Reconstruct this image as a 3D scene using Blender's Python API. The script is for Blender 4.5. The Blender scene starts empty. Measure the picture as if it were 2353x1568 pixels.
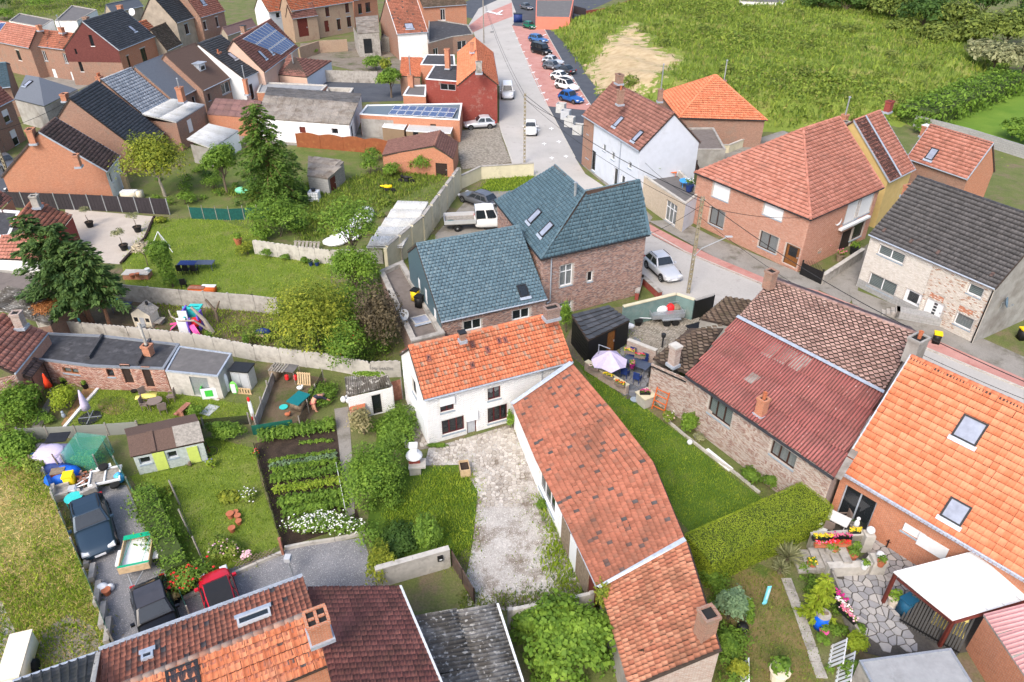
import bpy,math,random
import numpy as np
from mathutils import Vector,Matrix
from mathutils.geometry import tessellate_polygon
random.seed(7)
RNG=np.random.default_rng(7)
SC=bpy.context.scene
COL=SC.collection
# ------------------------------------------------------------------ camera, sky, sun, exposure
CAM_H,PITCH,FPX=30.0,math.radians(33.4),1646.0
cam=bpy.data.cameras.new('camera')
camo=bpy.data.objects.new('camera',cam)
COL.objects.link(camo)
cam.sensor_width=36.0
cam.lens=36.0*FPX/2353.0
cam.clip_start,cam.clip_end=0.5,2500
camo.location=(0,0,CAM_H)
camo.rotation_euler=(math.pi/2-PITCH,0,0)
SC.camera=camo
SUN_EL,SUN_AZ=math.radians(46),math.radians(-155)
world=bpy.data.worlds.new('World')
SC.world=world
world.use_nodes=True
wn=world.node_tree.nodes
sky=wn.new('ShaderNodeTexSky')
sky.sky_type='NISHITA'
sky.sun_disc=False
sky.sun_elevation=SUN_EL
sky.sun_rotation=SUN_AZ
sky.air_density=1.0
sky.dust_density=4.0
sky.ozone_density=1.0
wn['Background'].inputs['Strength'].default_value=0.15
world.node_tree.links.new(sky.outputs[0],wn['Background'].inputs['Color'])
sun=bpy.data.lights.new('sun','SUN')
sun.energy=0.95
sun.angle=math.radians(18)
sun.color=(1.0,0.95,0.88)
suno=bpy.data.objects.new('sun',sun)
COL.objects.link(suno)
sd=Vector((math.sin(SUN_AZ)*math.cos(SUN_EL),math.cos(SUN_AZ)*math.cos(SUN_EL),math.sin(SUN_EL)))
suno.rotation_euler=sd.to_track_quat('Z','Y').to_euler()
suno.location=(0,0,80)
SC.view_settings.view_transform='Standard'
SC.view_settings.look='None'
SC.view_settings.exposure=1.02
SC.view_settings.gamma=1.0
SC.view_settings.use_curve_mapping=False
SC.cycles.max_bounces=6
SC.cycles.transparent_max_bounces=12
# ------------------------------------------------------------------ photograph pixel (2353 x 1568) -> place
SP,CP=math.sin(PITCH),math.cos(PITCH)
def ray(x,y):
 v=y-784.0
 return Vector((x-1176.5,FPX*CP-v*SP,-(FPX*SP+v*CP)))
def P(x,y,z=0.0):
 d=ray(x,y)
 t=(CAM_H-z)/-d.z
 return Vector((d.x*t,d.y*t,z))
def zat(y,gy):
 v=y-784.0
 return CAM_H-gy*(FPX*SP+v*CP)/(FPX*CP-v*SP)
def on_plane(x,y,o,n):
 d=ray(x,y);c=Vector((0,0,CAM_H))
 return c+d*((o-c).dot(n)/d.dot(n))
def proj(p):
 q=p-Vector((0,0,CAM_H))
 zc=q.y*CP-q.z*SP
 yc=q.y*SP+q.z*CP
 return(1176.5+FPX*q.x/zc,784-FPX*yc/zc)
 # ------------------------------------------------------------------ objects
WL={}
def link(o,parent=None):
 COL.objects.link(o)
 if parent is not None:
  o.parent=parent
  if parent.name in WL:WL[o.name]=WL[parent.name]
 return o
def tag(o,label=None,cat=None,group=None,kind=None):
 if label:o['label']=label
 if cat:o['category']=cat
 if group:o['group']=group
 if kind:o['kind']=kind
 return o
def thing(name,label,cat,loc=(0,0,0),rz=0.0,group=None,world=False,scale=1.0):
 o=bpy.data.objects.new(name,None)
 o.empty_display_size=0.2
 o.location=loc;o.rotation_euler=(0,0,rz);o.scale=(scale,)*3
 link(o)
 if world:WL[o.name]=Vector(loc)
 return tag(o,label,cat,group)
def npmesh(name,V,F,smooth=False):
 me=bpy.data.meshes.new(name)
 V=np.asarray(V,dtype=np.float32);F=np.asarray(F,dtype=np.int32)
 me.vertices.add(len(V));me.vertices.foreach_set('co',V.ravel())
 k=F.shape[1]
 me.loops.add(F.size);me.loops.foreach_set('vertex_index',F.ravel())
 me.polygons.add(len(F));me.polygons.foreach_set('loop_start',np.arange(len(F),dtype=np.int32)*k)
 if smooth:me.polygons.foreach_set('use_smooth',np.ones(len(F),dtype=bool))
 me.update(calc_edges=True)
 return me
def npobj(name,V,F,mat,parent=None,smooth=False):
 if parent is not None and parent.name in WL:V=np.asarray(V)-np.array(WL[parent.name])
 me=npmesh(name,V,F,smooth)
 me.materials.append(mat)
 return link(bpy.data.objects.new(name,me),parent)
class MB:
 """collects faces; build() links them as one mesh object with metre UVs"""
 def __init__(s):s.v=[];s.f=[]
 def add(s,vs,fs,T=None):
  b=len(s.v)
  for p in vs:
   p=Vector(p)
   s.v.append(T@p if T is not None else p)
  s.f+=[tuple(i+b for i in f)for f in fs]
  return s
 def box(s,c,d,rz=0.0,T=None):
  x,y,z=d[0]/2,d[1]/2,d[2]/2
  R=Matrix.Translation(Vector(c))@Matrix.Rotation(rz,4,'Z')
  if T is not None:R=T@R
  return s.add([(-x,-y,-z),(x,-y,-z),(x,y,-z),(-x,y,-z),(-x,-y,z),(x,-y,z),(x,y,z),(-x,y,z)],
  [(3,2,1,0),(4,5,6,7),(0,1,5,4),(1,2,6,5),(2,3,7,6),(3,0,4,7)],R)
 def bbox(s,c,d,b=.03,rz=0.0,T=None):
  x,y,z=d[0]/2,d[1]/2,d[2]/2
  R=Matrix.Translation(Vector(c))@Matrix.Rotation(rz,4,'Z')
  if T is not None:R=T@R
  vs=[(-x,-y,-z),(x,-y,-z),(x,y,-z),(-x,y,-z),(-x,-y,z-b),(x,-y,z-b),(x,y,z-b),(-x,y,z-b),
  (-x+b,-y+b,z),(x-b,-y+b,z),(x-b,y-b,z),(-x+b,y-b,z)]
  fs=[(3,2,1,0),(8,9,10,11)]
  for i in range(4):
   j=(i+1)%4
   fs+=[(i,j,j+4,i+4),(i+4,j+4,j+8,i+8)]
  return s.add(vs,fs,R)
 def quad(s,a,b,c,d):return s.add([a,b,c,d],[(0,1,2,3)])
 def poly(s,pts):return s.add(pts,[tuple(range(len(pts)))])
 def prism(s,pts,z0,z1,T=None):
  n=len(pts)
  vs=[(p[0],p[1],z0)for p in pts]+[(p[0],p[1],z1)for p in pts]
  fs=[(i,(i+1)%n,(i+1)%n+n,i+n)for i in range(n)]
  if n<=4:fs+=[tuple(range(n-1,-1,-1)),tuple(range(n,2*n))]
  else:
   t=tessellate_polygon([[Vector((p[0],p[1],0))for p in pts]])
   fs+=[tuple(i+n for i in x)for x in t]
  return s.add(vs,fs,T)
 def tube(s,pts,r,n=6,cap=True):
  pts=[Vector(p)for p in pts]
  rs=r if isinstance(r,(list,tuple))else[r]*len(pts)
  b=len(s.v);prev=None
  for i,p in enumerate(pts):
   d=(pts[min(i+1,len(pts)-1)]-pts[max(i-1,0)])
   if d.length<1e-9:d=Vector((0,0,1))
   d.normalize()
   a=prev if prev is not None else(Vector((1,0,0))if abs(d.x)<.8 else Vector((0,1,0)))
   a=(a-d*a.dot(d)).normalized();prev=a
   c=d.cross(a)
   for k in range(n):
    t=2*math.pi*k/n
    s.v.append(p+(a*math.cos(t)+c*math.sin(t))*rs[i])
  for i in range(len(pts)-1):
   for k in range(n):
    k2=(k+1)%n
    s.f.append((b+i*n+k,b+i*n+k2,b+(i+1)*n+k2,b+(i+1)*n+k))
  if cap:
   s.f.append(tuple(b+k for k in range(n-1,-1,-1)))
   s.f.append(tuple(b+(len(pts)-1)*n+k for k in range(n)))
  return s
 def lathe(s,prof,c=(0,0,0),n=12,T=None,cap=True):
  vs=[];m=len(prof)
  for r,z in prof:
   for k in range(n):
    t=2*math.pi*k/n
    vs.append((c[0]+r*math.cos(t),c[1]+r*math.sin(t),c[2]+z))
  fs=[(i*n+k,i*n+(k+1)%n,(i+1)*n+(k+1)%n,(i+1)*n+k)for i in range(m-1)for k in range(n)]
  if cap:fs+=[tuple(range(n-1,-1,-1)),tuple((m-1)*n+k for k in range(n))]
  return s.add(vs,fs,T)
 def ball(s,c,r,nu=10,nv=6,T=None):
  if not isinstance(r,(tuple,list)):r=(r,r,r)
  vs=[(c[0],c[1],c[2]-r[2])]
  for i in range(1,nv):
   a=math.pi*i/nv-math.pi/2
   for k in range(nu):
    t=2*math.pi*k/nu
    vs.append((c[0]+r[0]*math.cos(a)*math.cos(t),c[1]+r[1]*math.cos(a)*math.sin(t),c[2]+r[2]*math.sin(a)))
  vs.append((c[0],c[1],c[2]+r[2]))
  fs=[(0,1+(k+1)%nu,1+k)for k in range(nu)]
  for i in range(nv-2):
   for k in range(nu):
    a=1+i*nu+k;b=1+i*nu+(k+1)%nu
    fs.append((a,b,b+nu,a+nu))
  l=len(vs)-1;o=1+(nv-2)*nu
  fs+=[(o+k,o+(k+1)%nu,l)for k in range(nu)]
  return s.add(vs,fs,T)
 def build(s,name,mat,parent=None,smooth=False):
  off=WL.get(parent.name)if parent is not None else None
  me=bpy.data.meshes.new(name)
  vs=s.v if off is None else[p-off for p in s.v]
  me.from_pydata([tuple(p)for p in vs],[],s.f)
  me.update()
  uv=me.uv_layers.new(name='UVMap')
  buf=[]
  for pl in me.polygons:
   n=pl.normal
   h=math.hypot(n.x,n.y)
   if h<.35:t=Vector((1,0,0));b=Vector((0,1,0))
   else:
    t=Vector((-n.y/h,n.x/h,0));b=n.cross(t)
   for li in pl.loop_indices:
    p=s.v[me.loops[li].vertex_index]
    buf+=[p.dot(t),p.dot(b)]
  uv.data.foreach_set('uv',buf)
  if smooth:
   me.polygons.foreach_set('use_smooth',[True]*len(me.polygons))
  me.materials.append(mat)
  return link(bpy.data.objects.new(name,me),parent)
  # ------------------------------------------------------------------ materials
MATS={}
def srgb(r,g,b):
 f=lambda c:(c/255/12.92)if c/255<=.04045 else((c/255+.055)/1.055)**2.4
 return(f(r),f(g),f(b),1)
def c4(c):return c if len(c)==4 else(c[0],c[1],c[2],1)
class NT:
 def __init__(s,name):
  s.m=bpy.data.materials.new(name);s.m.use_nodes=True
  s.t=s.m.node_tree;s.n=s.t.nodes;s.l=s.t.links
  s.b=s.n['Principled BSDF'];MATS[name]=s.m
 def new(s,t,**kw):
  n=s.n.new('ShaderNode'+t)
  for k,v in kw.items():setattr(n,k,v)
  return n
 def lk(s,a,b):s.l.new(a,b)
 def coord(s,kind='Object'):return s.new('TexCoord').outputs[kind]
 def noise(s,co,scale,detail=5,rough=.6,out='Fac'):
  n=s.new('TexNoise');n.inputs['Scale'].default_value=scale
  n.inputs['Detail'].default_value=detail;n.inputs['Roughness'].default_value=rough
  if co is not None:s.lk(co,n.inputs['Vector'])
  return n.outputs[out]
 def ramp(s,fac,stops,interp='LINEAR'):
  r=s.new('ValToRGB');e=r.color_ramp;e.interpolation=interp
  while len(e.elements)<len(stops):e.elements.new(.5)
  for el,(p,c)in zip(e.elements,stops):el.position=p;el.color=c4(c)
  s.lk(fac,r.inputs['Fac'])
  return r.outputs['Color']
 def mix(s,fac,a,b,mode='MIX'):
  m=s.new('Mix',data_type='RGBA',blend_type=mode)
  for i,v in((0,fac),(6,a),(7,b)):
   if isinstance(v,(int,float)):m.inputs[i].default_value=v
   elif isinstance(v,(tuple,list)):m.inputs[i].default_value=c4(v)
   else:s.lk(v,m.inputs[i])
  return m.outputs[2]
 def math(s,op,a,b=0.0,c=0.0):
  m=s.new('Math',operation=op)
  for i,v in enumerate((a,b,c)):
   if isinstance(v,(int,float)):m.inputs[i].default_value=v
   else:s.lk(v,m.inputs[i])
  return m.outputs[0]
 def bump(s,h,dist=.02,strength=.6):
  b=s.new('Bump');b.inputs['Distance'].default_value=dist;b.inputs['Strength'].default_value=strength
  s.lk(h,b.inputs['Height']);s.lk(b.outputs[0],s.b.inputs['Normal'])
 def rnd(s):
  a=s.new('ObjectInfo').outputs['Random'];b=s.new('NewGeometry').outputs['Random Per Island']
  return s.math('FRACT',s.math('ADD',a,b))
 def fin(s,col,rough=.85,metal=0,spec=.3):
  if isinstance(col,(tuple,list)):s.b.inputs['Base Color'].default_value=c4(col)
  else:s.lk(col,s.b.inputs['Base Color'])
  if isinstance(rough,(int,float)):s.b.inputs['Roughness'].default_value=rough
  else:s.lk(rough,s.b.inputs['Roughness'])
  s.b.inputs['Metallic'].default_value=metal
  s.b.inputs['Specular IOR Level'].default_value=spec
  return s.m
def plain(name,c,var=.25,scale=3.0,rough=.8,metal=0,spec=.3,bump=0.0,bscale=20,stain=None,sscale=.8,samt=.5):
 """painted or bare stuff with uneven tone; stain = colour of blotchy dirt with its own shape"""
 if name in MATS:return MATS[name]
 n=NT(name);co=n.coord()
 f=n.noise(co,scale)
 d=tuple(x*(1-var)for x in c[:3]);l=tuple(min(1,x*(1+var))for x in c[:3])
 col=n.ramp(f,[(.3,d),(.7,l)])
 if stain:
  g=n.noise(co,sscale,8,.7)
  col=n.mix(n.ramp(g,[(1-samt-.08,(0,0,0)),(1-samt+.12,(1,1,1))]),col,stain)
 if bump:n.bump(n.noise(co,bscale,4),bump)
 return n.fin(col,rough,metal,spec)
def bricks(name,c1,c2,mortar,w=.21,h=.07,m=.012,var=.3,stain=None,samt=.45,dist=.008,c3=None):
 if name in MATS:return MATS[name]
 n=NT(name);uv=n.coord('UV');co=n.coord()
 b=n.new('TexBrick');n.lk(uv,b.inputs['Vector'])
 b.inputs['Scale'].default_value=1;b.inputs['Brick Width'].default_value=w;b.inputs['Row Height'].default_value=h
 b.inputs['Mortar Size'].default_value=m;b.inputs['Mortar Smooth'].default_value=.2;b.inputs['Bias'].default_value=0
 b.inputs['Color1'].default_value=c4(c1);b.inputs['Color2'].default_value=c4(c2);b.inputs['Mortar'].default_value=c4(mortar)
 f=n.noise(co,.7,6);g=n.noise(co,6,4)
 col=n.mix(n.ramp(f,[(.3,(0,0,0)),(.75,(1,1,1))]),b.outputs['Color'],n.mix(var,b.outputs['Color'],c3 or c2))
 col=n.mix(.35,col,n.ramp(g,[(.3,(.4,.4,.4)),(.7,(1,1,1))]),'MULTIPLY')
 if stain:
  k=n.noise(co,.9,9,.72)
  col=n.mix(n.ramp(k,[(1-samt-.06,(0,0,0)),(1-samt+.08,(1,1,1))]),col,stain)
 n.bump(n.math('SUBTRACT',1.0,b.outputs['Fac']),dist,.7)
 return n.fin(col,.9)
def tiles(name,stops,dirt=None,damt=.4,dscale=.6,spots=None,spamt=.3,spscale=9,rough=.85,spec=.3,grain=.3,valley=None):
 """roof tiles: every tile picks its own tone, over it weather blotches and lichen"""
 if name in MATS:return MATS[name]
 n=NT(name);co=n.coord('Object');geo=n.new('NewGeometry').outputs['Position']
 col=n.ramp(n.rnd(),stops)
 g=n.noise(geo,7,6)
 col=n.mix(grain,col,n.ramp(g,[(.25,(.25,.25,.25)),(.7,(1,1,1))]),'MULTIPLY')
 if dirt:
  k=n.noise(geo,dscale,7,.68)
  col=n.mix(n.ramp(k,[(1-damt-.1,(0,0,0)),(1-damt+.14,(.8,.8,.8))]),col,dirt)
 if spots:
  k=n.noise(geo,spscale,3,.5)
  col=n.mix(n.ramp(k,[(1-spamt-.02,(0,0,0)),(1-spamt+.05,(1,1,1))]),col,spots)
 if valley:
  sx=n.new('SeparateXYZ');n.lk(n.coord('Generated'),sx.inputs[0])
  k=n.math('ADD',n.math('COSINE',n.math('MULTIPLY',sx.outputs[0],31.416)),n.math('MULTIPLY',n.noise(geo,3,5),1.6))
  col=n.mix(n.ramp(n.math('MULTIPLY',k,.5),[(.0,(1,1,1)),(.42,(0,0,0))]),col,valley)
 n.bump(n.noise(geo,30,3),.01,.4)
 return n.fin(col,rough,0,spec)
def foliage(name,dark,mid,light,odd=None,trans=.3):
 if name in MATS:return MATS[name]
 dark,mid,light=[tuple(min(.9,q*k)for q,k in zip(c,(1.75,1.6,1.4)))for c in(dark,mid,light)]
 n=NT(name);geo=n.new('NewGeometry');co=geo.outputs['Position']
 r=geo.outputs['Random Per Island']
 st=[(0,dark),(.45,mid),(.9,light)]
 if odd:st.append((.93,odd))
 c=n.ramp(r,st)
 k=n.noise(co,.9,3)
 c=n.mix(.55,c,n.ramp(k,[(.3,dark),(.72,light)]))
 n.fin(c,.65,0,.25)
 tr=n.new('BsdfTranslucent');n.lk(c,tr.inputs['Color'])
 ms=n.new('MixShader');ms.inputs[0].default_value=trans
 n.lk(n.b.outputs[0],ms.inputs[1]);n.lk(tr.outputs[0],ms.inputs[2])
 n.lk(ms.outputs[0],n.n['Material Output'].inputs['Surface'])
 return n.m
def ground(name,stops,scale=.5,fine=12,fmul=.5,patch=None,pscale=.25,pamt=.4,bump=.02,bscale=25,rough=.95,specks=None,spscale=40,spamt=.3):
 if name in MATS:return MATS[name]
 n=NT(name);co=n.coord()
 col=n.ramp(n.noise(co,scale,8,.65),stops)
 if patch:
  k=n.noise(co,pscale,9,.7)
  col=n.mix(n.ramp(k,[(1-pamt-.08,(0,0,0)),(1-pamt+.08,(1,1,1))]),col,patch)
 g=n.noise(co,fine,6,.7)
 col=n.mix(fmul,col,n.ramp(g,[(.3,(.25,.25,.25)),(.68,(1.0,1.0,1.0))]),'MULTIPLY')
 if specks:
  k=n.noise(co,spscale,2,.5)
  col=n.mix(n.ramp(k,[(1-spamt-.02,(0,0,0)),(1-spamt+.03,(1,1,1))]),col,specks)
 if bump:n.bump(n.noise(co,bscale,5),bump)
 return n.fin(col,rough,0,.2)
def glass(name,c=(.03,.04,.05),clear=.5,rough=.05):
 if name in MATS:return MATS[name]
 n=NT(name);n.fin(c,rough,0,.8)
 tr=n.new('BsdfTransparent');ms=n.new('MixShader');ms.inputs[0].default_value=clear
 n.lk(n.b.outputs[0],ms.inputs[1]);n.lk(tr.outputs[0],ms.inputs[2])
 n.lk(ms.outputs[0],n.n['Material Output'].inputs['Surface'])
 return n.m
WHITE=plain('white paint',(.78,.78,.78),.06,4,.5)
LIME=plain('limewashed wall',(.80,.80,.80),.05,2,.9,bump=.012,bscale=9,stain=(.42,.40,.34),sscale=1.6,samt=.36)
GREYP=plain('light grey paint',(.45,.47,.50),.08,3,.7)
ZINC=plain('zinc flashing',(.42,.47,.54),.18,6,.42,metal=.3)
STEEL=plain('galvanised steel',(.42,.45,.48),.15,9,.45,metal=.6)
DARKM=plain('dark metal',(.02,.021,.024),.2,5,.5)
BLACK=plain('black plastic',(.012,.012,.013),.2,5,.5)
RUBBER=plain('tyre rubber',(.015,.015,.015),.25,9,.9)
WOOD=plain('weathered wood',(.22,.17,.12),.35,7,.9,bump=.01)
WOODG=plain('grey old wood',(.27,.25,.22),.35,7,.9,bump=.01)
WOODR=plain('red brown stained wood',(.12,.025,.018),.25,6,.7)
WOODD=plain('dark stained wood',(.035,.022,.018),.3,6,.8)
OAK=plain('varnished oak',(.19,.075,.02),.3,8,.5)
BROWNF=plain('brown window frame',(.05,.022,.015),.2,5,.5)
MAROON=plain('maroon window frame',(.085,.012,.014),.2,5,.5)
CONC=plain('grey concrete',(.36,.34,.31),.22,2.5,.92,bump=.01,stain=(.15,.135,.12),sscale=.9,samt=.42)
CONCL=plain('pale concrete',(.47,.45,.41),.15,2.5,.92,bump=.008,stain=(.24,.22,.19),sscale=1.1,samt=.4)
RENDER=plain('grey cement render',(.34,.33,.31),.15,1.2,.95,bump=.01,stain=(.22,.2,.18),sscale=.5,samt=.45)
PVC=plain('white plastic',(.74,.76,.78),.04,5,.4)
STONEB=plain('blue limestone sill',(.30,.36,.42),.15,6,.7)
SHUT=plain('white roller shutter',(.75,.76,.78),.04,5,.5)
GLASS=glass('window glass',(.045,.055,.065),.45)
GLASSD=glass('dark window glass',(.02,.025,.03),.25)
SKYG=plain('skylight glass',(.27,.30,.38),.2,2,.2,spec=.35)
CURT=plain('net curtain',(.62,.66,.66),.12,12,.9)
BLIND=plain('slatted blind',(.42,.52,.50),.12,20,.8)
TERRA=plain('terracotta',(.42,.14,.07),.2,8,.85)
EARTH=ground('dark soil',[(.3,(.035,.026,.02)),(.7,(.085,.06,.045))],2,14,.5,bump=.05)
INSIDE=plain('dark interior',(.02,.02,.02),.1,2,.9)
def Q(rc,x,y):
 return(int(rc[1])*588.25+x/4,int(rc[0])*392.0+y/4)
def W(rc,x0,y0,x1,y1,st):return(Q(rc,x0,y0),Q(rc,x1,y1),st)
# ------------------------------------------------------------------ roofs made of single tiles
def tmpl(kind,w,l):
 """one tile: x across, y up the slope, z out of the roof"""
 if kind=='pantile':
  pr=[(-.49,.028),(-.38,.055),(-.22,.014),(0,0),(.26,.006),(.46,.03)]
 elif kind=='rib':
  pr=[(-.485,.004),(-.42,.04),(-.30,.04),(-.24,.004),(.485,.0)]
 elif kind=='wave':
  pr=[(-.5,.03),(-.25,.0),(0,.03),(.25,.0),(.5,.03)]
 elif kind=='flat':
  pr=[(-.485,.0),(.485,.0)]
 elif kind=='sheet':
  k=24
  pr=[(-.5+i/k,.045*math.cos(i/k*2*math.pi*5))for i in range(k+1)]
 elif kind=='ribsheet':
  pr=[]
  for i in range(5):
   x=-.5+i/5
   pr+=[(x,0),(x+.13,0),(x+.145,.03),(x+.185,.03)]
  pr.append((.5,0))
 if kind in('slate','diamond'):
  if kind=='slate':
   b=[(-.47,.45),(.47,.45),(.47,-.34),(.27,-.5),(-.27,-.5),(-.47,-.34)]
   z=[0,0,.018,.022,.022,.018]
   f=[(3,2,1,0),(5,4,3,0)]
  else:
   b=[(0,-.64),(.485,0),(0,.58),(-.485,0)]
   z=[.03,.015,0,.015]
   f=[(0,1,2,3)]
  V=[(x*w,y*l,q)for(x,y),q in zip(b,z)]
  n=len(b)
  V+=[(x*w,y*l,q-.014)for(x,y),q in zip(b,z)]
  if kind=='slate':f=[(0,5,2,1),(5,4,3,2)];f+=[(2,3,3+n,2+n),(3,4,4+n,3+n),(4,5,5+n,4+n)]
  else:f+=[(0,3,3+n,0+n),(1,0,n,1+n)]
  f=[tuple(q)for q in f]
  if kind=='slate':f=[tuple(reversed(q))if i<2 else tuple(reversed(q))for i,q in enumerate(f)]
  return np.array(V),np.array(f)
 n=len(pr);lift=.062 if kind not in('sheet','ribsheet')else .012
 up=.455 if kind not in('sheet','ribsheet')else .52
 V=[(x*w,-.5*l,z+lift)for x,z in pr]+[(x*w,up*l,z)for x,z in pr]+[(x*w,-.5*l,z+lift-.014)for x,z in pr]
 f=[(i,i+1,n+i+1,n+i)for i in range(n-1)]+[(2*n+i,2*n+i+1,i+1,i)for i in range(n-1)]
 return np.array(V),np.array(f)
def nrm(v):return v/np.linalg.norm(v)
def face_tiles(q,kind,w,th,stagger=0.0,mode=None,jit=.006):
 e0,e1,r1,r0=[np.array(p)for p in q]
 le,lr=np.linalg.norm(e1-e0),np.linalg.norm(r1-r0)
 O=[];A=[]
 if mode=='bilin' or(mode is None and le>1e-6 and .7<lr/le<1.45):
  nu=max(1,round((le+lr)/2/w));ns=max(1,round((np.linalg.norm(r0-e0)+np.linalg.norm(r1-e1))/2/th))
  for j in range(ns):
   off=stagger*(j%2)
   for i in range(nu+(1 if off else 0)):
    a=(i+.5-off)/nu;b=(j+.5)/ns;hw=1.0
    if off and i==0:a,hw=.25/nu,.5
    if off and i==nu:a,hw=1-.25/nu,.5
    p=(e0*(1-a)+e1*a)*(1-b)+(r0*(1-a)+r1*a)*b
    du=((e1-e0)*(1-b)+(r1-r0)*b)/nu
    ds=((r0-e0)*(1-a)+(r1-e1)*a)/ns
    O.append(p);n=nrm(np.cross(du,ds))
    A.append([du/w*hw,ds/th,n])
 else:
  u=nrm(e1-e0);n=nrm(np.cross(u,(r1+r0)/2-e0));s=np.cross(n,u)
  pts=[((p-e0)@u,(p-e0)@s)for p in(e0,e1,r1,r0)]
  umin,umax=min(p[0]for p in pts),max(p[0]for p in pts);smax=max(p[1]for p in pts)
  nu=max(1,round((umax-umin)/w));ns=max(1,round(smax/th));du=(umax-umin)/nu;ds=smax/ns
  for j in range(ns):
   for i in range(nu+1):
    x=umin+(i+.5-stagger*(j%2))*du;y=(j+.5)*ds
    ok=True
    for k in range(4):
     a,b=pts[k],pts[(k+1)%4]
     if abs(a[0]-b[0])+abs(a[1]-b[1])<1e-6:continue
     if(b[0]-a[0])*(y-a[1])-(b[1]-a[1])*(x-a[0])<-.02:ok=False;break
    if ok:
     O.append(e0+u*x+s*y);A.append([u*du/w,s*ds/th,n])
 if not O:return np.zeros((0,3)),np.zeros((0,3,3))
 O=np.array(O);A=np.array(A)
 O=O+A[:,2]*RNG.normal(0,jit,(len(O),1))+A[:,0]*RNG.normal(0,jit,(len(O),1))
 rt=RNG.normal(0,.018,(len(O),1))
 A2=A.copy();A2[:,0]=A[:,0]+A[:,1]*rt;A2[:,1]=A[:,1]-A[:,0]*rt
 return O,A2
def place_tiles(roofo,O,A,kind,mat,w,th,indiv,pname,limit=300):
 if len(O)==0:return
 V,F=tmpl(kind,w,th)
 off=np.array(WL.get(roofo.name,(0,0,0)))
 cz=O-np.array([0,0,CAM_H]);dist=np.linalg.norm(cz,axis=1)
 face=-(cz*A[:,2]).sum(1)/dist
 depth=cz[:,1]*CP-cz[:,2]*SP
 px=1176.5+FPX*cz[:,0]/depth;py=784-FPX*(cz[:,1]*SP+cz[:,2]*CP)/depth
 vis=(face>.02)&(px>-10)&(px<2363)&(py>-10)&(py<1578)
 score=np.where(vis,face/dist**2,-1)
 order=np.argsort(-score)
 k=0
 if indiv:
  me=npmesh(pname,V,F);me.materials.append(mat)
  k=int(min(limit,(score>0).sum()))
  for i in order[:k]:
   o=bpy.data.objects.new(pname,me)
   M=Matrix.Identity(4)
   a=A[i];p=O[i]-off
   for c in range(3):
    for r in range(3):M[r][c]=a[c][r]
    M[c][3]=p[c]
   COL.objects.link(o);o.parent=roofo;o.matrix_local=M
 rest=order[k:]
 if len(rest):
  Vw=O[rest][:,None,:]+np.einsum('vc,ncd->nvd',V,A[rest])
  Fw=F[None]+(np.arange(len(rest))*len(V))[:,None,None]
  o=npobj(pname if k==0 else pname,Vw.reshape(-1,3),Fw.reshape(-1,F.shape[1]),mat,roofo)
  o['kind']='stuff'
UNDER=plain('roof underlay',(.06,.045,.038),.2,4,.95)
def Vn(p):return Vector((p[0],p[1],p[2]))
def slab(mb,q,t=.12,lift=-.02):
 q=[Vn(p)for p in q]
 if(q[2]-q[3]).length<1e-4:q=q[:3]
 n=(q[1]-q[0]).cross(q[2]-q[0]).normalized()
 m=len(q)
 mb.add([p+n*lift for p in q]+[p+n*(lift-t)for p in q],
 [tuple(range(m)),tuple(range(2*m-1,m-1,-1))]+[(i,i+m,(i+1)%m+m,(i+1)%m)for i in range(m)])
def roof(house,faces,kind,mat,w=.25,th=.33,base=None,indiv=False,pname='tile',stagger=0.0,name='roof',mode=None,limit=300):
 mb=MB()
 for q in faces:slab(mb,q,.12,-.09 if indiv else-.02)
 r=mb.build(name,UNDER if kind in('pantile','rib','flat','wave','slate','diamond')else base or mat,house)
 if kind:
  Os,As=zip(*[face_tiles(q,kind,w,th,stagger,mode)for q in faces])
  place_tiles(r,np.concatenate(Os),np.concatenate(As),kind,mat,w,th,indiv,pname,limit)
 return r
def caps(roofo,p0,p1,mat,indiv=False,step=.36,r=.11,name='ridge_tile',lift=.03):
 p0,p1=Vn(p0),Vn(p1)
 d=p1-p0;L=d.length;n=max(1,round(L/step));d.normalize()
 side=d.cross(Vector((0,0,1))).normalized();up=side.cross(d)
 off=WL.get(roofo.name,Vector())
 V=[];K=6
 for y,s in((-.5,1.0),(.56,.86)):
  for i in range(K+1):
   a=math.pi*i/K
   V.append((r*s*1.15*math.cos(a),y*L/n,r*s*math.sin(a)-.045))
 F=[(i,i+1,K+2+i,K+1+i)for i in range(K)]
 for i in range(K+1):V.append((V[i][0]*.8,V[i][1],V[i][2]*.8-.01))
 F+=[(i+1,i,2*K+2+i,2*K+3+i)for i in range(K)]
 V=np.array(V);F=np.array(F)
 A=np.array([side,d,up])
 if indiv:
  me=npmesh(name,V,F);me.materials.append(mat)
  for i in range(n):
   c=p0+d*(L*(i+.5)/n)+up*(lift+random.gauss(0,.005))-off
   M=Matrix.Identity(4)
   for q in range(3):
    for rr in range(3):M[rr][q]=A[q][rr]
    M[q][3]=c[q]
   o=bpy.data.objects.new(name,me);COL.objects.link(o);o.parent=roofo;o.matrix_local=M
 else:
  Vs=[];Fs=[]
  for i in range(n):
   c=np.array(p0+d*(L*(i+.5)/n)+up*(lift+random.gauss(0,.006)))
   Vs.append(c+V@A);Fs.append(F+i*len(V))
  npobj('ridge',np.concatenate(Vs),np.concatenate(Fs),mat,roofo)
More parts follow.
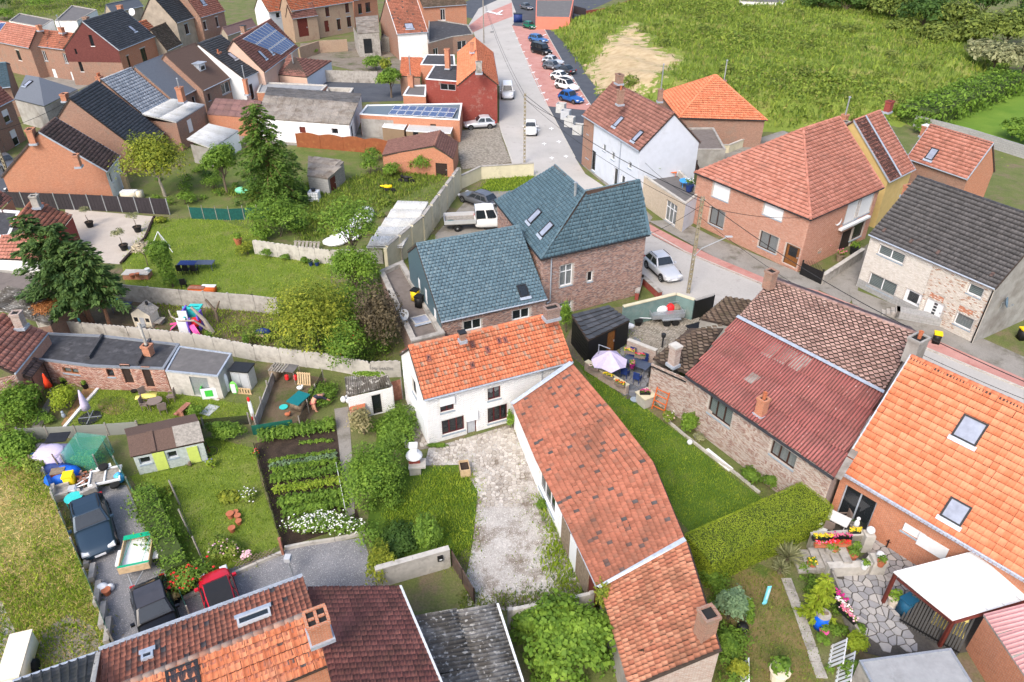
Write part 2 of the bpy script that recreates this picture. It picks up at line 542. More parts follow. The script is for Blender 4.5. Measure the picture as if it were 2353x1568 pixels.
  # ------------------------------------------------------------------ walls with real openings
class Wall:
 def __init__(s,a,b,zb,zta,ztb=None,apex=None):
  s.a=Vector((a[0],a[1],0));b=Vector((b[0],b[1],0))
  s.L=(b-s.a).length;s.u=(b-s.a).normalized();s.n=Vector((s.u.y,-s.u.x,0))
  s.zb=zb;s.poly=[(0,zb),(s.L,zb),(s.L,zta if ztb is None else ztb)]
  if apex:s.poly.append(apex)
  s.poly.append((0,zta));s.open=[]
 def pt(s,u,v,d=0.0):return s.a+s.u*u+s.n*d+Vector((0,0,v))
 def uv(s,x,y):
  p=on_plane(x,y,s.a,s.n)
  return((p-s.a).dot(s.u),p.z)
 def px(s,p0,p1):
  a,b=s.uv(*p0),s.uv(*p1)
  return(min(a[0],b[0]),min(a[1],b[1]),max(a[0],b[0]),max(a[1],b[1]))
def clip(poly,box):
 for ax,lim,sg in((0,box[0],1),(0,box[2],-1),(1,box[1],1),(1,box[3],-1)):
  out=[]
  for i in range(len(poly)):
   a,b=poly[i],poly[(i+1)%len(poly)]
   da,db=(a[ax]-lim)*sg,(b[ax]-lim)*sg
   if da>=0:out.append(a)
   if(da>0)!=(db>0)and abs(da-db)>1e-12:
    t=da/(da-db);out.append((a[0]+(b[0]-a[0])*t,a[1]+(b[1]-a[1])*t))
  poly=out
  if len(poly)<3:return[]
 return poly
def build_wall(house,w,mat,wins=(),name='wall',reveal=.12,skin=None,rmat=None):
 """wins: (top-left px, bottom-right px, style) or ((u0,v0,u1,v1), None, style)"""
 op=[]
 for p0,p1,st in wins:
  r=w.px(p0,p1)if p1 is not None else p0
  if r[2]-r[0]<.05 or r[3]-r[1]<.05:continue
  op.append((r,st))
 us=[p[0]for p in w.poly];vs=[p[1]for p in w.poly]
 cu=sorted(set([min(us),max(us)]+[x for r,_ in op for x in(r[0],r[2])if min(us)<x<max(us)]))
 cv=sorted(set([min(vs),max(vs)]+[x for r,_ in op for x in(r[1],r[3])if min(vs)<x<max(vs)]))
 mb=MB()
 for i in range(len(cu)-1):
  for j in range(len(cv)-1):
   c=((cu[i]+cu[i+1])/2,(cv[j]+cv[j+1])/2)
   if any(r[0]<c[0]<r[2]and r[1]<c[1]<r[3]for r,_ in op):continue
   q=clip(w.poly,(cu[i],cv[j],cu[i+1],cv[j+1]))
   if len(q)>=3:mb.poly([w.pt(*p)for p in q])
 for(u0,v0,u1,v1),_ in op:
  for a,b in(((u0,v0),(u1,v0)),((u1,v0),(u1,v1)),((u1,v1),(u0,v1)),((u0,v1),(u0,v0))):
   mb.quad(w.pt(*a),w.pt(*b),w.pt(*b,-reveal),w.pt(*a,-reveal))
 o=mb.build(name,mat,house)
 if skin:brick_skin(o,w,[r for r,_ in op],skin)
 for r,st in op:window(house,w,r,st,reveal)
 return o
def brick_skin(wallo,w,ops,mat,bw=.215,bh=.075,gap=.012,proud=.009,name='brick'):
 us=[p[0]for p in w.poly];vs=[p[1]for p in w.poly]
 n=len(w.poly);V=[]
 v=min(vs)
 row=0
 rects=[]
 while v+bh<max(vs)+.02:
  u=-.5*bw*(row%2)
  while u<w.L:
   a,b=max(0.004,u),min(w.L-.004,u+bw-gap)
   c=((a+b)/2,v+bh/2)
   if b-a>.04:
    ins=all((w.poly[(k+1)%n][0]-w.poly[k][0])*(c[1]-w.poly[k][1])-(w.poly[(k+1)%n][1]-w.poly[k][1])*(c[0]-w.poly[k][0])>0 for k in range(n))
    if ins and not any(r[0]<b and a<r[2]and r[1]<v+bh and v<r[3]for r in ops):
     rects.append((a,v+gap/2,b,v+bh-gap/2))
   u+=bw
  v+=bh;row+=1
 if not rects:return
 R=np.array(rects);N=len(R)
 d=proud+RNG.normal(0,.0025,N)
 base=np.array(w.a);U=np.array(w.u);Nn=np.array(w.n);Z=np.array([0,0,1.0])
 cs=[(0,1),(2,1),(2,3),(0,3)]
 P_=np.zeros((N,8,3))
 for k,(i,j)in enumerate(cs):
  q=base+R[:,i:i+1]*U+R[:,j:j+1]*Z
  P_[:,k]=q+d[:,None]*Nn;P_[:,k+4]=q-.004*Nn
 F=np.array([(0,1,2,3),(0,4,5,1),(1,5,6,2),(2,6,7,3),(3,7,4,0)])
 Fw=F[None]+(np.arange(N)*8)[:,None,None]
 npobj(name,P_.reshape(-1,3),Fw.reshape(-1,4),mat,wallo)['kind']='stuff'
def bar(mb,w,u0,v0,u1,v1,d0,d1):
 c=[w.pt(u0,v0,d0),w.pt(u1,v0,d0),w.pt(u1,v1,d0),w.pt(u0,v1,d0),w.pt(u0,v0,d1),w.pt(u1,v0,d1),w.pt(u1,v1,d1),w.pt(u0,v1,d1)]
 mb.add(c,[(3,2,1,0),(4,5,6,7),(0,1,5,4),(1,2,6,5),(2,3,7,6),(3,0,4,7)])
FRAMES={'w':PVC,'b':BROWNF,'m':MAROON,'d':DARKM,'o':OAK,'g':GREYP,'k':BLACK,'z':ZINC}
def window(house,w,r,st,reveal=.12):
 """style: frame letter, then options: digits = lights, t transom, c curtain, B blind, S full shutter, H half shutter, n no sill, D door:material"""
 u0,v0,u1,v1=r
 d=-reveal+.02
 if st[0]=='D':
  m=DOORM[st[1]]
  mb=MB();bar(mb,w,u0,v0,u1,v1,d-.05,d)
  o=mb.build('door',m,house)
  opt=st[2:]
  W,H=u1-u0,v1-v0
  if 'p' in opt or 'x' in opt:
   g=MB();bar(g,w,u0+W*.2,v0+H*.45,u1-W*.2,v1-H*.08,d,d+.012);g.build('pane',GLASSD,o)
  if 'l' in opt:
   for k in range(5):
    g=MB();bar(g,w,u0+W*.42,v0+H*(.1+.17*k),u0+W*.62,v0+H*(.22+.17*k),d,d+.012);g.build('pane',GLASSD,o)
  if 'v' in opt:
   nb=max(2,round(W/.16))
   for k in range(nb):
    g=MB();bar(g,w,u0+W*k/nb+.008,v0+.03,u0+W*(k+1)/nb-.008,v1-.03,d,d+.02);g.build('plank',m,o)
  if 'h' in opt:
   nb=max(2,round(H/.22))
   for k in range(nb):
    g=MB();bar(g,w,u0+.02,v0+H*k/nb+.012,u1-.02,v0+H*(k+1)/nb-.012,d,d+.025);g.build('panel',m,o)
  g=MB();bar(g,w,u1-W*.14,v0+H*.45,u1-W*.07,v0+H*.52,d,d+.05);g.build('handle',STEEL,o)
  if 'f' in opt:
   g=MB();t=.06
   bar(g,w,u0,v0,u0+t,v1,d,d+.04);bar(g,w,u1-t,v0,u1,v1,d,d+.04);bar(g,w,u0+t,v1-t,u1-t,v1,d,d+.04)
   g.build('frame',FRAMES.get((opt+'b')[opt.index('f')+1],BROWNF),o)
  return o
 fm=FRAMES[st[0]];opt=st[1:]
 nl=next((int(c)for c in opt if c.isdigit()),1)
 t=min(.07,(u1-u0)*.1);mb=MB()
 bar(mb,w,u0,v0,u0+t,v1,d-.06,d);bar(mb,w,u1-t,v0,u1,v1,d-.06,d)
 bar(mb,w,u0+t,v0,u1-t,v0+t,d-.06,d);bar(mb,w,u0+t,v1-t,u1-t,v1,d-.06,d)
 tv=v0+(v1-v0)*.68
 if 't' in opt:bar(mb,w,u0+t,tv-t/2,u1-t,tv+t/2,d-.06,d+.004)
 for k in range(1,nl):
  x=u0+(u1-u0)*k/nl
  bar(mb,w,x-t*.55,v0+t,x+t*.55,v1-t,d-.055,d+.006)
 o=mb.build('window',fm,house)
 for k in range(nl):
  a=u0+(u1-u0)*k/nl+t*.5;b=u0+(u1-u0)*(k+1)/nl-t*.5
  segs=[(v0+t*.5,v1-t*.5)]if 't' not in opt else[(v0+t*.5,tv),(tv,v1-t*.5)]
  for s0,s1 in segs:
   g=MB();g.quad(w.pt(a,s0,d-.03),w.pt(b,s0,d-.03),w.pt(b,s1,d-.03),w.pt(a,s1,d-.03))
   g.build('pane',GLASS if('c' in opt or 'B' in opt)else GLASSD,o)
 g=MB();g.quad(w.pt(u0,v0,-.6),w.pt(u1,v0,-.6),w.pt(u1,v1,-.6),w.pt(u0,v1,-.6));g.build('room',INSIDE,o)
 if 'c' in opt:
  g=MB();n=14
  hh=v0+(v1-v0)*(.42 if 'C' in opt else .02)
  for i in range(n):
   a=u0+(u1-u0)*i/n;b=u0+(u1-u0)*(i+1)/n;za=-.17-.03*(i%2);zb_=-.17-.03*((i+1)%2)
   la=hh+((v1-v0)*.16*abs(math.sin(i/n*9))if 'C' in opt else 0);lb=hh+((v1-v0)*.16*abs(math.sin((i+1)/n*9))if 'C' in opt else 0)
   g.quad(w.pt(a,la,za),w.pt(b,lb,zb_),w.pt(b,v1,zb_),w.pt(a,v1,za))
  g.build('curtain',CURT,o)
 if 'B' in opt:
  n=max(4,int((v1-v0)/.12))
  for k in range(n):
   g=MB();y=v0+(v1-v0)*k/n
   g.quad(w.pt(u0+t,y,-.17),w.pt(u1-t,y,-.17),w.pt(u1-t,y+(v1-v0)/n*.72,-.2),w.pt(u0+t,y+(v1-v0)/n*.72,-.2))
   g.build('slat',BLIND,o)
 if 'S' in opt or 'H' in opt:
  lo=v0 if 'S' in opt else v0+(v1-v0)*.5
  n=max(3,int((v1-lo)/.16))
  g=MB()
  for k in range(n):
   y0=lo+(v1-lo)*k/n;y1=lo+(v1-lo)*(k+1)/n
   bar(g,w,u0+.02,y0+.006,u1-.02,y1-.006,d+.01,d+.035)
  g.build('roller_shutter',SHUT,o)
 if 'n' not in opt:
  g=MB();bar(g,w,u0-.05,v0-.1,u1+.05,v0-.002,d-.02,.05);g.build('sill',STONEB if 'W' not in opt else WHITE,o)
 if 'l' in opt:
  g=MB();bar(g,w,u0-.12,v1+.003,u1+.12,v1+.16,-.01,.018);g.build('lintel',STONEB if 'W' not in opt else CONCL,o)
 return o
DOORM={'w':PVC,'b':WOODD,'o':OAK,'g':GREYP,'r':WOODR,'k':BLACK,'y':None,'s':STEEL}
# ------------------------------------------------------------------ houses
def xy(v):return Vector((v.x,v.y,0))
def solve_ridge(E0,E1,rp,pitch,span=(.8,9),hip=False):
 u=(E1-E0).normalized();n=Vector((-u.y,u.x,0));best=None
 for i in range(80):
  w=span[0]+(span[1]-span[0])*i/79
  for k in range(12,60,1):
   dz=w*math.tan(math.radians(k))
   e=0
   for j,(E,p)in enumerate(((E0,rp[0]),(E1,rp[1]))):
    if p is None:continue
    q=proj(E+n*w+Vector((0,0,dz)))
    e+=(q[0]-p[0])**2+(q[1]-p[1])**2
   e+=((k-pitch)*.35)**2
   if best is None or e<best[0]:best=(e,w,dz,k)
 return best
def house_gable(name,label,E0,E1,ze,R0,R1,tile,mats,zb=0.0,pitch=38,back=1.0,zback=None,wins=None,zr=None,eo=.22,vo=.08,
indiv=False,ridge=True,gutter=True,cat='house',group=None,wd=None,base=None,skin=None,rigid=True,gable_mats=None,verge=None,mono=False):
 """E0,E1: pixels of the visible eave (left, right seen from outside) at height ze; R0,R1: ridge ends.
    rigid: right-angled house fitted to those pixels; otherwise the ridge ends are taken at height zr as they are"""
 wins=wins or{}
 A,B=P(*E0,ze),P(*E1,ze)
 if rigid:
  if wd is None:
   e,w_,dz,k=solve_ridge(A,B,(R0,R1),pitch)
   print('  house %-34s eave %.1f m, half depth %.2f, rise %.2f, pitch %d, err %.1f'%(label[:34],(B-A).length,w_,dz,k,e**.5))
  else:w_,dz=wd
  u=(B-A).normalized();n=Vector((-u.y,u.x,0))
  RA,RB=A+n*w_+Vector((0,0,dz)),B+n*w_+Vector((0,0,dz))
 else:
  RA,RB=P(*R0,zr),P(*R1,zr)
 zk=ze if zback is None else zback
 def mir(E,R):
  d=xy(R)-xy(E);q=xy(R)+d*back;q.z=zk;return q
 C,D=mir(A,RA),mir(B,RB)
 cen=(xy(A)+xy(B)+xy(C)+xy(D))/4;cen.z=zb
 H=thing(name,label,cat,cen,0,group,world=True)
 kind,tm,tw,th=tile[:4]
 faces=[(A,B,RB,RA)]+([]if mono else[(D,C,RA,RB)])
 r=roof(H,faces,kind,tm,tw,th,base,indiv,pname=tile[4]if len(tile)>4 else 'tile',stagger=tile[5]if len(tile)>5 else 0)
 if ridge and kind:caps(r,RA,RB,tm,indiv)
 u=(xy(B)-xy(A)).normalized();n=Vector((-u.y,u.x,0))
 # wall corners, inset below the roof
 a=xy(A)+u*vo+n*eo;b=xy(B)-u*vo+n*eo
 nb=(xy(D)-xy(B)).normalized();na=(xy(C)-xy(A)).normalized()
 e2=0.05 if mono else eo
 c=(xy(C)if not mono else xy(RA))+u*vo-na*e2;d=(xy(D)if not mono else xy(RB))-u*vo-nb*e2
 rise=(RA.z-ze)/max(.1,(xy(RA)-xy(A)).length);zt=ze+rise*eo-.1
 rk=(RA.z-zk)/max(.1,(xy(C)-xy(RA)).length)if not mono else 0;ztk=zk+rk*eo-.1 if not mono else RA.z-.12
 walls={}
 gm=gable_mats or{}
 def go(key,p,q,za,zc,apex=None):
  w=Wall(p,q,zb,za,zc,apex)
  walls[key]=w
  build_wall(H,w,gm.get(key,mats),wins.get(key,()),skin=(skin or{}).get(key))
 go('F',a,b,zt,zt)
 def apx(p,R,q):
  L=(q-p).length
  t=(xy(R)-p).dot((q-p).normalized())
  return(t,R.z-.14)
 go('R',b,d,zt,ztk,None if mono else apx(b,RB,d))
 go('B',d,c,ztk,ztk)
 go('L',c,a,ztk,zt,None if mono else apx(c,RA,a))
 if gutter:
  g=MB();g.tube([A+Vector((0,0,-.03))-n*.05,B+Vector((0,0,-.03))-n*.05],.065,6);g.build('gutter',ZINC if gutter is True else gutter,H)
 if verge:
  for p,q in((A,RA),(B,RB)):
   g=MB();up=Vector((0,0,.05));s=u*(.07 if p is B else-.07)
   g.add([p+up,q+up,q+up+s,p+up+s,p-up*3,q-up*3,q-up*3+s,p-up*3+s],[(0,1,2,3),(2,3,7,6),(0,1,5,4),(0,3,7,4),(1,2,6,5)])
   g.build('verge',verge,H)
 return dict(o=H,roof=r,A=A,B=B,C=C,D=D,RA=RA,RB=RB,walls=walls,n=n,u=u,f=faces)
def fplane(q):
 q=[Vn(p)for p in q]
 return q[0],(q[1]-q[0]).cross(q[2]-q[0]).normalized()
def chimney(h,x,y,ztop,size=(.6,.5),hgt=1.3,mat=None,rz=None,pots=0,cap=None,steel=0.0,name='chimney',skirt=True):
 """x,y: pixel of the middle of the chimney's top"""
 p=P(x,y,ztop);hole=[]
 par=h['roof'];rz=rz if rz is not None else math.atan2(h['u'].y,h['u'].x)
 m=mat or BR_OR
 b=MB();T=Matrix.Translation(p)@Matrix.Rotation(rz,4,'Z');sx,sy=size
 b.box((0,0,-hgt/2-.08),(sx,sy,hgt-.16),T=T)
 for dx,dy,ax,ay in((0,sy/2,sx+.08,.12),(0,-sy/2,sx+.08,.12),(sx/2,0,.12,sy-.12),(-sx/2,0,.12,sy-.12)):
  b.box((dx,dy,-.08),(ax,ay,.16),T=T)
 o=b.build(name,m,par)
 g=MB();g.box((0,0,-.11),(sx-.1,sy-.1,.06),T=T);g.build('flue',INSIDE if not cap else cap,o)
 for k in range(pots):
  g=MB();xk=(k-(pots-1)/2)*sx*.4
  g.lathe([(.1,-.1),(.12,.3),(.14,.32),(.14,.38),(.1,.38),(.09,.1)],(xk,0,0),10,T);g.build('chimney_pot',TERRA,o)
 if cap:
  g=MB();g.box((0,0,.05),(sx+.14,sy+.14,.07),T=T);g.build('cap',cap,o)
 if steel:
  g=MB();g.tube([T@Vector((0,0,-.1)),T@Vector((0,0,steel))],.075,8);g.lathe([(.16,steel+.02),(.02,steel+.12)],(0,0,0),8,T);g.build('flue_pipe',STEEL,o)
 if skirt:
  g=MB();g.box((0,0,-hgt+.12),(sx+.16,sy+.16,.2),T=T);g.build('flashing',ZINC,o)
 return o
def skylight(h,f,x,y,w=.8,l=1.1,frame=None,pane=None,lift=.06):
 q=[Vn(p)for p in f];o,n=fplane(f)
 c=on_plane(x,y,o,n);u=(q[1]-q[0]).normalized();s=n.cross(u)
 fr=MB();M=Matrix.Identity(4)
 for k,v in enumerate((u,s,n)):
  for r in range(3):M[r][k]=v[r]
 for r in range(3):M[r][3]=c[r]
 t=.09
 for cx,cy,sx,sy in((0,l/2,w,t),(0,-l/2,w,t),(w/2-t/2,0,t,l-t),(-w/2+t/2,0,t,l-t)):
  fr.box((cx,cy,lift),(sx,sy,.14),T=M)
 fo=fr.build('skylight',frame or DARKM,h['roof'])
 g=MB();g.box((0,0,lift+.02),(w-2*t+.01,l-t,.05),T=M);g.build('pane',pane or SKYG,fo)
 if w<.4:return fo
 g=MB();g.box((0,-l/2-.15,lift+.03),(w+.16,.24,.03),T=M);g.build('flashing',ZINC,fo)
 return fo
def solar(h,f,corners,nu,nv):
 """corners: four pixels (top-left, top-right, bottom-right, bottom-left) on roof face f"""
 o,n=fplane(f)
 c=[on_plane(x,y,o+n*.1,n)for x,y in corners]
 for j in range(nv):
  for i in range(nu):
   def at(a,b):return c[0].lerp(c[1],a).lerp(c[3].lerp(c[2],a),b)
   a0,a1,b0,b1=(i+.03)/nu,(i+.97)/nu,(j+.02)/nv,(j+.98)/nv
   q=[at(a0,b1),at(a1,b1),at(a1,b0),at(a0,b0)]
   g=MB();slab(g,q,.05,.03);p=g.build('solar_panel',SOLARF,h['roof'])
   k=.05;q2=[at(a0+(a1-a0)*k,b1-(b1-b0)*k),at(a1-(a1-a0)*k,b1-(b1-b0)*k),at(a1-(a1-a0)*k,b0+(b1-b0)*k),at(a0+(a1-a0)*k,b0+(b1-b0)*k)]
   g=MB();slab(g,q2,.006,.038);g.build('cell_panel',SOLAR,p)
def dish(label,x,y,z,r=.4,face=(-.3,-1,.35),mat=None,arm=.5,group=None):
 """satellite dish, pixel of its middle at height z"""
 t=thing('satellite_dish',label,'satellite dish',P(x,y,z),0,group)
 f=Vector(face).normalized();M=f.to_track_quat('Z','Y').to_matrix().to_4x4()
 b=MB();b.lathe([(.01,.0),(r*.5,.03),(r*.85,.1),(r,.16),(r*.98,.17),(r*.8,.11),(r*.45,.045),(.01,.02)],(0,0,0),18,M,cap=False)
 b.build('reflector',mat or PVC,t,True)
 b=MB();b.tube([M@Vector((0,-r,.12)),M@Vector((0,-r*.5,r*1.1))],.02,5);b.box(M@Vector((0,-r*.45,r*1.15)),(.1,.1,.1));b.build('arm',STEEL,t)
 b=MB();b.tube([M@Vector((0,0,0)),M@Vector((0,0,-.15)),M@Vector((0,0,-.15))+Vector((0,0,-arm))],.03,6);b.build('mast',STEEL,t)
 return t
def flat_house(name,label,pts,zt,walls_mat,roof_mat,zb=0.0,par_h=.18,par_t=.22,par_mat=None,wins=None,cat='outbuilding',gm=None,roof_lift=0.0,skin=None,trim=True):
 """pts: pixels of the roof outline at height zt, counter-clockwise seen from above"""
 q=[P(x,y,zt)for x,y in pts];n=len(q)
 cen=sum((xy(p)for p in q),Vector())/n;cen.z=zb
 H=thing(name,label,cat,cen,0,None,world=True)
 walls=[]
 for i in range(n):
  w=Wall(q[i],q[(i+1)%n],zb,zt-.04)
  walls.append(w)
  build_wall(H,w,(gm or{}).get(i,walls_mat),(wins or{}).get(i,()),skin=(skin or{}).get(i))
 inn=[]
 for i in range(n):
  a,b,c=xy(q[i-1]),xy(q[i]),xy(q[(i+1)%n])
  d1=(b-a).normalized();d2=(c-b).normalized()
  n1=Vector((-d1.y,d1.x,0));n2=Vector((-d2.y,d2.x,0))
  m=(n1+n2);m=m/max(.3,m.length_squared)*2
  inn.append(b+m*par_t)
 mb=MB();mb.prism([(p.x,p.y)for p in inn],zt-par_h-.1,zt-par_h+roof_lift);r=mb.build('roof',roof_mat,H)
 mb=MB()
 for i in range(n):
  j=(i+1)%n;k=1.0
  o0,o1=q[i]-(inn[i]-xy(q[i])).normalized()*.03,q[j]-(inn[j]-xy(q[j])).normalized()*.03
  a0,a1=Vector((inn[i].x,inn[i].y,zt)),Vector((inn[j].x,inn[j].y,zt))
  dz=Vector((0,0,par_h+.02));o0=Vector((o0.x,o0.y,zt));o1=Vector((o1.x,o1.y,zt))
  mb.add([o0,o1,a1,a0,o0-Vector((0,0,.12)),o1-Vector((0,0,.12)),a1-dz,a0-dz],[(0,1,2,3),(0,4,5,1),(3,2,6,7),(4,7,6,5)])
 if trim:mb.build('parapet',par_mat or CONC,H)
 return dict(o=H,roof=r,q=q,walls=walls,u=(q[1]-q[0]).normalized())
 # ------------------------------------------------------------------ ground, streets, lawns, hill
G_BASE=ground('rough garden ground',[(.25,(.10,.135,.04)),(.5,(.16,.19,.06)),(.75,(.22,.19,.105))],.5,9,.6,patch=(.23,.175,.12),pscale=.35,pamt=.42,bump=.05)
G_LAWN=ground('mown lawn',[(.25,(.12,.185,.022)),(.5,(.17,.24,.035)),(.78,(.26,.28,.075))],.55,14,.55,patch=(.235,.225,.09),pscale=.35,pamt=.36,bump=.03)
G_LAWND=ground('deep green lawn',[(.25,(.06,.125,.014)),(.55,(.10,.175,.022)),(.8,(.17,.22,.05))],.55,14,.5,patch=(.2,.2,.07),pscale=.3,pamt=.36,bump=.03)
G_DRY=ground('dry patchy lawn',[(.25,(.10,.125,.03)),(.5,(.22,.17,.07)),(.78,(.33,.235,.12))],.6,13,.5,patch=(.10,.15,.03),pscale=.4,pamt=.45,bump=.03)
G_HAY=ground('mown hay stubble',[(.25,(.22,.22,.05)),(.5,(.42,.35,.13)),(.75,(.60,.50,.24))],.8,16,.5,patch=(.17,.23,.035),pscale=.3,pamt=.5,bump=.06)
G_GRAV=ground('blue grey gravel',[(.3,(.23,.235,.25)),(.7,(.33,.33,.345))],.7,30,.75,bump=.03,bscale=40,specks=(.52,.50,.48),spscale=22,spamt=.36)
G_GRAVW=ground('pale gravel',[(.3,(.46,.43,.395)),(.7,(.64,.61,.57))],.6,16,.65,patch=(.25,.205,.16),pscale=.7,pamt=.46,bump=.03,bscale=35,specks=(.72,.70,.67),spscale=20,spamt=.36)
G_GRAVP=ground('cream gravel',[(.3,(.50,.44,.38)),(.7,(.60,.54,.47))],.8,24,.4,bump=.02,bscale=35)
G_STREET=ground('pale concrete street',[(.3,(.40,.385,.36)),(.7,(.50,.48,.455))],.25,6,.18,patch=(.33,.31,.285),pscale=.5,pamt=.36,bump=.004)
G_ASPH=ground('blue black asphalt',[(.3,(.075,.085,.105)),(.7,(.11,.12,.14))],.5,22,.5,bump=.008,specks=(.3,.3,.3),spscale=30,spamt=.24)
G_PINK=ground('pink paving',[(.3,(.46,.22,.19)),(.7,(.56,.31,.27))],.5,14,.3,patch=(.42,.17,.14),pscale=.7,pamt=.4,bump=.004)
G_DIRT=ground('trodden earth',[(.3,(.13,.095,.06)),(.7,(.21,.16,.105))],.8,12,.5,patch=(.085,.12,.03),pscale=.45,pamt=.42,bump=.05)
G_CONC=ground('worn concrete slab',[(.3,(.25,.235,.21)),(.7,(.34,.32,.29))],.6,12,.4,patch=(.15,.14,.11),pscale=.5,pamt=.4,bump=.01)
G_COB=ground('cobble joints',[(.3,(.15,.13,.09)),(.7,(.22,.19,.13))],1,10,.5,patch=(.15,.18,.05),pscale=.3,pamt=.38,bump=.02)
G_CHIP=ground('wood chips',[(.3,(.36,.20,.09)),(.7,(.5,.31,.15))],3,16,.6,bump=.05)
G_JOINT=ground('dark paving joints',[(.3,(.075,.07,.065)),(.7,(.13,.12,.105))],1,12,.5,bump=.01)
G_JOINTL=ground('sandy paving joints',[(.3,(.22,.19,.155)),(.7,(.36,.32,.27))],.7,12,.5,patch=(.12,.15,.04),pscale=.35,pamt=.34,bump=.01)
G_TILE=ground('red terrace tiles',[(.3,(.22,.105,.085)),(.7,(.30,.16,.13))],1,8,.3,bump=.004)
NSH=[0]
def sheet(name,pts,z,mat,kind='structure'):
 NSH[0]+=1;z=z+NSH[0]*.0004
 q=[P(x,y,z)for x,y in pts]
 me=bpy.data.meshes.new(name)
 t=tessellate_polygon([[Vector((p.x,p.y,0))for p in q]])
 f=[]
 for a,b,c in t:
  n=(q[b]-q[a]).cross(q[c]-q[a])
  f.append((a,b,c)if n.z>0 else(a,c,b))
 me.from_pydata([tuple(p)for p in q],[],f)
 me.materials.append(mat)
 o=link(bpy.data.objects.new(name,me));o['kind']=kind
 return o
def inpoly(x,y,poly):
 c=np.zeros(np.shape(x),dtype=bool);n=len(poly)
 for i in range(n):
  x0,y0=poly[i][0],poly[i][1];x1,y1=poly[i-1][0],poly[i-1][1]
  k=((y0>y)!=(y1>y));c^=k&(x<(x1-x0)*(y-y0)/(y1-y0+1e-12)+x0)
 return c
def spread(pts,n,z=0.0):
 """n random spots inside a pixel outline on the ground"""
 poly=[P(x,y,z)for x,y in pts]
 xs=[p.x for p in poly];ys=[p.y for p in poly];out=np.zeros((0,2))
 while len(out)<n:
  x=RNG.uniform(min(xs),max(xs),n*2);y=RNG.uniform(min(ys),max(ys),n*2)
  k=inpoly(x,y,poly);out=np.concatenate([out,np.stack([x[k],y[k]],1)])
 return out[:n]
mb=MB();mb.quad((-420,-40,0),(420,-40,0),(420,560,0),(-420,560,0));o=mb.build('ground',G_BASE);o['kind']='structure'
Z1,Z2,Z3,Z4=.006,.012,.018,.055
ROAD=[(1074,62),(1100,20),(1170,-12),(1190,40),(1176,60),(1201,120),(1230,180),(1259,246),(1281,287),(1321,362),(1345,400),(1420,450),(1499,535),(1576,577),(1659,612),(1746,647),(1900,705),(2120,790),(2353,885),(2353,985),(2100,880),(1900,800),(1640,720),(1596,690),(1511,677),(1471,625),(1380,520),(1215,395),(1176,375),(1155,312),(1147,280),(1148,190),(1110,130),(1088,75)]
sheet('street',ROAD,Z2,G_STREET)
sheet('asphalt_yard',[(1010,30),(1080,0),(1180,-20),(1330,-20),(1420,-5),(1310,45),(1263,62),(1300,105),(1325,130),(1345,170),(1380,215),(1345,262),(1340,385),(1318,360),(1281,287),(1259,246),(1176,58)],Z1,G_ASPH)
sheet('parking_bay',[(1176,59),(1249,66),(1300,155),(1357,242),(1349,254),(1257,244),(1222,170)],Z3,G_PINK)
sheet('crossing_pavement',[(1074,62),(1113,32),(1176,6),(1178,38),(1120,60),(1084,76)],Z3,G_PINK)
sheet('pavement',[(1486,512),(1549,545),(1640,590),(1760,640),(1880,668),(1960,700),(2135,775),(2353,870),(2353,892),(2120,797),(1900,709),(1746,651),(1659,615),(1576,580),(1499,540)],.10,G_PINK)
def kerb(pts,label_mat=CONCL,w=.14,h=.12):
 g=MB();q=[P(x,y)for x,y in pts]
 for a,b in zip(q,q[1:]):
  d=b-a;n=max(1,round(d.length/1.0))
  for k in range(n):
   c=a+d*((k+.5)/n);g.box((c.x,c.y,h/2),(d.length/n-.015,w,h),rz=math.atan2(d.y,d.x))
 o=g.build('kerb',label_mat);o['kind']='structure';return o
kerb([(1488,531),(1576,581),(1659,616),(1746,652),(1900,711),(2120,799),(2353,895)])
kerb([(1176,60),(1201,120),(1230,180),(1259,246)],h=.03);kerb([(1259,246),(1281,287),(1321,362)],h=.06)
kerb([(1250,66),(1300,155),(1357,242)],h=.08)
kerb([(1147,285),(1155,312),(1178,372)],h=.05)
def mark(pts,z=Z4):
 g=MB();g.poly([P(x,y,z)for x,y in pts]);return g
mk=MB()
for i in range(11):
 t=i/10.2;x=1180+(1256-1180)*t;y=72+(232-72)*t;s=.55+.5*t
 mk.poly([P(x-4*s,y+1*s,Z4),P(x+6*s,y-2*s,Z4),P(x+6*s,y-.5*s,Z4),P(x-4*s,y+2.6*s,Z4)])
 mk.poly([P(x+0*s,y-1*s,Z4+.004),P(x+1.5*s,y-1.2*s,Z4+.004),P(x+4.5*s,y+2.2*s,Z4+.004),P(x+3*s,y+2.4*s,Z4+.004)])
for x,y in Q('02',700,960),Q('02',630,890),Q('02',440,565),Q('02',300,325):
 mk.poly([P(x-4,y,Z4),P(x+4,y-3,Z4),P(x+4,y-1.5,Z4),P(x-4,y+1.6,Z4)])
for cx,cy in((362,1182),(295,1322),(430,1303),(365,1452),(495,1437),(240,1195)):
 x,y=Q('02',cx,cy)
 mk.poly([P(x-5,y-1,Z4),P(x+5,y-1,Z4),P(x+5,y+1,Z4),P(x-5,y+1,Z4)]);mk.poly([P(x-1,y-3,Z4+.004),P(x+1,y-3,Z4+.004),P(x+2,y+4,Z4+.004),P(x,y+4,Z4+.004)])
for q in(((2110,110),(2135,100),(2270,135),(2250,140)),((2200,130),(2260,95),(2275,100),(2215,138))):
 mk.poly([P(*Q('01',x,y),Z4+.002*len(mk.f))for x,y in q])
o=mk.build('road_marking',WHITE);o['kind']='structure'
g=MB();p=P(*Q('01',2168,295),Z4);g.box(p,(.7,.7,.01));o=g.build('drain_cover',DARKM);tag(o,'square iron drain cover in the pale street','drain cover')
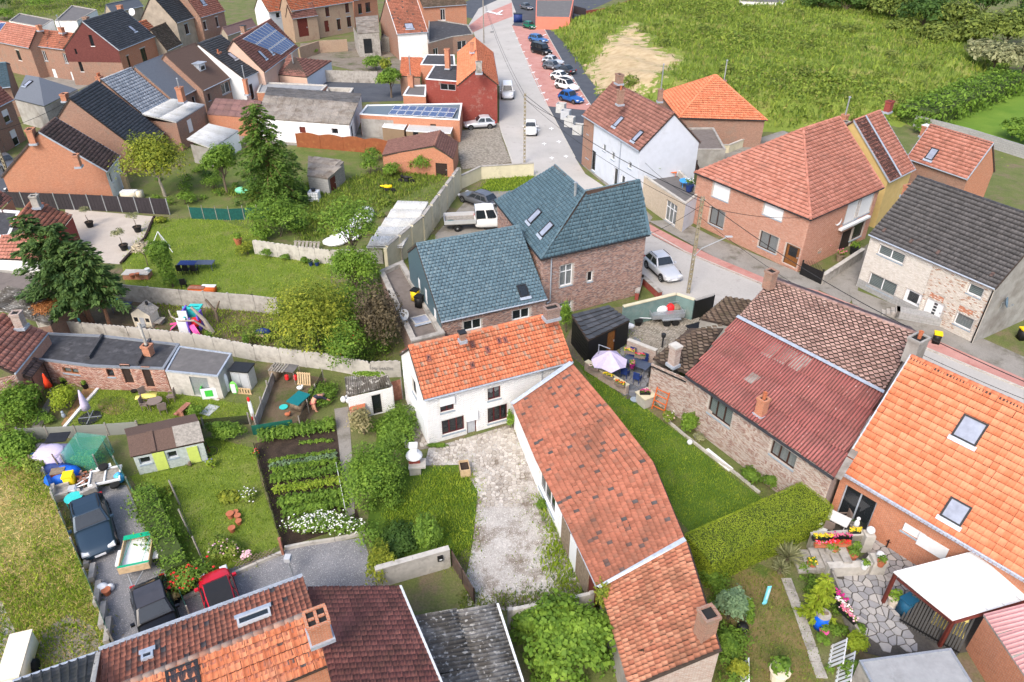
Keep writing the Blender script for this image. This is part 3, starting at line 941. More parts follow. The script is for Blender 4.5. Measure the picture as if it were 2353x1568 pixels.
sheet('driveway',[(1058,300),(1146,280),(1152,312),(1176,376),(1060,392),(1050,340)],Z1,G_COB)
sheet('courtyard',[(1000,540),(1090,440),(1230,400),(1215,520),(1000,560)],Z1,G_CONC)
sheet('courtyard_grass',[(1095,440),(1125,412),(1228,404),(1215,432),(1160,440)],Z2,G_LAWND)
sheet('lawn',[(345,505),(590,500),(620,560),(620,590),(760,600),(760,700),(640,690),(290,660),(280,610)],Z1,G_LAWN)
sheet('gravel_patio',[(150,480),(357,498),(335,545),(278,608),(185,600),(150,540)],Z1,G_GRAVP)
sheet('play_yard',[(150,690),(640,700),(640,800),(400,790),(110,752)],Z1,G_DIRT)
sheet('lawn',[(130,1000),(232,888),(330,893),(565,930),(575,962),(470,975),(300,975)],Z1,G_LAWN)
sheet('chip_bed',[(140,975),(200,880),(228,895),(148,985)],Z2,G_CHIP)
sheet('path',[(72,982),(112,912),(124,920),(94,985)],Z3,G_CONC)
sheet('terrace_strip',[(80,845),(200,855),(380,868),(505,905),(505,918),(380,890),(230,880),(90,862)],Z3,G_TILE)
g=MB();ell=[Q('20',1045+150*math.cos(a*math.pi/12),592+86*math.sin(a*math.pi/12))for a in range(24)]
sheet('dry_grass_patch',ell,Z2,G_DRY)
sheet('lawn',[(300,1095),(400,1050),(480,1005),(585,1030),(600,1110),(645,1250),(530,1330),(430,1330)],Z1,G_LAWN)
sheet('kitchen_garden',[(585,1020),(760,975),(785,1000),(800,1120),(830,1200),(650,1260),(620,1150)],Z1,EARTH)
sheet('hen_yard',[(590,960),(640,850),(750,870),(740,930),(690,985),(600,1000)],Z1,G_DIRT)
sheet('path',[(768,940),(800,935),(803,960),(812,1100),(815,1180),(795,1190),(778,1020)],Z3,G_CONC)
sheet('gravel_drive',[(165,1120),(290,1115),(330,1200),(385,1330),(430,1440),(330,1500),(262,1482),(200,1300)],Z1,G_GRAV)
sheet('gravel_forecourt',[(400,1390),(520,1310),(660,1262),(835,1235),(865,1340),(860,1370),(700,1360),(430,1450)],Z1,G_GRAV)
sheet('hay_field',[(-60,1010),(40,1040),(110,1110),(190,1300),(262,1482),(210,1580),(-60,1600)],Z1,G_HAY)
sheet('bare_patch',[(95,1452),(160,1410),(215,1440),(235,1490),(150,1530),(90,1510)],Z2,ground('bare ground',[(.3,(.24,.21,.17)),(.7,(.34,.31,.26))],1,14,.5,patch=(.2,.2,.06),pscale=.6,pamt=.4))
sheet('gravel_strip',[(-40,1330),(5,1385),(35,1450),(75,1560),(-60,1590)],Z2,G_GRAVW)
GV=[(975,1070),(985,1030),(1060,1010),(1175,975),(1215,1040),(1262,1130),(1300,1230),(1352,1345),(1330,1368),(1170,1405),(1075,1392),(1070,1330),(1088,1240),(1098,1130),(1060,1068)]
sheet('gravel_court',GV,Z2,G_GRAVW)
sheet('path',[(925,930),(945,925),(985,1030),(960,1035)],Z2,G_JOINTL)
sheet('garden',[(870,960),(925,940),(960,1040),(975,1075),(1062,1068),(1098,1130),(1085,1250),(1030,1290),(870,1310),(845,1200)],Z1,G_LAWND)
sheet('lawn',[(1316,815),(1345,800),(1372,870),(1450,920),(1480,935),(1590,1020),(1700,1110),(1790,1170),(1600,1240),(1540,1170),(1440,1010)],Z1,G_LAWND)
sheet('patio',[(1395,880),(1425,800),(1460,770),(1500,830),(1490,905),(1440,918)],Z3,G_JOINT)
sheet('cobbled_yard',[(1435,800),(1440,745),(1590,722),(1640,745),(1560,790),(1500,822)],Z3,G_COB)
sheet('pavement',[(1490,508),(1560,505),(1640,545),(1840,628),(1888,655),(1880,668),(1760,640),(1640,590)],.09,G_CONC)
sheet('pavement',[(1338,380),(1400,395),(1500,500),(1488,516),(1420,450)],.03,G_CONC)
sheet('pavement',[(1950,660),(2240,770),(2353,820),(2353,872),(2135,778),(1960,702)],.08,G_CONC)
sheet('yard',[(1640,352),(1720,325),(1800,300),(1860,330),(1700,380),(1600,375)],Z1,G_CONC)
sheet('yard',[(1290,800),(1330,720),(1460,700),(1440,800),(1350,850)],Z1,G_COB)
sheet('alley',[(1880,640),(1960,590),(1995,560),(1970,670),(1950,700),(1880,665)],Z3,G_CONC)
sheet('lawn',[(1600,1315),(1720,1285),(1800,1320),(1850,1420),(1900,1590),(1640,1590),(1620,1450)],Z1,G_DRY)
sheet('terrace',[(1850,1190),(1930,1100),(2070,1180),(2260,1290),(2353,1340),(2353,1480),(2070,1520),(1985,1500),(1930,1390),(1915,1330),(1990,1270),(1990,1240),(1860,1240)],Z2,G_JOINT)
sheet('far_lawn',[(2170,280),(2310,195),(2330,160),(2480,170),(2480,330),(2353,345),(2290,325)],Z1,ground('bright lawn',[(.3,(.10,.20,.02)),(.7,(.17,.27,.035))],.2,8,.3,patch=(.24,.28,.08),pscale=.12,pamt=.34))
sheet('yard',[(60,116),(170,126),(275,128),(372,96),(420,105),(310,152),(228,184),(157,218),(100,192)],Z1,G_CONC)
sheet('yard',[(470,282),(560,280),(690,300),(830,296),(900,318),(880,350),(690,335),(560,330)],Z1,G_CONC)
sheet('side_street',[(-60,360),(30,385),(52,440),(-60,470)],Z2,G_ASPH)
sheet('back_yard',[(470,360),(830,320),(870,400),(1050,395),(1055,440),(900,480),(760,560),(640,550),(400,470),(260,460)],.003,ground('garden mix',[(.25,(.09,.15,.03)),(.5,(.15,.19,.05)),(.75,(.22,.17,.10))],.5,9,.5,bump=.05))
sheet('stone_yard',[(690,100),(960,90),(985,130),(930,190),(760,150),(690,130)],Z1,ground('rubble yard',[(.3,(.2,.17,.14)),(.7,(.3,.26,.21))],.6,6,.5,patch=(.09,.11,.04),pscale=.2,pamt=.42))
sheet('membrane_yard',[(720,185),(960,195),(925,232),(830,235),(740,210)],Z1,G_ASPH)
# paving pieces: irregular slabs cut from a cell pattern
def crazy(pts,size,mat,parent_name,gap=.03,h=.03,limit=300,keep=1.0,name='paving_stone',z=0.0):
 poly=[P(x,y,z)for x,y in pts]
 xs=[p.x for p in poly];ys=[p.y for p in poly]
 nx=int((max(xs)-min(xs))/size)+3;ny=int((max(ys)-min(ys))/size)+3
 S=np.array([[(min(xs)+(i-1+random.uniform(.08,.92))*size,min(ys)+(j-1+random.uniform(.08,.92))*size)for j in range(ny)]for i in range(nx)])
 root=thing(parent_name[0],parent_name[1],parent_name[2],(sum(xs)/len(xs),sum(ys)/len(ys),z),world=True)
 cells=[]
 for i in range(1,nx-1):
  for j in range(1,ny-1):
   c=S[i,j]
   if not inpoly(np.array([c[0]]),np.array([c[1]]),poly)[0]or random.random()>keep:continue
   q=[(c[0]-2*size,c[1]-2*size),(c[0]+2*size,c[1]-2*size),(c[0]+2*size,c[1]+2*size),(c[0]-2*size,c[1]+2*size)]
   for di in(-2,-1,0,1,2):
    for dj in(-2,-1,0,1,2):
     if(di or dj)and 0<=i+di<nx and 0<=j+dj<ny and q:
      d=S[i+di,j+dj]-c;L=np.hypot(*d);n=d/L;lim=L/2-gap/2;out=[]
      for k in range(len(q)):
       a,b=q[k],q[(k+1)%len(q)]
       da=lim-((a[0]-c[0])*n[0]+(a[1]-c[1])*n[1]);db=lim-((b[0]-c[0])*n[0]+(b[1]-c[1])*n[1])
       if da>=0:out.append(a)
       if(da>0)!=(db>0):t=da/(da-db);out.append((a[0]+(b[0]-a[0])*t,a[1]+(b[1]-a[1])*t))
      q=out
   if len(q)>=3:cells.append((c,q))
 cells.sort(key=lambda t:t[0][1])
 rest=MB()
 for k,(c,q)in enumerate(cells):
  hh=h+.03+random.gauss(0,.004);m=len(q)
  vs=[(x,y,z+.002)for x,y in q]+[(c[0]+(x-c[0])*.96,c[1]+(y-c[1])*.96,z+hh)for x,y in q]
  fs=[tuple(range(m,2*m))]+[(a,(a+1)%m,(a+1)%m+m,a+m)for a in range(m)]
  if k<limit:MB().add(vs,fs).build(name,mat,root)
  else:rest.add(vs,fs)
 if rest.f:rest.build(name,mat,root)['kind']='stuff'
 return root
S_SLATE=tiles('blue grey flagstone',[(0,(.13,.145,.17)),(.5,(.19,.20,.22)),(1,(.26,.26,.27))],grain=.3,rough=.5,spec=.4)
S_FLAG=tiles('pale grey flagstone',[(0,(.25,.25,.265)),(.5,(.35,.345,.35)),(1,(.44,.42,.40))],grain=.25)
S_CREAM=tiles('cream flagstone',[(0,(.40,.36,.31)),(.5,(.52,.48,.43)),(1,(.62,.58,.53))],grain=.3,dirt=(.25,.22,.18),damt=.36,dscale=.7)
S_COB=tiles('grey cobble',[(0,(.22,.20,.16)),(.5,(.30,.27,.23)),(1,(.38,.35,.30))],grain=.35)
crazy([(1398,878),(1425,802),(1460,772),(1498,830),(1488,903),(1440,916)],.42,S_SLATE,('patio_paving','dark slate crazy paving of the small patio with parasol','paving'),.03,.035)
crazy([(1925,1340),(1995,1275),(1950,1210),(1960,1130),(2065,1190),(2150,1260),(2130,1320),(2060,1400),(2110,1500),(2010,1490),(1945,1390)],.4,S_FLAG,('terrace_paving','grey crazy paving of the terrace below the orange roof house','paving'),.04,.035)
crazy([(985,1062),(1000,1030),(1060,1012),(1172,980),(1200,1040),(1212,1110),(1195,1165),(1110,1165),(1100,1120),(1062,1066)],.24,S_CREAM,('court_paving','cream crazy paving in front of the white cottage','paving'),.045,.03,keep=.86)
crazy([(926,932),(944,928),(984,1030),(962,1034)],.3,S_CREAM,('side_paving','worn stone paving along the side of the white cottage','paving'),.04,.03,keep=.9)
def cobbles(pts,size,name,label):
 p=spread(pts,10)
 poly=[P(x,y)for x,y in pts];xs=[q.x for q in poly];ys=[q.y for q in poly]
 gx,gy=np.meshgrid(np.arange(min(xs),max(xs),size*1.25),np.arange(min(ys),max(ys),size));gx=gx+(np.arange(gx.shape[0])%2)[:,None]*size*.6
 x,y=gx.ravel(),gy.ravel();k=inpoly(x,y,poly);x,y=x[k],y[k];N=len(x)
 x=x+RNG.normal(0,size*.06,N);y=y+RNG.normal(0,size*.06,N)
 a,b,s=size*.56,size*.43,.8
 T=np.array([(-a,-b,0),(a,-b,0),(a,b,0),(-a,b,0),(-a*s,-b*s,1),(a*s,-b*s,1),(a*s,b*s,1),(-a*s,b*s,1)])
 V=np.repeat(T[None],N,0);V[:,:,2]*=(.03+RNG.normal(0,.004,N))[:,None];V[:,:,2]+=.035;V[:,:,0]+=x[:,None];V[:,:,1]+=y[:,None]
 F=np.array([(4,5,6,7),(0,1,5,4),(1,2,6,5),(2,3,7,6),(3,0,4,7)])
 o=npobj('cobbles',V.reshape(-1,3),(F[None]+(np.arange(N)*8)[:,None,None]).reshape(-1,4),S_COB);tag(o,label,'cobbles',kind='stuff')
cobbles([(1436,798),(1441,747),(1590,724),(1638,745),(1560,788),(1502,820)],.16,'yard','grey cobbles of the trailer yard')
cobbles([(1060,302),(1146,284),(1154,320),(1174,374),(1062,390),(1053,342)],.2,'drive','old cobbles of the driveway by the red house')
mb=MB()
for k in range(11):
 pass
 # ------------------------------------------------------------------ the overgrown hill
HILL=[P(*p)for p in((1262,66),(1300,105),(1325,130),(1348,172),(1372,222),(1470,250),(1560,300),(1770,305),(1905,300),(2080,290),(2200,235),(2310,190),(2330,120),(2200,40),(2000,10),(1700,8),(1400,18))]
def hill_h(x,y):
 d=np.full(x.shape,1e9);n=len(HILL)
 for i in range(n):
  a,b=HILL[i],HILL[(i+1)%n];dx,dy=b.x-a.x,b.y-a.y
  t=np.clip(((x-a.x)*dx+(y-a.y)*dy)/(dx*dx+dy*dy),0,1)
  d=np.minimum(d,np.hypot(x-a.x-t*dx,y-a.y-t*dy))
 ins=inpoly(x,y,HILL)
 s=np.clip(d/9.0,0,1);s=s*s*(3-2*s)
 bumpy=.35*np.sin(x*.31)*np.cos(y*.27)+.2*np.sin(x*.83+y*.6)
 fade=np.clip((y-75)/60,0,1)
 return np.where(ins,s*(3.4+bumpy-1.2*fade),-.05)
xs=np.arange(5,175,1.0);ys=np.arange(76,235,1.0)
gx,gy=np.meshgrid(xs,ys);gz=hill_h(gx,gy)+RNG.normal(0,.03,gx.shape)
nx,ny=len(xs),len(ys)
idx=np.arange(nx*ny).reshape(ny,nx)
F=np.stack([idx[:-1,:-1],idx[:-1,1:],idx[1:,1:],idx[1:,:-1]],-1).reshape(-1,4)
keep=(gz.ravel()[F]>-.04).any(1)
HB=[P(*Q('02',*p),1.5)for p in((640,590),(900,390),(1100,270),(1260,380),(1240,480),(1540,560),(1250,860),(1000,720),(800,800))]
hm=NT('hill earth and grass');geo=hm.new('NewGeometry').outputs['Position']
att=hm.new('Attribute',attribute_name='bare').outputs['Fac']
gcol=hm.ramp(hm.noise(geo,.18,8,.7),[(.28,(.12,.18,.03)),(.5,(.19,.25,.045)),(.62,(.27,.27,.08)),(.75,(.38,.32,.15))])
scol=hm.ramp(hm.noise(geo,.8,6),[(.3,(.40,.30,.17)),(.7,(.56,.45,.29))])
fac=hm.ramp(hm.math('ADD',att,hm.math('MULTIPLY',hm.math('SUBTRACT',hm.noise(geo,.55,7,.7),.5),2.6)),[(.5,(0,0,0)),(.66,(1,1,1))])
hm.bump(hm.noise(geo,3,6,.7),.25,.8)
hm.fin(hm.mix(fac,gcol,scol),.95,0,.15)
V=np.stack([gx,gy,gz],-1).reshape(-1,3)
me=npmesh('hill',V,F[keep],True);me.materials.append(hm.m)
at=me.attributes.new('bare','FLOAT','POINT')
bare=np.zeros(nx*ny)
cx,cy=sum(p.x for p in HB)/len(HB),sum(p.y for p in HB)/len(HB)
bare[inpoly(V[:,0],V[:,1],HB)]=1.0
d2=np.full(len(V),1e9)
for i in range(len(HB)):
 a,b=HB[i],HB[(i+1)%len(HB)];dx,dy=b.x-a.x,b.y-a.y
 t=np.clip(((V[:,0]-a.x)*dx+(V[:,1]-a.y)*dy)/(dx*dx+dy*dy),0,1);d2=np.minimum(d2,np.hypot(V[:,0]-a.x-t*dx,V[:,1]-a.y-t*dy))
bare=np.where(bare>0,np.clip(.55+d2/9,0,.95),np.clip(.55-d2/9,0,1))
at.data.foreach_set('value',bare.astype(np.float32))
o=link(bpy.data.objects.new('hill',me));o['kind']='structure'
BAREV=(V[:,0].reshape(ny,nx),V[:,1].reshape(ny,nx),bare.reshape(ny,nx))
# ------------------------------------------------------------------ more materials
R3=lambda a,b,c:[(0,a),(.5,b),(1,c)]
T_NEWOR=tiles('new orange tile',R3((.60,.18,.085),(.69,.225,.115),(.74,.27,.145)),grain=.25,rough=.6)
T_ORANGE=tiles('orange clay tile',[(0,(.50,.15,.075)),(.6,(.60,.195,.10)),(.86,(.62,.235,.13)),(.9,(.42,.24,.17)),(1,(.36,.22,.16))],dirt=(.20,.11,.07),damt=.37,dscale=.55,spots=(.30,.24,.18),spamt=.34,spscale=5)
T_OLDRED=tiles('old red clay tile',[(0,(.30,.11,.07)),(.30,(.38,.14,.09)),(.62,(.45,.17,.11)),(.88,(.36,.15,.10)),(.945,(.30,.13,.09)),(.955,(.07,.065,.068)),(1,(.10,.095,.10))],dirt=(.17,.075,.05),damt=.44,dscale=.35,spots=(.05,.035,.02),spamt=.27,spscale=4)
T_OLDOR=tiles('old orange pantile',[(0,(.38,.14,.085)),(.5,(.49,.20,.12)),(1,(.56,.27,.17))],dirt=(.18,.085,.05),damt=.45,dscale=.8,spots=(.03,.022,.015),spamt=.31,spscale=3.5)
T_PINK=tiles('pinkish clay tile',[(0,(.36,.145,.105)),(.5,(.45,.19,.14)),(1,(.52,.235,.18))],dirt=(.27,.13,.10),damt=.4,dscale=.8)
T_PINKD=tiles('brown red clay tile',[(0,(.22,.105,.085)),(.5,(.29,.135,.11)),(1,(.35,.17,.14))],dirt=(.12,.06,.045),damt=.42,dscale=.7)
T_WINE=tiles('wine red tile',[(0,(.18,.065,.055)),(.5,(.24,.085,.07)),(1,(.30,.115,.09))],dirt=(.09,.045,.03),damt=.45,dscale=.9,spots=(.035,.025,.018),spamt=.28,spscale=5)
T_BROWN=tiles('brown tile',[(0,(.085,.055,.05)),(.5,(.12,.08,.07)),(1,(.16,.11,.10))],dirt=(.06,.05,.04),damt=.4)
T_DARK=tiles('anthracite tile',[(0,(.045,.05,.058)),(.5,(.062,.068,.078)),(1,(.085,.09,.102))],rough=.5,spec=.45)
T_BLACK=tiles('dark grey brown tile',[(0,(.050,.048,.050)),(.5,(.066,.063,.066)),(1,(.085,.08,.083))],rough=.55,spec=.4)
T_SLATE=tiles('blue green slate',[(0,(.07,.125,.16)),(.45,(.085,.15,.19)),(.85,(.10,.17,.212)),(1,(.12,.185,.22))],dirt=(.06,.105,.135),damt=.40,dscale=.9,spots=(.36,.36,.31),spamt=.19,spscale=7,rough=.5,spec=.45)
T_SLATEG=tiles('pale grey slate',[(0,(.25,.28,.32)),(.5,(.34,.37,.41)),(1,(.42,.45,.49))],rough=.5)
T_DIAM=tiles('lichened pink diamond tile',[(0,(.24,.15,.13)),(.5,(.35,.225,.195)),(1,(.43,.29,.25))],dirt=(.17,.10,.085),damt=.4,dscale=.9,spots=(.52,.47,.44),spamt=.31,spscale=6)
T_MOSS=tiles('mossy dark tile',[(0,(.10,.07,.05)),(.5,(.15,.105,.08)),(1,(.20,.15,.12))],dirt=(.065,.055,.035),damt=.5,dscale=1.2)
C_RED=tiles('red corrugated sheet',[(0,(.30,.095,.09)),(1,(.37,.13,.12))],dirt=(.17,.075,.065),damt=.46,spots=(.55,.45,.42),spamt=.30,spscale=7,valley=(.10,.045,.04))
C_GREY=tiles('old corrugated sheet',[(0,(.24,.22,.195)),(1,(.34,.31,.28))],dirt=(.10,.075,.055),damt=.46,dscale=.8,spots=(.44,.41,.38),spamt=.3,spscale=5)
C_MOSS=tiles('mossy corrugated sheet',[(0,(.26,.255,.245)),(1,(.36,.35,.33))],dirt=(.04,.03,.018),damt=.62,dscale=1.1,spots=(.40,.39,.36),spamt=.40,spscale=5)
C_MAUVE=tiles('mauve corrugated sheet',[(0,(.20,.12,.11)),(1,(.28,.16,.15))],dirt=(.15,.09,.08),damt=.4)
C_WHITE=tiles('white steel sheet',[(0,(.52,.53,.52)),(1,(.64,.65,.65))],dirt=(.34,.33,.29),damt=.4,dscale=1.2,rough=.5)
C_TEAL=tiles('blue grey steel sheet',[(0,(.12,.16,.19)),(1,(.17,.21,.25))],rough=.5)
C_DARK=tiles('dark corrugated sheet',[(0,(.05,.052,.056)),(1,(.08,.08,.085))],rough=.7)
F_DARK=plain('dark roofing felt',(.055,.056,.062),.25,2.5,.9,stain=(.13,.13,.14),sscale=1.4,samt=.38)
F_GREY=plain('grey roofing felt',(.13,.125,.125),.12,2.5,.9,stain=(.19,.18,.175),sscale=.7,samt=.4)
F_TAUPE=plain('taupe roofing felt',(.17,.145,.13),.15,3,.9,stain=(.11,.095,.085),sscale=.9,samt=.4)
F_LIGHT=plain('light grey membrane',(.30,.31,.32),.12,2.5,.8,stain=(.2,.2,.2),sscale=.8,samt=.4)
F_BROWN=plain('brown shingle',(.115,.075,.06),.25,14,.95,bump=.01,bscale=30)
F_BLUEG=plain('smooth grey blue roofing',(.125,.14,.165),.1,6,.7)
F_WOOD=plain('rust brown vine',(.2,.09,.04),.3,6,.95)
SOLAR=plain('solar cell',(.035,.055,.16),.15,4,.2,spec=.6)
SOLARF=plain('solar panel frame',(.55,.57,.6),.05,4,.4)
BR_OR=bricks('orange brick',(.48,.155,.075),(.58,.21,.105),(.46,.33,.25))
BR_RED=bricks('red painted brick',(.28,.052,.042),(.33,.07,.055),(.24,.075,.06),stain=(.30,.17,.14),samt=.38)
BR_BRN=bricks('old brown brick',(.28,.13,.09),(.40,.20,.135),(.34,.29,.24),stain=(.26,.19,.15),samt=.42)
BR_MAR=bricks('maroon cladding',(.155,.045,.042),(.19,.06,.055),(.09,.035,.03),w=.24,h=.09)
BR_PINK=bricks('pink brick',(.48,.20,.13),(.54,.26,.18),(.52,.38,.30))
BR_PALE=bricks('pale mixed brick',(.47,.40,.36),(.36,.24,.20),(.52,.47,.43),w=.23,h=.075)
BR_TAN=bricks('tan brick',(.40,.27,.18),(.46,.31,.21),(.36,.30,.24),stain=(.30,.19,.14),samt=.4)
BR_MIX=bricks('mottled brick',(.30,.165,.125),(.20,.12,.10),(.40,.36,.33),w=.22,h=.075)
BR_WHT=bricks('whitewashed brick',(.63,.60,.55),(.58,.54,.48),(.46,.42,.36),w=.26,h=.085)
BR_CREAM=bricks('cream brick',(.52,.42,.31),(.58,.48,.37),(.50,.44,.36))
BR_PATCH=bricks('patchy whitewashed brick',(.62,.58,.53),(.60,.55,.48),(.5,.46,.4),w=.2,h=.07,stain=(.42,.18,.10),samt=.40)
BLOCK=bricks('grey block',(.34,.34,.34),(.39,.39,.38),(.28,.28,.27),w=.5,h=.25,m=.02)
S_MIX=tiles('mottled brick piece',[(0,(.19,.145,.145)),(.3,(.32,.20,.17)),(.6,(.42,.25,.20)),(.85,(.48,.33,.28)),(1,(.40,.34,.32))],grain=.3)
S_PALE=tiles('pale mixed brick piece',[(0,(.33,.20,.165)),(.28,(.42,.31,.26)),(.6,(.50,.42,.37)),(1,(.57,.50,.45))],grain=.3)
S_PINK=tiles('pink brick piece',[(0,(.50,.24,.165)),(.5,(.56,.29,.205)),(1,(.60,.34,.25))],grain=.3)
S_WHT=tiles('whitewashed brick piece',[(0,(.64,.60,.53)),(.5,(.71,.68,.62)),(1,(.76,.73,.68))],grain=.2,dirt=(.52,.45,.36),damt=.30,dscale=.8)
S_PATCH=tiles('patchy white brick piece',[(0,(.46,.24,.15)),(.10,(.50,.32,.22)),(.16,(.64,.58,.50)),(.6,(.72,.67,.60)),(1,(.77,.73,.67))],grain=.3,dirt=(.42,.24,.15),damt=.36,dscale=.9)
S_LIME=tiles('limewashed brick piece',[(0,(.76,.765,.77)),(.5,(.80,.805,.81)),(1,(.83,.83,.83))],grain=.08,dirt=(.46,.42,.35),damt=.30,dscale=1.0)
S_LONG=tiles('pinkish mixed brick piece',[(0,(.30,.14,.11)),(.3,(.42,.22,.17)),(.7,(.52,.34,.28)),(1,(.56,.43,.37))],grain=.3)
M_MORT=plain('light mortar',(.46,.42,.38),.1,5,.95)
M_MORTW=plain('white mortar',(.66,.65,.62),.06,5,.95)
BLUEW=plain('pale blue grey render',(.56,.60,.67),.05,1.5,.9,stain=(.46,.49,.53),sscale=.6,samt=.36)
BEIGE=plain('dirty beige render',(.36,.31,.25),.12,1.2,.95,stain=(.25,.22,.18),sscale=.5,samt=.45)
PEACH=plain('peach render',(.60,.42,.33),.06,2,.9)
OCHRE=plain('ochre painted wall',(.52,.38,.16),.08,2,.9,stain=(.6,.5,.3),sscale=.8,samt=.35)
SALMON=plain('salmon painted wall',(.62,.20,.14),.05,1.5,.85)
CREAMW=plain('cream rendered wall',(.60,.55,.40),.08,1.5,.92,stain=(.38,.35,.24),sscale=.6,samt=.4)
SLATEW=plain('slate cladding',(.07,.12,.15),.12,8,.5)
def free_house(name,label,cat,faces,walls,tile,zb=0.0,base=None,indiv=False,ridges=(),gutters=(),mode=None,limit=300,group=None):
 """faces: quads of (x, y, z) photograph pixels with heights; walls: (pa, pb, material, windows, apex or None)"""
 fs=[[P(*p)for p in q]for q in faces]
 pts=[p for q in fs for p in q]
 cen=sum((xy(p)for p in pts),Vector())/len(pts);cen.z=zb
 H=thing(name,label,cat,cen,0,group,world=True)
 kind,tm,tw,th=tile[:4]
 r=roof(H,fs,kind,tm,tw,th,base,indiv,pname=tile[4]if len(tile)>4 else 'tile',stagger=tile[5]if len(tile)>5 else 0,mode=mode,limit=limit)
 for a,b in ridges:caps(r,P(*a),P(*b),tm,indiv)
 ws=[]
 for wl in walls:
  pa,pb,m,wins=wl[:4];apex=wl[4]if len(wl)>4 else None
  a,b=P(*pa),P(*pb)
  ap=None
  if apex:
   q=P(*apex);d=(xy(b)-xy(a));ap=((xy(q)-xy(a)).dot(d.normalized()),q.z-.12)
  w=Wall(a,b,wl[6]if len(wl)>6 else zb,a.z-.1,b.z-.1,ap);ws.append(w)
  build_wall(H,w,m,wins,skin=wl[5]if len(wl)>5 else None)
 for a,b in gutters:
  g=MB();g.tube([P(*a)-Vector((0,0,.04)),P(*b)-Vector((0,0,.04))],.065,6);g.build('gutter',ZINC,H)
 u=(fs[0][1]-fs[0][0]);u.z=0;u.normalize()
 return dict(o=H,roof=r,f=fs,u=u,walls=ws)
def pipe(h,pts,r=.05,mat=None,name='downpipe'):
 g=MB();g.tube(pts,r,7);return g.build(name,mat or ZINC,h['o'])
PAN=lambda m,w=.24,t=.34:('pantile',m,w,t)
RIB=lambda m,w=.25,t=.36:('rib',m,w,t)
# ------------------------------------------------------------------ white cottage with orange roof (middle of the photograph)
h=house_gable('white_cottage','limewashed white cottage with bright orange tiled roof and maroon windows',(974.5,919),(1316,831),3.75,(937,794),(1278,722),PAN(T_ORANGE,.2,.28),M_MORTW,
wins={'F':[W('21',1690,572,1822,630,'m2cC'),W('21',2128,440,2250,520,'m2cC'),W('21',1705,738,1918,812,'m3'),W('21',2128,622,2312,712,'m3'),W('21',1935,712,2028,862,'Dgvfm')],
'L':[((2.2,2.35,3.1,3.6),None,'d1')]},indiv=True,base=T_ORANGE,skin={'F':S_LIME,'L':S_LIME})
COTTAGE=h
g=MB();bw=h['walls']['F'];r=bw.px(Q('21',1930,672),Q('21',2032,700));bar(g,bw,r[0],r[1]-.05,r[2],r[3]+.12,.02,.16);g.build('roller_box',PVC,h['o'])
r=bw.px(Q('21',1685,540),Q('21',1822,560));g=MB();bar(g,bw,r[0],r[1],r[2],r[3]+.12,.02,.14);g.build('roller_box',PVC,h['o'])
lw=h['walls']['L'];g=MB();bar(g,lw,3.0,.3,4.7,1.9,.02,.08);g.build('shutter_panel',PVC,h['o'])
pipe(h,[bw.pt(bw.L-2.0,3.5,.08),bw.pt(bw.L-2.0,.1,.08)],.045,GREYP)
for x,y in((1120,805),(1085,793),(1146,784),(1160,782),(985,824),(1085,840)):
 skylight(h,h['f'][0],x,y,.26,.34,T_WINE,GLASSD,.04)
chimney(h,1062,765,6.9,(.32,.32),.7,BR_BRN,cap=DARKM)
chimney(h,1268,705,7.2,(.9,.55),.95,BR_MIX)
# ------------------------------------------------------------------ long barn with old red tiles
E=[(1176,925),(1232,1060),(1289,1175),(1371,1347)]
RG=[(1313,832),(1410,945),(1501,1061),(1574,1238)]
ze,zr=2.2,4.6
fs=[[(*E[i],ze),(*E[i+1],ze),(*RG[i+1],zr),(*RG[i],zr)]for i in range(3)]
h=free_house('long_barn','long barn with sagging old red tiled roof beside the gravel courtyard','barn',fs,
[((1181,923,ze),(1236,1058,ze),LIME,[W('22',35,740,120,950,'z1n')]),((1236,1058,ze),(1292,1173,ze),LIME,[((.3,.5,2.9,1.9),None,'w3')]),((1292,1173,ze),(1373,1345,ze),WOODR,[]),
((1574,1236,zr),(1504,1061,zr),BR_BRN,[]),((1504,1061,zr),(1412,945,zr),BR_BRN,[]),((1412,945,zr),(1313,834,zr),BR_BRN,[])],
('rib',T_OLDRED,.205,.285),base=T_OLDRED,indiv=True,limit=300,gutters=[((1176,925,ze),(1371,1347,ze))])
BARN=h
w=h['walls'][2]
for a,b,m in((.2,1.35,WOOD),(2.35,3.95,WOOD)):
 g=MB();bar(g,w,a,.15,b,1.95,.02,.07);g.build('cladding_panel',m,h['o'])
g=MB();bar(g,w,1.4,.05,2.3,1.95,.02,.06);g.build('door',PVC,h['o'])
lf=MB();q=[P(1371,1347,ze+.07),P(1379,1352,ze+.07),P(1578,1243,zr+.07),P(1571,1234,zr+.07)];slab(lf,q,.02,.02);lf.build('flashing',ZINC,h['o'])
lf=MB();slab(lf,[P(1172,926,ze+.1),P(1180,930,ze+.1),P(1317,836,zr+.12),P(1309,830,zr+.12)],.02,.02);lf.build('flashing',ZINC,h['o'])
fs=[[(1380,1353,2.1),(1446,1580,2.1),(1655,1492,4.5),(1578,1244,4.5)]]
h=free_house('ruined_barn','tumbledown barn end with holed orange pantiles and brick chimney','barn',fs,
[((1384,1352,2.1),(1450,1578,2.1),RENDER,[]),((1450,1578,2.1),(1655,1490,4.5),BR_PALE,[]),((1655,1490,4.5),(1578,1246,4.5),BR_BRN,[])],
('pantile',T_OLDOR,.21,.3),base=T_BROWN,indiv=True)
BARN2=h
chimney(h,1630,1408,5.6,(.62,.62),1.5,BR_BRN,rz=.35,skirt=False)
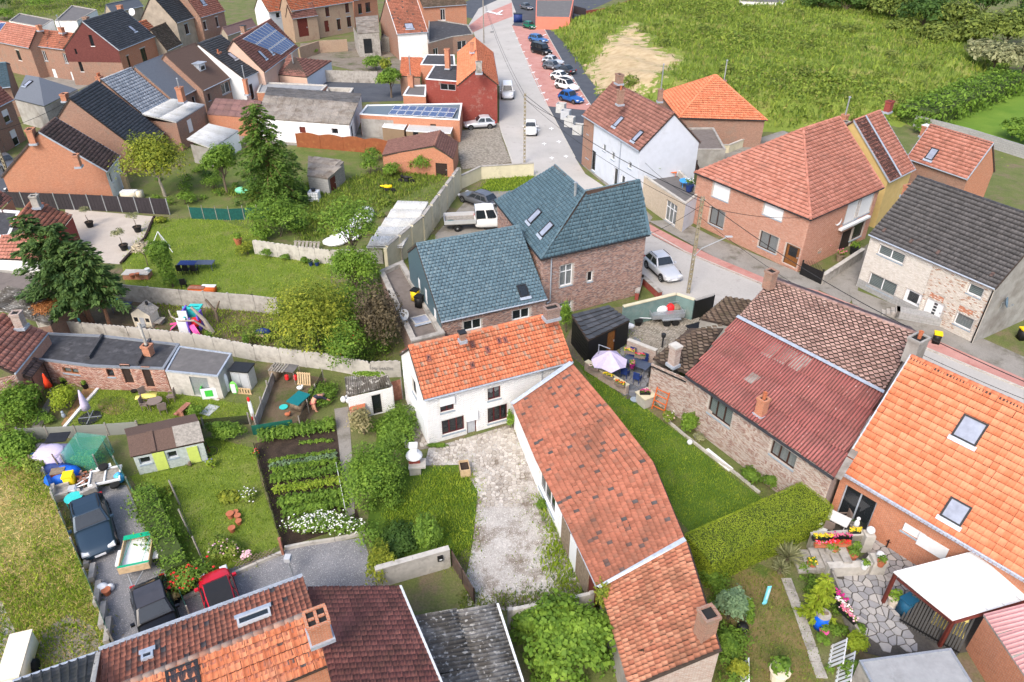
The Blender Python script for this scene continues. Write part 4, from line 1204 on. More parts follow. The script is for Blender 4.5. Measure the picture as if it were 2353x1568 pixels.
# ------------------------------------------------------------------ brick house with blue slate roof
ze=5.6
K={k:P(*Q(*v[0]),v[1])for k,v in dict(c=(('12',265,815),ze),r=(('12',1265,590),ze),l=(('11',2200,275),ze)).items()}
K['c']=P(1242.5,595.7,ze);K['r']=P(1492.7,539.5,ze);K['l']=P(1136,461,ze)
def solve_z(px,p0,d):
 n=Vector((-d.y,d.x,0)).normalized();lo,hi=0.0,20.0
 f=lambda z:(xy(P(*px,z))-xy(p0)).dot(n)
 s=f(lo)>0
 for _ in range(50):
  m=(lo+hi)/2
  if(f(m)>0)==s:lo=m
  else:hi=m
 return lo
u=(K['r']-K['c']).normalized();v=(K['l']-K['c']).normalized()
n_=Vector((-u.y,u.x,0))
za=9.0
for _ in range(1):
 best=min(((abs((P(1344.5,439,z)-K['c']).dot(n_)-(P(1467.7,412.5,z)-K['c']).dot(n_)),z)for z in[6.5+.05*i for i in range(90)]),key=lambda t:t[0])
za=max(8.3,min(9.6,best[1]));print('  brick house apex',best,za)
ap,rr,bk=P(1344.5,439,za),P(1467.7,412.5,za),P(1275,378,za)
H=thing('brick_house','tall mottled brick house with blue slate hipped roof and two skylights','house',xy(K['c']),0,None,world=True)
rb=rr+(rr-K['r'])*1.0;rb.z=ze
brn=P(1376,432,za-2.2)
f_front=[K['c'],K['r'],rr,ap];f_left=[K['l'],K['c'],ap,bk]
r=roof(H,[f_front,f_left],'slate',T_SLATE,.30,.27,T_SLATE,True,'slate',.5,mode='planar')
back_c=rb
mb=MB()
slab(mb,[rb,xy(ap)+(xy(ap)-xy(K['c']))*.35+Vector((0,0,ze+.9)),ap,rr],.1)
slab(mb,[xy(ap)+(xy(ap)-xy(K['c']))*.35+Vector((0,0,ze+.9)),xy(bk)+u*3.6+Vector((0,0,ze+.2)),bk,ap],.1)
mb.build('rear_roof',F_BROWN,H)
caps(r,K['c'],ap,T_SLATE,True,.3,.06,'ridge_slate');caps(r,ap,rr,T_SLATE,True,.3,.06,'ridge_slate');caps(r,ap,bk,T_SLATE,True,.3,.06,'ridge_slate')
BH=dict(o=H,roof=r,u=u);g=MB();slab(g,[K['r']-u*.14,K['r']+u*.1,rr+u*.1,rr-u*.14],.16,.07);g.build('verge',T_SLATE,H)
e=.28;vn=Vector((-v.y,v.x,0))
if vn.dot(u)<0:vn=-vn
c0=xy(K['c'])+n_*e+u*e;cr=xy(K['r'])+n_*e-u*.12;cl=xy(K['l'])+u*e*.9+v*-.1
crb=xy(rb)-u*.12
w1=Wall(c0,cr,0,ze+.1);w2=Wall(cl,c0,0,ze+.1);w3=Wall(cr,crb,0,ze+.1,ze+.1,((xy(rr)-cr).dot((crb-cr).normalized()),za-.12))
build_wall(H,w1,M_MORT,[W('12',446,880,550,1045,'w2tc'),W('12',698,935,738,1015,'w1'),W('12',438,1225,545,1320,'w2tc')],skin=S_MIX)
build_wall(H,w2,M_MORT,[],skin=S_MIX);build_wall(H,w3,BR_MIX,[])
w4=Wall(crb,xy(bk)+u*3.4,0,ze-.2);build_wall(H,w4,BR_MIX,[])
for a,b in((K['c'],K['r']),(K['l'],K['c'])):
 g=MB();g.tube([a-Vector((0,0,.06)),b-Vector((0,0,.06))],.08,6);g.build('gutter',DARKM,H)
pipe(BH,[w1.pt(.75,ze-.1,.1),w1.pt(.75,1.6,.1),w1.pt(.45,1.5,.12)],.055)
# brick arches over the windows
for(x0,y0,x1,y1)in((446,880,550,1045),(698,935,738,1015),(438,1225,545,1320)):
 a=w1.px(Q('12',x0,y0),Q('12',x1,y1));cx=(a[0]+a[2])/2;hw=(a[2]-a[0])/2+.12;n=max(4,int(hw*2/.085))
 for k in range(n):
  t=-1+2*(k+.5)/n;g=MB();z0=a[3]+.02+.12*(1-t*t);bar(g,w1,cx+t*hw-.034,z0,cx+t*hw+.034,z0+.23,-.01,.022);g.build('arch_brick',S_MIX,H)
for(x,y)in((212,425),(320,545)):
 skylight(BH,f_left,*Q('12',x,y),.85,1.25,DARKM,SKYG)
g=MB();p=on_plane(*Q('12',580,235),*fplane(f_left));g.tube([p,p+Vector((0,0,1.0))],.1,8);g.lathe([(.16,0),(.16,.04),(.02,.1)],p+Vector((0,0,1.05)),8);g.build('flue_pipe',STEEL,r)
# lower slate wing
zl,zf=2.9,5.4
a=dict(fe0=P(1013.5,740,zl),fe1=P(1257.5,687,zl),rl=P(955.5,559.5,zf),rr=P(1213,512,zf))
uu=(a['fe1']-a['fe0']).normalized();nn=Vector((-uu.y,uu.x,0))
w_=(a['rl']-a['fe0']).dot(nn)
best=min(((proj(a['fe0']+nn*(w*.05)+Vector((0,0,d*.05)))[0]-955.5)**2+(proj(a['fe0']+nn*(w*.05)+Vector((0,0,d*.05)))[1]-559.5)**2,w*.05,d*.05)for w in range(40,160)for d in range(30,120))
print('  wing',best)
wv,dz=best[1],best[2]
rl=a['fe0']+nn*wv+Vector((0,0,dz));rrr=a['fe1']+nn*wv+Vector((0,0,dz))
be0=a['fe0']+nn*(wv*1.55);be0.z=zl+dz*.5;be1=be0+(a['fe1']-a['fe0'])
H=thing('slate_wing','low brick wing with slate roof and slate clad gable above a flat roof terrace','house',xy(a['fe0']),0,None,world=True)
f1=[a['fe0'],a['fe1'],rrr,rl]
r=roof(H,[f1,[be1,be0,rl,rrr]],'slate',T_SLATE,.30,.27,T_SLATE,True,'slate',.5)
caps(r,rl,rrr,T_SLATE,True,.3,.06,'ridge_slate')
WING=dict(o=H,roof=r,u=uu)
wf=Wall(xy(a['fe0'])+nn*.2+uu*.05,xy(a['fe1'])+nn*.2,0,zl+.05)
build_wall(H,wf,M_MORT,[((1.7,1.5,3.1,2.35),None,'w2'),((5.6,1.5,7.0,2.35),None,'w2')],skin=S_MIX)
for cx in(2.4,6.3):
 for k in range(18):
  t=-1+2*(k+.5)/18;g=MB();z0=2.37+.12*(1-t*t);bar(g,wf,cx+t*.82-.03,z0,cx+t*.82+.03,z0+.2,-.01,.022);g.build('arch_brick',S_MIX,H)
wl_=Wall(xy(be0)+uu*.06,xy(a['fe0'])+uu*.06+nn*.15,0,be0.z-.05,zl-.05,((xy(rl)-xy(be0)).length,rl.z-.1))
L_=wl_.L
build_wall(H,wl_,SLATEW,[((L_*.28,2.3,L_*.37,3.7),None,'w1nS'),((L_*.50,2.3,L_*.59,3.7),None,'w1nS'),((L_*.76,1.9,L_*.85,3.1),None,'w1nS')],name='slate_gable')
g=MB();g.tube([a['fe0']-Vector((0,0,.05)),a['fe1']-Vector((0,0,.05))],.07,6);g.build('gutter',ZINC,H)
skylight(WING,f1,*Q('12',100,1110),.75,.95,DARKM,GLASSD)
# flat terrace beside it
TERR=flat_house('flat_annex','flat roofed annex with grey parapet below the slate gable',[(946,785),(1022,765),(925,598),(871,622)],2.2,BR_MIX,F_TAUPE,par_h=.35,par_t=.4,par_mat=CONC)
# ------------------------------------------------------------------ pale brick house with red corrugated and diamond tiled roof
zE,zM,zT=3.6,5.3,6.9
fsC=[[(1579,862,zE),(1917,1096,zE),(2030,901,zM),(1695,728,zM)]]
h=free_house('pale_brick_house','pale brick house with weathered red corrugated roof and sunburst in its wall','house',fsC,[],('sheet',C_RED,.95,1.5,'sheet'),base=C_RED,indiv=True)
PALE=h
f2=[[(1695,728,zM+.05),(2030,901,zM+.05),(2112,768,zT),(1772,640,zT)]]
fs2=[[P(*p)for p in q]for q in f2]
bkf=[fs2[0][2]+Vector((2.2,4.2,-2.2)),fs2[0][3]+Vector((2.2,4.2,-2.2)),fs2[0][3],fs2[0][2]]
r2=roof(h['o'],fs2+[bkf],'diamond',T_DIAM,.37,.21,T_DIAM,True,'tile',.5,'upper_roof')
caps(r2,fs2[0][3],fs2[0][2],T_DIAM,True)
g=MB();slab(g,[P(1691,729,zM+.08),P(2030,904,zM+.08),P(2033,898,zM+.14),P(1696,724,zM+.14)],.03,.02);g.build('flashing',ZINC,h['o'])
g=MB();g.tube([P(1575,866,zE-.05),P(1915,1101,zE-.05)],.11,4);g.build('gutter',DARKM,h['o'])
# walls: long brick wall in three steps, patio end wall
A0,A1=P(1583,862,zE),P(1914,1093,zE)
wA=Wall(A0,A1,0,zE-.05)
PALEW=wA
build_wall(h['o'],wA,M_MORT,[W('22',1822,500,2000,800,'b3B'),W('23',45,905,230,1190,'b3c')],skin=S_PALE)
d=(xy(A1)-xy(A0)).normalized();bk=Vector((-d.y,d.x,0))
B0=P(1497,832,3.0);wB=Wall(xy(B0),xy(A0)+d*0.0,0,2.9,3.3);build_wall(h['o'],wB,M_MORT,[],skin=S_PALE)
B1=P(1590,765,3.0);wC=Wall(xy(B1),xy(B0),0,2.9);build_wall(h['o'],wC,M_MORT,[],skin=S_PALE)
wD=Wall(xy(A1),xy(fs2[0][1]),0,zE-.1,zM-.1);build_wall(h['o'],wD,BR_PALE,[])
wE=Wall(xy(fs2[0][1])+Vector((0,0,0)),xy(fs2[0][2]),0,zM-.1,zT-.1);build_wall(h['o'],wE,BR_PALE,[])
wF=Wall(xy(bkf[0]),xy(bkf[1]),0,bkf[0].z-.1);build_wall(h['o'],wF,BR_PALE,[])
# the lines and sunburst of raised bricks
for z,x0,x1 in((2.0,.3,5.0),(1.35,.3,12.5),(2.75,.3,1.6)):
 n=int((x1-x0)/.42)
 for k in range(n):
  for q in range(3):
   u0=x0+k*.42+q*.11
   if u0+.1<wA.L and not(2.6<u0<5.2 and z>1.4)and q<3 and k%3!=2:
    g=MB();bar(g,wA,u0,z,u0+.085,z+.24,0,.03);g.build('brick',S_PALE,h['o'])
c=wA.uv(*Q('22',2190,845))
for k in range(24):
 a=2*math.pi*k/24;g=MB();M=Matrix.Translation(wA.pt(c[0],c[1],.01))@Matrix(((wA.u.x,wA.n.x,0,0),(wA.u.y,wA.n.y,0,0),(0,0,1,0),(0,0,0,1)))@Matrix.Rotation(a,4,'Y')
 g.box((.46,.01,0),(.2,.04,.085),T=M);g.build('brick',S_PALE,h['o'])
for k in range(4):
 a=math.pi*k/4+.5;g=MB();M=Matrix.Translation(wA.pt(c[0],c[1],.01))@Matrix(((wA.u.x,wA.n.x,0,0),(wA.u.y,wA.n.y,0,0),(0,0,1,0),(0,0,0,1)))@Matrix.Rotation(a,4,'Y')
 g.box((0,.01,0),(.62,.03+.004*k,.075),T=M);g.build('brick',S_PALE,h['o'])
chimney(h,1756,915,4.9,(.5,.5),1.35,BR_OR,pots=1)
chimney(h,1774,622,8.0,(.6,.6),1.3,BR_BRN,skirt=False)
chimney(h,2113,775,8.1,(.7,.95),1.6,RENDER,pots=1,skirt=False)
# tiled roof over the low wing
fs3=[[P(1499,822,3.0),P(1581,857,3.3),P(1662,752,4.0),P(1585,752,3.9)]]
r3=roof(h['o'],fs3,'diamond',T_MOSS,.5,.28,T_MOSS,True,'tile',.5,'side_roof','planar')
PALE3=dict(o=h['o'],roof=r3,u=h['u'])
chimney(PALE3,1553,796,4.9,(.55,.5),1.55,BR_PALE,cap=CONCL)
pipe(h,[wB.pt(.05,2.75,.1),wB.pt(.05,1.9,.1),wC.pt(wC.L-.2,1.8,.1),wC.pt(wC.L-.2,.6,.1)],.05,BLACK)
pipe(h,[wB.pt(.1,2.75,.1),wB.pt(wB.L-.1,3.05,.1)],.05,BLACK)
for q in(((700,705),(745,725)),):
 pass
mb=MB()
for x,y,a in((1774,806,0),(1805,820,0),(1838,835,0),(1728,871,0)):
 p=on_plane(x,y,*fplane(h['f'][0]));o_,n_f=fplane(h['f'][0]);uu_=(h['f'][0][1]-h['f'][0][0]).normalized();ss=n_f.cross(uu_)
 k=.52 if y<860 else .3
 m2=MB();slab(m2,[p-uu_*.45*(k+.4)-ss*k*1.3,p+uu_*.45*(k+.4)-ss*k*1.3,p+uu_*.45*(k+.4)+ss*k*1.3,p-uu_*.45*(k+.4)+ss*k*1.3],.03,.075);m2.build('sheet',C_GREY,h['roof'])
for k in range(3):
 t0,t1=k/3+.01,(k+1)/3-.01
 a0,a1,b0,b1=P(1917,1100,zE+.05),P(1931,1107,zE+.05),P(2000,955,4.85),P(2018,967,4.85)
 m2=MB();slab(m2,[a0.lerp(b0,t0),a1.lerp(b1,t0),a1.lerp(b1,t1),a0.lerp(b0,t1)],.03,.06);m2.build('sheet',C_GREY,h['roof'])
 # little tiled lean-to by the gate
h=free_house('gate_outbuilding','low outbuilding with mossy tiled lean-to roof beside the black gate','outbuilding',[[(1607,731,2.6),(1694,750,2.6),(1735,690,3.4),(1668,680,3.4)]],
[((1609,733,2.6),(1692,752,2.6),RENDER,[]),((1668,682,3.4),(1609,733,2.6),RENDER,[])],('diamond',T_MOSS,.45,.26,'tile',.5),base=T_MOSS,indiv=True,limit=120)
# ------------------------------------------------------------------ right: new orange roof
A_,B_=(1931,1081),(2480,1402)
h=house_gable('orange_roof_house','brick house with large new bright orange tiled roof and two skylights',A_,B_,3.2,(2092,819),None,('wave',T_NEWOR,.31,.37),BR_OR,pitch=33,indiv=True,base=T_NEWOR,verge=ZINC,
wins={'F':[W('33',1255,95,1425,290,'kS'),((.35,.05,2.1,2.35),None,'zD2')]},skin={})
ORNG=h
skylight(h,h['f'][0],2229,989,1.15,1.15,DARKM,SKYG);skylight(h,h['f'][0],2197,1176,1.0,1.0,DARKM,SKYG)
g=MB()
for k in range(60):
 t=k/60;p=h['A'].lerp(h['B'],t);
 g.box(p-h['n']*.16+Vector((0,0,-.02)),(.16,.22,.03),rz=math.atan2(h['u'].y,h['u'].x))
g.build('eave_sheet',ZINC,h['o'])
# ------------------------------------------------------------------ white brick house with dark roof
h=house_gable('white_brick_house','half painted white brick house with dark grey tiled roof and white windows',(1997,539),(2287,664),4.85,(2107,405),None,RIB(T_BLACK,.27,.36),M_MORT,pitch=33,indiv=True,base=T_BLACK,
wins={'F':[W('13',1030,678,1235,866,'w2B'),W('13',945,935,1150,1168,'w2B'),W('13',1275,1080,1360,1320,'Dwpfw'),W('13',1470,1170,1560,1400,'Dwlfw'),W('13',1855,1035,1955,1180,'w1B'),W('13',1740,1300,1855,1478,'w1Bc')]},
skin={'F':S_WHT},gable_mats={'R':RENDER})
WBH=h;w=h['walls']['F']
h2=w.px(Q('13',1505,1120),Q('13',1615,1200));
for(x0,y0,x1,y1)in((1500,1115,1615,1195),(1765,1235,1880,1320)):
 r=w.px(Q('13',x0,y0),Q('13',x1,y1));g=MB();bar(g,w,r[0],r[3]-.42,r[2],r[3],.012,.022);g.build('brick_patch',BR_OR,h['o'])
 g=MB();bar(g,w,r[0]-.05,r[3],r[2]+.05,r[3]+.14,.01,.03);g.build('lintel',CONCL,h['o'])
rgt=w.px(Q('13',1490,960),Q('13',2080,1500))
g=MB();u0=rgt[0]
ww=Wall(w.pt(u0,0,.012),w.pt(w.L-.02,0,.012),.02,4.72)
wx=[(r[0]-u0,r[1],r[2]-u0,r[3])for r in[w.px(Q('13',1470,1170),Q('13',1560,1400)),w.px(Q('13',1855,1035),Q('13',1950,1155)),w.px(Q('13',1740,1300),Q('13',1850,1455))]]
brick_skin(h['o'],ww,[(a-.06,b-.1,c+.06,d+.06)for a,b,c,d in wx],S_PATCH)
g=MB();bar(g,w,.05,.0,w.L*.55,.75,.01,.03);g.build('plinth',BLOCK,h['o'])
chimney(h,2093,427,7.7,(.75,.75),1.1,BR_OR);dish('blue grey satellite dish on the grey gable of the white brick house',2309,695,3.2,.42,(.8,-.6,.3),plain('blue grey dish',(.13,.2,.27),.1,4,.5))
for k in range(5):
 skylight(h,h['f'][0],2032+k*62,530+k*25.5,.2,.25,T_BROWN,T_BROWN,.05)if k!=3 else None
pipe(h,[w.pt(w.L-.05,4.6,.1),w.pt(w.L-.05,.1,.1)],.05,BLACK)
# ------------------------------------------------------------------ pink brick hipped house
def hip_house(name,label,A,B,C,ze,apex,ridge2,tile,wm,zb=0.0,cat='house',indiv=False,wins=None,skin=None,eo=.25,limit=300,ext=1.0):
 a,b,c=P(*A,ze),P(*B,ze),P(*C,ze)
 d=(c-b);ab=a-b
 ab2=ab-d.normalized()*ab.dot(d.normalized())*.5;a=b+ab2
 mid=(a+b)/2
 zr=solve_z(apex,mid,d);ap=P(*apex,zr)
 r2=mid+d.normalized()*max((ap-mid).dot(d.normalized())+.3,(P(*ridge2,zr)-mid).dot(d.normalized()));r2.z=zr
 ap=xy(mid)+d.normalized()*(xy(ap)-xy(mid)).dot(d.normalized());ap.z=zr
 c=b+d*ext
 dd=a+d*ext
 print('  hip %-30s rise %.2f half width %.2f'%(label[:30],zr-ze,ab2.length/2))
 cen=(xy(a)+xy(c))/2;cen.z=zb
 H=thing(name,label,cat,cen,0,None,world=True)
 far=(r2-ap).length
 faces=[[a,b,ap,ap],[b,c,r2,ap],[dd,a,ap,r2]]
 kind,tm,tw,th=tile[:4]
 r=roof(H,faces,kind,tm,tw,th,tm,indiv,mode='planar',limit=limit)
 mb=MB();mb.poly([c,dd,r2]);mb.build('hip_end',tm,r)
 for p,q in((b,ap),(a,ap),(ap,r2),(c,r2)):caps(r,p,q,tm,indiv)
 ud=d.normalized();ua=(b-a).normalized()
 ia,ib,ic,id_=xy(a)+ua*eo+ud*eo,xy(b)-ua*eo+ud*eo,xy(c)-ua*eo-ud*eo,xy(dd)+ua*eo-ud*eo
 ws={}
 for k,p,q in(('A',ia,ib),('B',ib,ic),('C',ic,id_),('D',id_,ia)):
  w=Wall(p,q,zb,ze);ws[k]=w;build_wall(H,w,wm,(wins or{}).get(k,()),skin=(skin or{}).get(k))
 g=MB();g.tube([p+Vector((0,0,-.03))for p in(a,b,c)],.07,6);g.build('gutter',DARKM,H)
 return dict(o=H,roof=r,f=faces,u=ua,walls=ws,ud=ud)
h=hip_house('pink_brick_house','pink brick house with hipped reddish tiled roof and white shutters',(1612,391),(1863.5,506),(2031,432),5.2,(1846,295),(1925,267),RIB(T_PINK,.27,.36),M_MORT,indiv=True,
wins={'A':[W('12',1865,65,1985,295,'dS'),W('12',1830,330,1935,540,'b2c'),W('12',2330,270,2475,470,'dS'),W('12',2290,550,2420,770,'b2c'),W('13',175,665,255,900,'Doxfb'),W('12',1750,530,1945,740,'Dbh')],
'B':[W('13',745,300,815,440,'dS'),W('13',850,250,930,380,'dS'),W('13',690,570,740,720,'Db'),W('13',790,510,855,600,'b1')]},skin={'A':S_PINK,'B':S_PINK})
PINKH=h
chimney(h,1944,279,8.4,(.7,.7),1.5,CONC);chimney(h,1887,333,7.6,(.45,.45),1.0,BR_BRN,cap=CONCL)
chimney(h,1943,263,8.9,(.55,.5),1.5,BR_OR,steel=1.7,skirt=False)
dish('large white satellite dish on the pink brick wall above the awning',1923,506,3.6,.5,(.55,-.8,.2),PVC)
w=h['walls']['B'];r=w.px(Q('13',645,545),Q('13',905,440))
g=MB();bar(g,w,min(r[0],r[2]),2.55,max(r[0],r[2]),2.75,.02,.35);g.build('awning',PVC,h['o'])
h=house_gable('mottled_roof_house','ochre house with dark lichen spotted roof strip next to the pink brick house',(2045,418),(2103,389),4.9,(1962,282),(2024,248),RIB(T_PINK,.27,.36),OCHRE,pitch=40,gable_mats={'R':BR_CREAM},verge=ZINC)
f0=h['f'][0]
mq=[f0[0].lerp(f0[1],0),f0[0].lerp(f0[1],.38),f0[3].lerp(f0[2],.38),f0[3]]
T_MOTT=tiles('lichen spotted dark tile',R3((.07,.03,.03),(.10,.045,.042),(.13,.06,.055)),spots=(.42,.22,.20),spamt=.36,spscale=3)
nn2=fplane(f0)[1]*.07
r=roof(h['o'],[[p+nn2 for p in mq]],'diamond',T_MOTT,.36,.2,T_MOTT,False,'tile',.5,'dark_roof')
g=MB();slab(g,[mq[1]+nn2,mq[1]+nn2+h['u']*.25,mq[2]+nn2+h['u']*.25,mq[2]+nn2],.03,.06);g.build('flashing',ZINC,h['o'])
chimney(h,2046,232,9.6,(.75,.6),1.3,BR_RED)
h=house_gable('small_brick_house','small brick house with pinkish tiled roof and brick chimney beside the block wall',(2083,364),(2222,412),4.0,(2150,287),(2266,325),RIB(T_PINK,.28,.38),BR_BRN,pitch=35,verge=ZINC,gable_mats={'R':BR_OR},
wins={'F':[((3.4,.6,4.6,2.4),None,'w1'),((5.0,.4,6.2,2.2),None,'b1')]})
skylight(h,h['f'][0],2142,355,.9,1.2);chimney(h,2132,290,6.7,(.8,.7),1.3,BR_OR,cap=PVC)
# ------------------------------------------------------------------ blue grey rendered house by the street
h=house_gable('blue_grey_house','pale blue grey rendered house with brown red tiled roof at the street bend',(1338,265),(1468,347),5.9,(1429,172),(1530,276),RIB(T_PINKD,.28,.38),BLUEW,pitch=42,base=T_PINKD,
wins={'F':[W('02',690,1180,705,1240,'wc'),W('02',835,1320,860,1400,'wc'),W('02',915,1390,940,1480,'wc'),W('02',1070,1480,1095,1560,'wc'),((2.5,.2,3.6,2.6),None,'w1'),((8.2,.2,9.2,2.4),None,'w1'),((9.9,.1,10.8,2.2),None,'Dwp'),((1.0,1.2,1.9,2.9),None,'w1c')]})
BLUEH=h
skylight(h,h['f'][0],1422,281,.8,1.3);skylight(h,h['f'][0],1466,314,.8,1.3)
chimney(h,1427,206,10.4,(.6,.6),1.7,BR_BRN,pots=1);chimney(h,1424,170,10.8,(.9,.6),1.2,BR_BRN)
w=h['walls']['F'];g=MB();ww=Wall(w.pt(0,0,.02),w.pt(2.7,0,.02),0,5.8);build_wall(h['o'],ww,BR_BRN,[],'brick_front')
pipe(h,[w.pt(9.4,5.6,.1),w.pt(9.4,.3,.1)],.06)
# orange hipped barn
h=hip_house('orange_hip_barn','old brick building with bright orange hipped roof below the overgrown hill',(1488,212.5),(1558,271),(1764,277),3.6,(1641,172.5),(1641,172.5),RIB(T_NEWOR,.28,.36),BR_BRN)
HIPB=h
chimney(h,1519,205,6.5,(.6,.6),1.7,BR_BRN,steel=3.0);chimney(h,1664,184,7.0,(.5,.5),1.5,BR_BRN,steel=2.4)
# brown sheet roof behind the blue house and its yard
flat_house('grey_sheet_lean_to','lean-to with brown grey sheet roof against the white gable',[(1598,343),(1668,343),(1640,293),(1545,294)],3.0,RENDER,F_TAUPE)
# ------------------------------------------------------------------ pale brick terrace building with roof terrace
TB=flat_house('terrace_building','cream brick building with flat roof terrace and white framed glass door',[(1576,468),(1612,440),(1556,385),(1462,392)],3.1,BR_CREAM,F_GREY,par_h=.55,par_t=.25,par_mat=CONCL,gm={0:BLUEW},
wins={3:[((6.4,.15,8.4,2.3),None,'w3tc')]})
# ------------------------------------------------------------------ houses of the upper left
h=house_gable('maroon_gable_house','brick house with maroon clad gable and dark pantiled roof with one skylight',(274,116),(357,83),5.6,(196,52),(272,19),PAN(T_DARK,.28,.36),BR_OR,gable_mats={'L':BR_BRN},verge=ZINC,base=T_DARK,
wins={'F':[W('00',1160,520,1210,615,'d1lW'),W('00',1285,455,1365,565,'d2lW')],'L':[W('00',715,570,775,660,'d1lW'),W('00',808,322,872,425,'d1W'),W('00',680,450,715,500,'d1nW')]})
L=h['walls']['L'];ww=Wall(L.pt(0,0,.03),L.pt(L.L,0,.03),3.7,L.poly[-1][1]-.02,L.poly[2][1]-.02,L.poly[3])
build_wall(h['o'],ww,BR_MAR,[W('00',808,322,872,425,'d1W'),W('00',680,450,715,500,'d1nW')],'cladding')
skylight(h,h['f'][0],303,67,.9,1.2);chimney(h,196,39,9.6,(.8,.8),1.5,BR_BRN);chimney(h,274,12,9.4,(.8,.8),1.3,BR_OR)
h=house_gable('orange_row_house','left brick row house with orange tiled roof and solar panels at its edge',(-25,93),(66,111),5.0,(-10,46),(88,66),RIB(T_PINK),BR_BRN,pitch=38,
wins={'F':[W('00',140,460,205,560,'d1lW'),W('00',-20,440,20,540,'d1')]})
solar(h,h['f'][0],[(-12,52),(15,52),(-2,75),(-20,75)],2,1);chimney(h,88,58,8.4,(.8,.6),1.0,BR_OR)
h=house_gable('white_window_row_house','brick row house with orange tiles and two wide white striped windows',(73,105),(166,117),5.0,(91,66),(180,80),RIB(T_OLDRED),BR_BRN,pitch=38,
wins={'F':[W('00',345,460,445,565,'w4'),W('00',570,490,665,590,'w4'),W('00',470,632,540,740,'wSn'),W('00',640,660,710,765,'wSn'),W('00',395,620,430,660,'Db')]})
chimney(h,139,63,8.2,(.8,.6),1.0,BR_OR,steel=1.8)
h=house_gable('black_trim_house','house at the left edge with blue grey slate roof and black verge',(-30,206),(24,200),4.2,(-20,140),(49,142),('flat',T_TEALR,.4,.3)if 'T_TEALR' in globals()else('flat',T_SLATE,.4,.3),BR_BRN,verge=DARKM)
h=free_house('grey_hip_house','low house with smooth blue grey hipped roof and one roof window','house',
[[(101,244,3.4),(178,205,3.4),(89,177,5.4),(89,177,5.4)],[(32,227,3.4),(101,244,3.4),(89,177,5.4),(59,172,5.4)]],
[((33,228,3.4),(101,245,3.4),RENDER,[]),((101,245,3.4),(178,206,3.4),RENDER,[])],(None,F_BLUEG,1,1),base=F_BLUEG)
skylight(h,h['f'][1],65,193,.9,1.2,DARKM)
# the row with its long roofs
def rowh(label,E0,E1,ze,R0,R1,tile,base=None,**k):return house_gable('row_house',label,E0,E1,ze,R0,R1,tile,k.pop('wm',BR_BRN),base=base,group=None,**k)
h=rowh('row house end with long dark pantiled roof and bare brick gable',(325,350),(376,304),2.4,(157,222),(226,186),PAN(T_DARK,.26,.34),T_DARK,pitch=33,verge=DARKM)
chimney(h,146,215,7.8,(.9,.6),1.0,BR_OR)
h=rowh('row house with pale grey slate roof and glazed lean-to',(325,259),(387,228),4.6,(228,184),(304,153),('slate',T_SLATEG,.5,.4,'slate',.5),T_DARK,pitch=33)
chimney(h,227,175,7.6,(.8,.6),.9,BR_OR,pots=2)
h=rowh('row house with smooth blue grey roof and tall chimney stack',(401,231),(461,201),4.4,(307,152),(377,123),(None,F_BLUEG,1,1),F_BLUEG,pitch=33,wins={'F':[W('00',1760,895,1805,950,'w1')]})
h=rowh('row house with brown shingle roof and zinc dormer',(468,208),(533,177),4.4,(380,122),(447,98),(None,F_BROWN,1,1),F_BROWN,pitch=33,wins={'F':[W('00',2025,780,2120,840,'w2'),W('00',1905,870,1940,920,'d1')]})
f=h['f'][0];o_,n_f=fplane(f);p=on_plane(465,160,o_,n_f);uu_=h['u'];nv=h['n']
DM=Matrix(((uu_.x,nv.x,0,p.x),(uu_.y,nv.y,0,p.y),(0,0,1,p.z),(0,0,0,1)))
d=MB();d.box((0,.9,.35),(1.5,2.0,1.0),T=DM);dm=d.build('dormer',ZINC,h['roof'])
d=MB();d.box((0,-.11,.35),(1.2,.04,.8),T=DM);d.build('window',PVC,dm)
d=MB();d.box((0,-.14,.25),(1.0,.02,.5),T=DM);d.build('pane',GLASSD,dm)
d=MB();d.box((0,.8,.9),(1.75,2.4,.08),T=DM);d.build('dormer_roof',ZINC,dm)
h=rowh('row house with dark tiled roof, skylight and two orange chimneys',(561,181),(610,158),4.4,(460,103),(503,79),RIB(T_DARK),T_DARK,pitch=33,wm=PVC,wins={'F':[((1.2,1.0,2.2,3.2),None,'d1')]})
skylight(h,h['f'][0],533,130,1.0,1.3);chimney(h,478,105,8.2,(.9,.7),1.5,BR_OR);chimney(h,501,120,7.6,(.7,.6),1.9,BR_OR,pots=1);chimney(h,562,182,6.0,(.5,.5),2.2,BR_OR,steel=1.7)
# glazed lean-tos behind the slate house
h=free_house('glazed_lean_to','brick rear extension with white ribbed lean-to roof under tall chimney','outbuilding',[[(405,281,3.6),(471,241,3.6),(395,227,4.6),(326,262,4.6)]],
[((405,282,3.6),(470,242,3.6),BR_BRN,[W('00',1715,1110,1785,1200,'wSn')]),((340,275,3.6),(405,282,3.6),BR_BRN,[])],('ribsheet',C_WHITE,1.0,2.2,'sheet'),base=C_WHITE)
chimney(h,411,200,6.9,(.8,.7),2.0,BR_OR,steel=1.0)
h=free_house('veranda','white framed glass veranda roof behind the row houses','veranda',[[(487,341,2.4),(548,300,2.4),(480,285,3.0),(430,320,3.0)]],
[((488,341,2.4),(547,301,2.4),PVC,[((.5,.3,1.6,2.0),None,'w2'),((2.0,.3,3.2,2.0),None,'w2')]),((437,330,2.4),(488,341,2.4),RENDER,[])],('ribsheet',C_WHITE,1.2,3.0,'sheet'),base=C_WHITE)
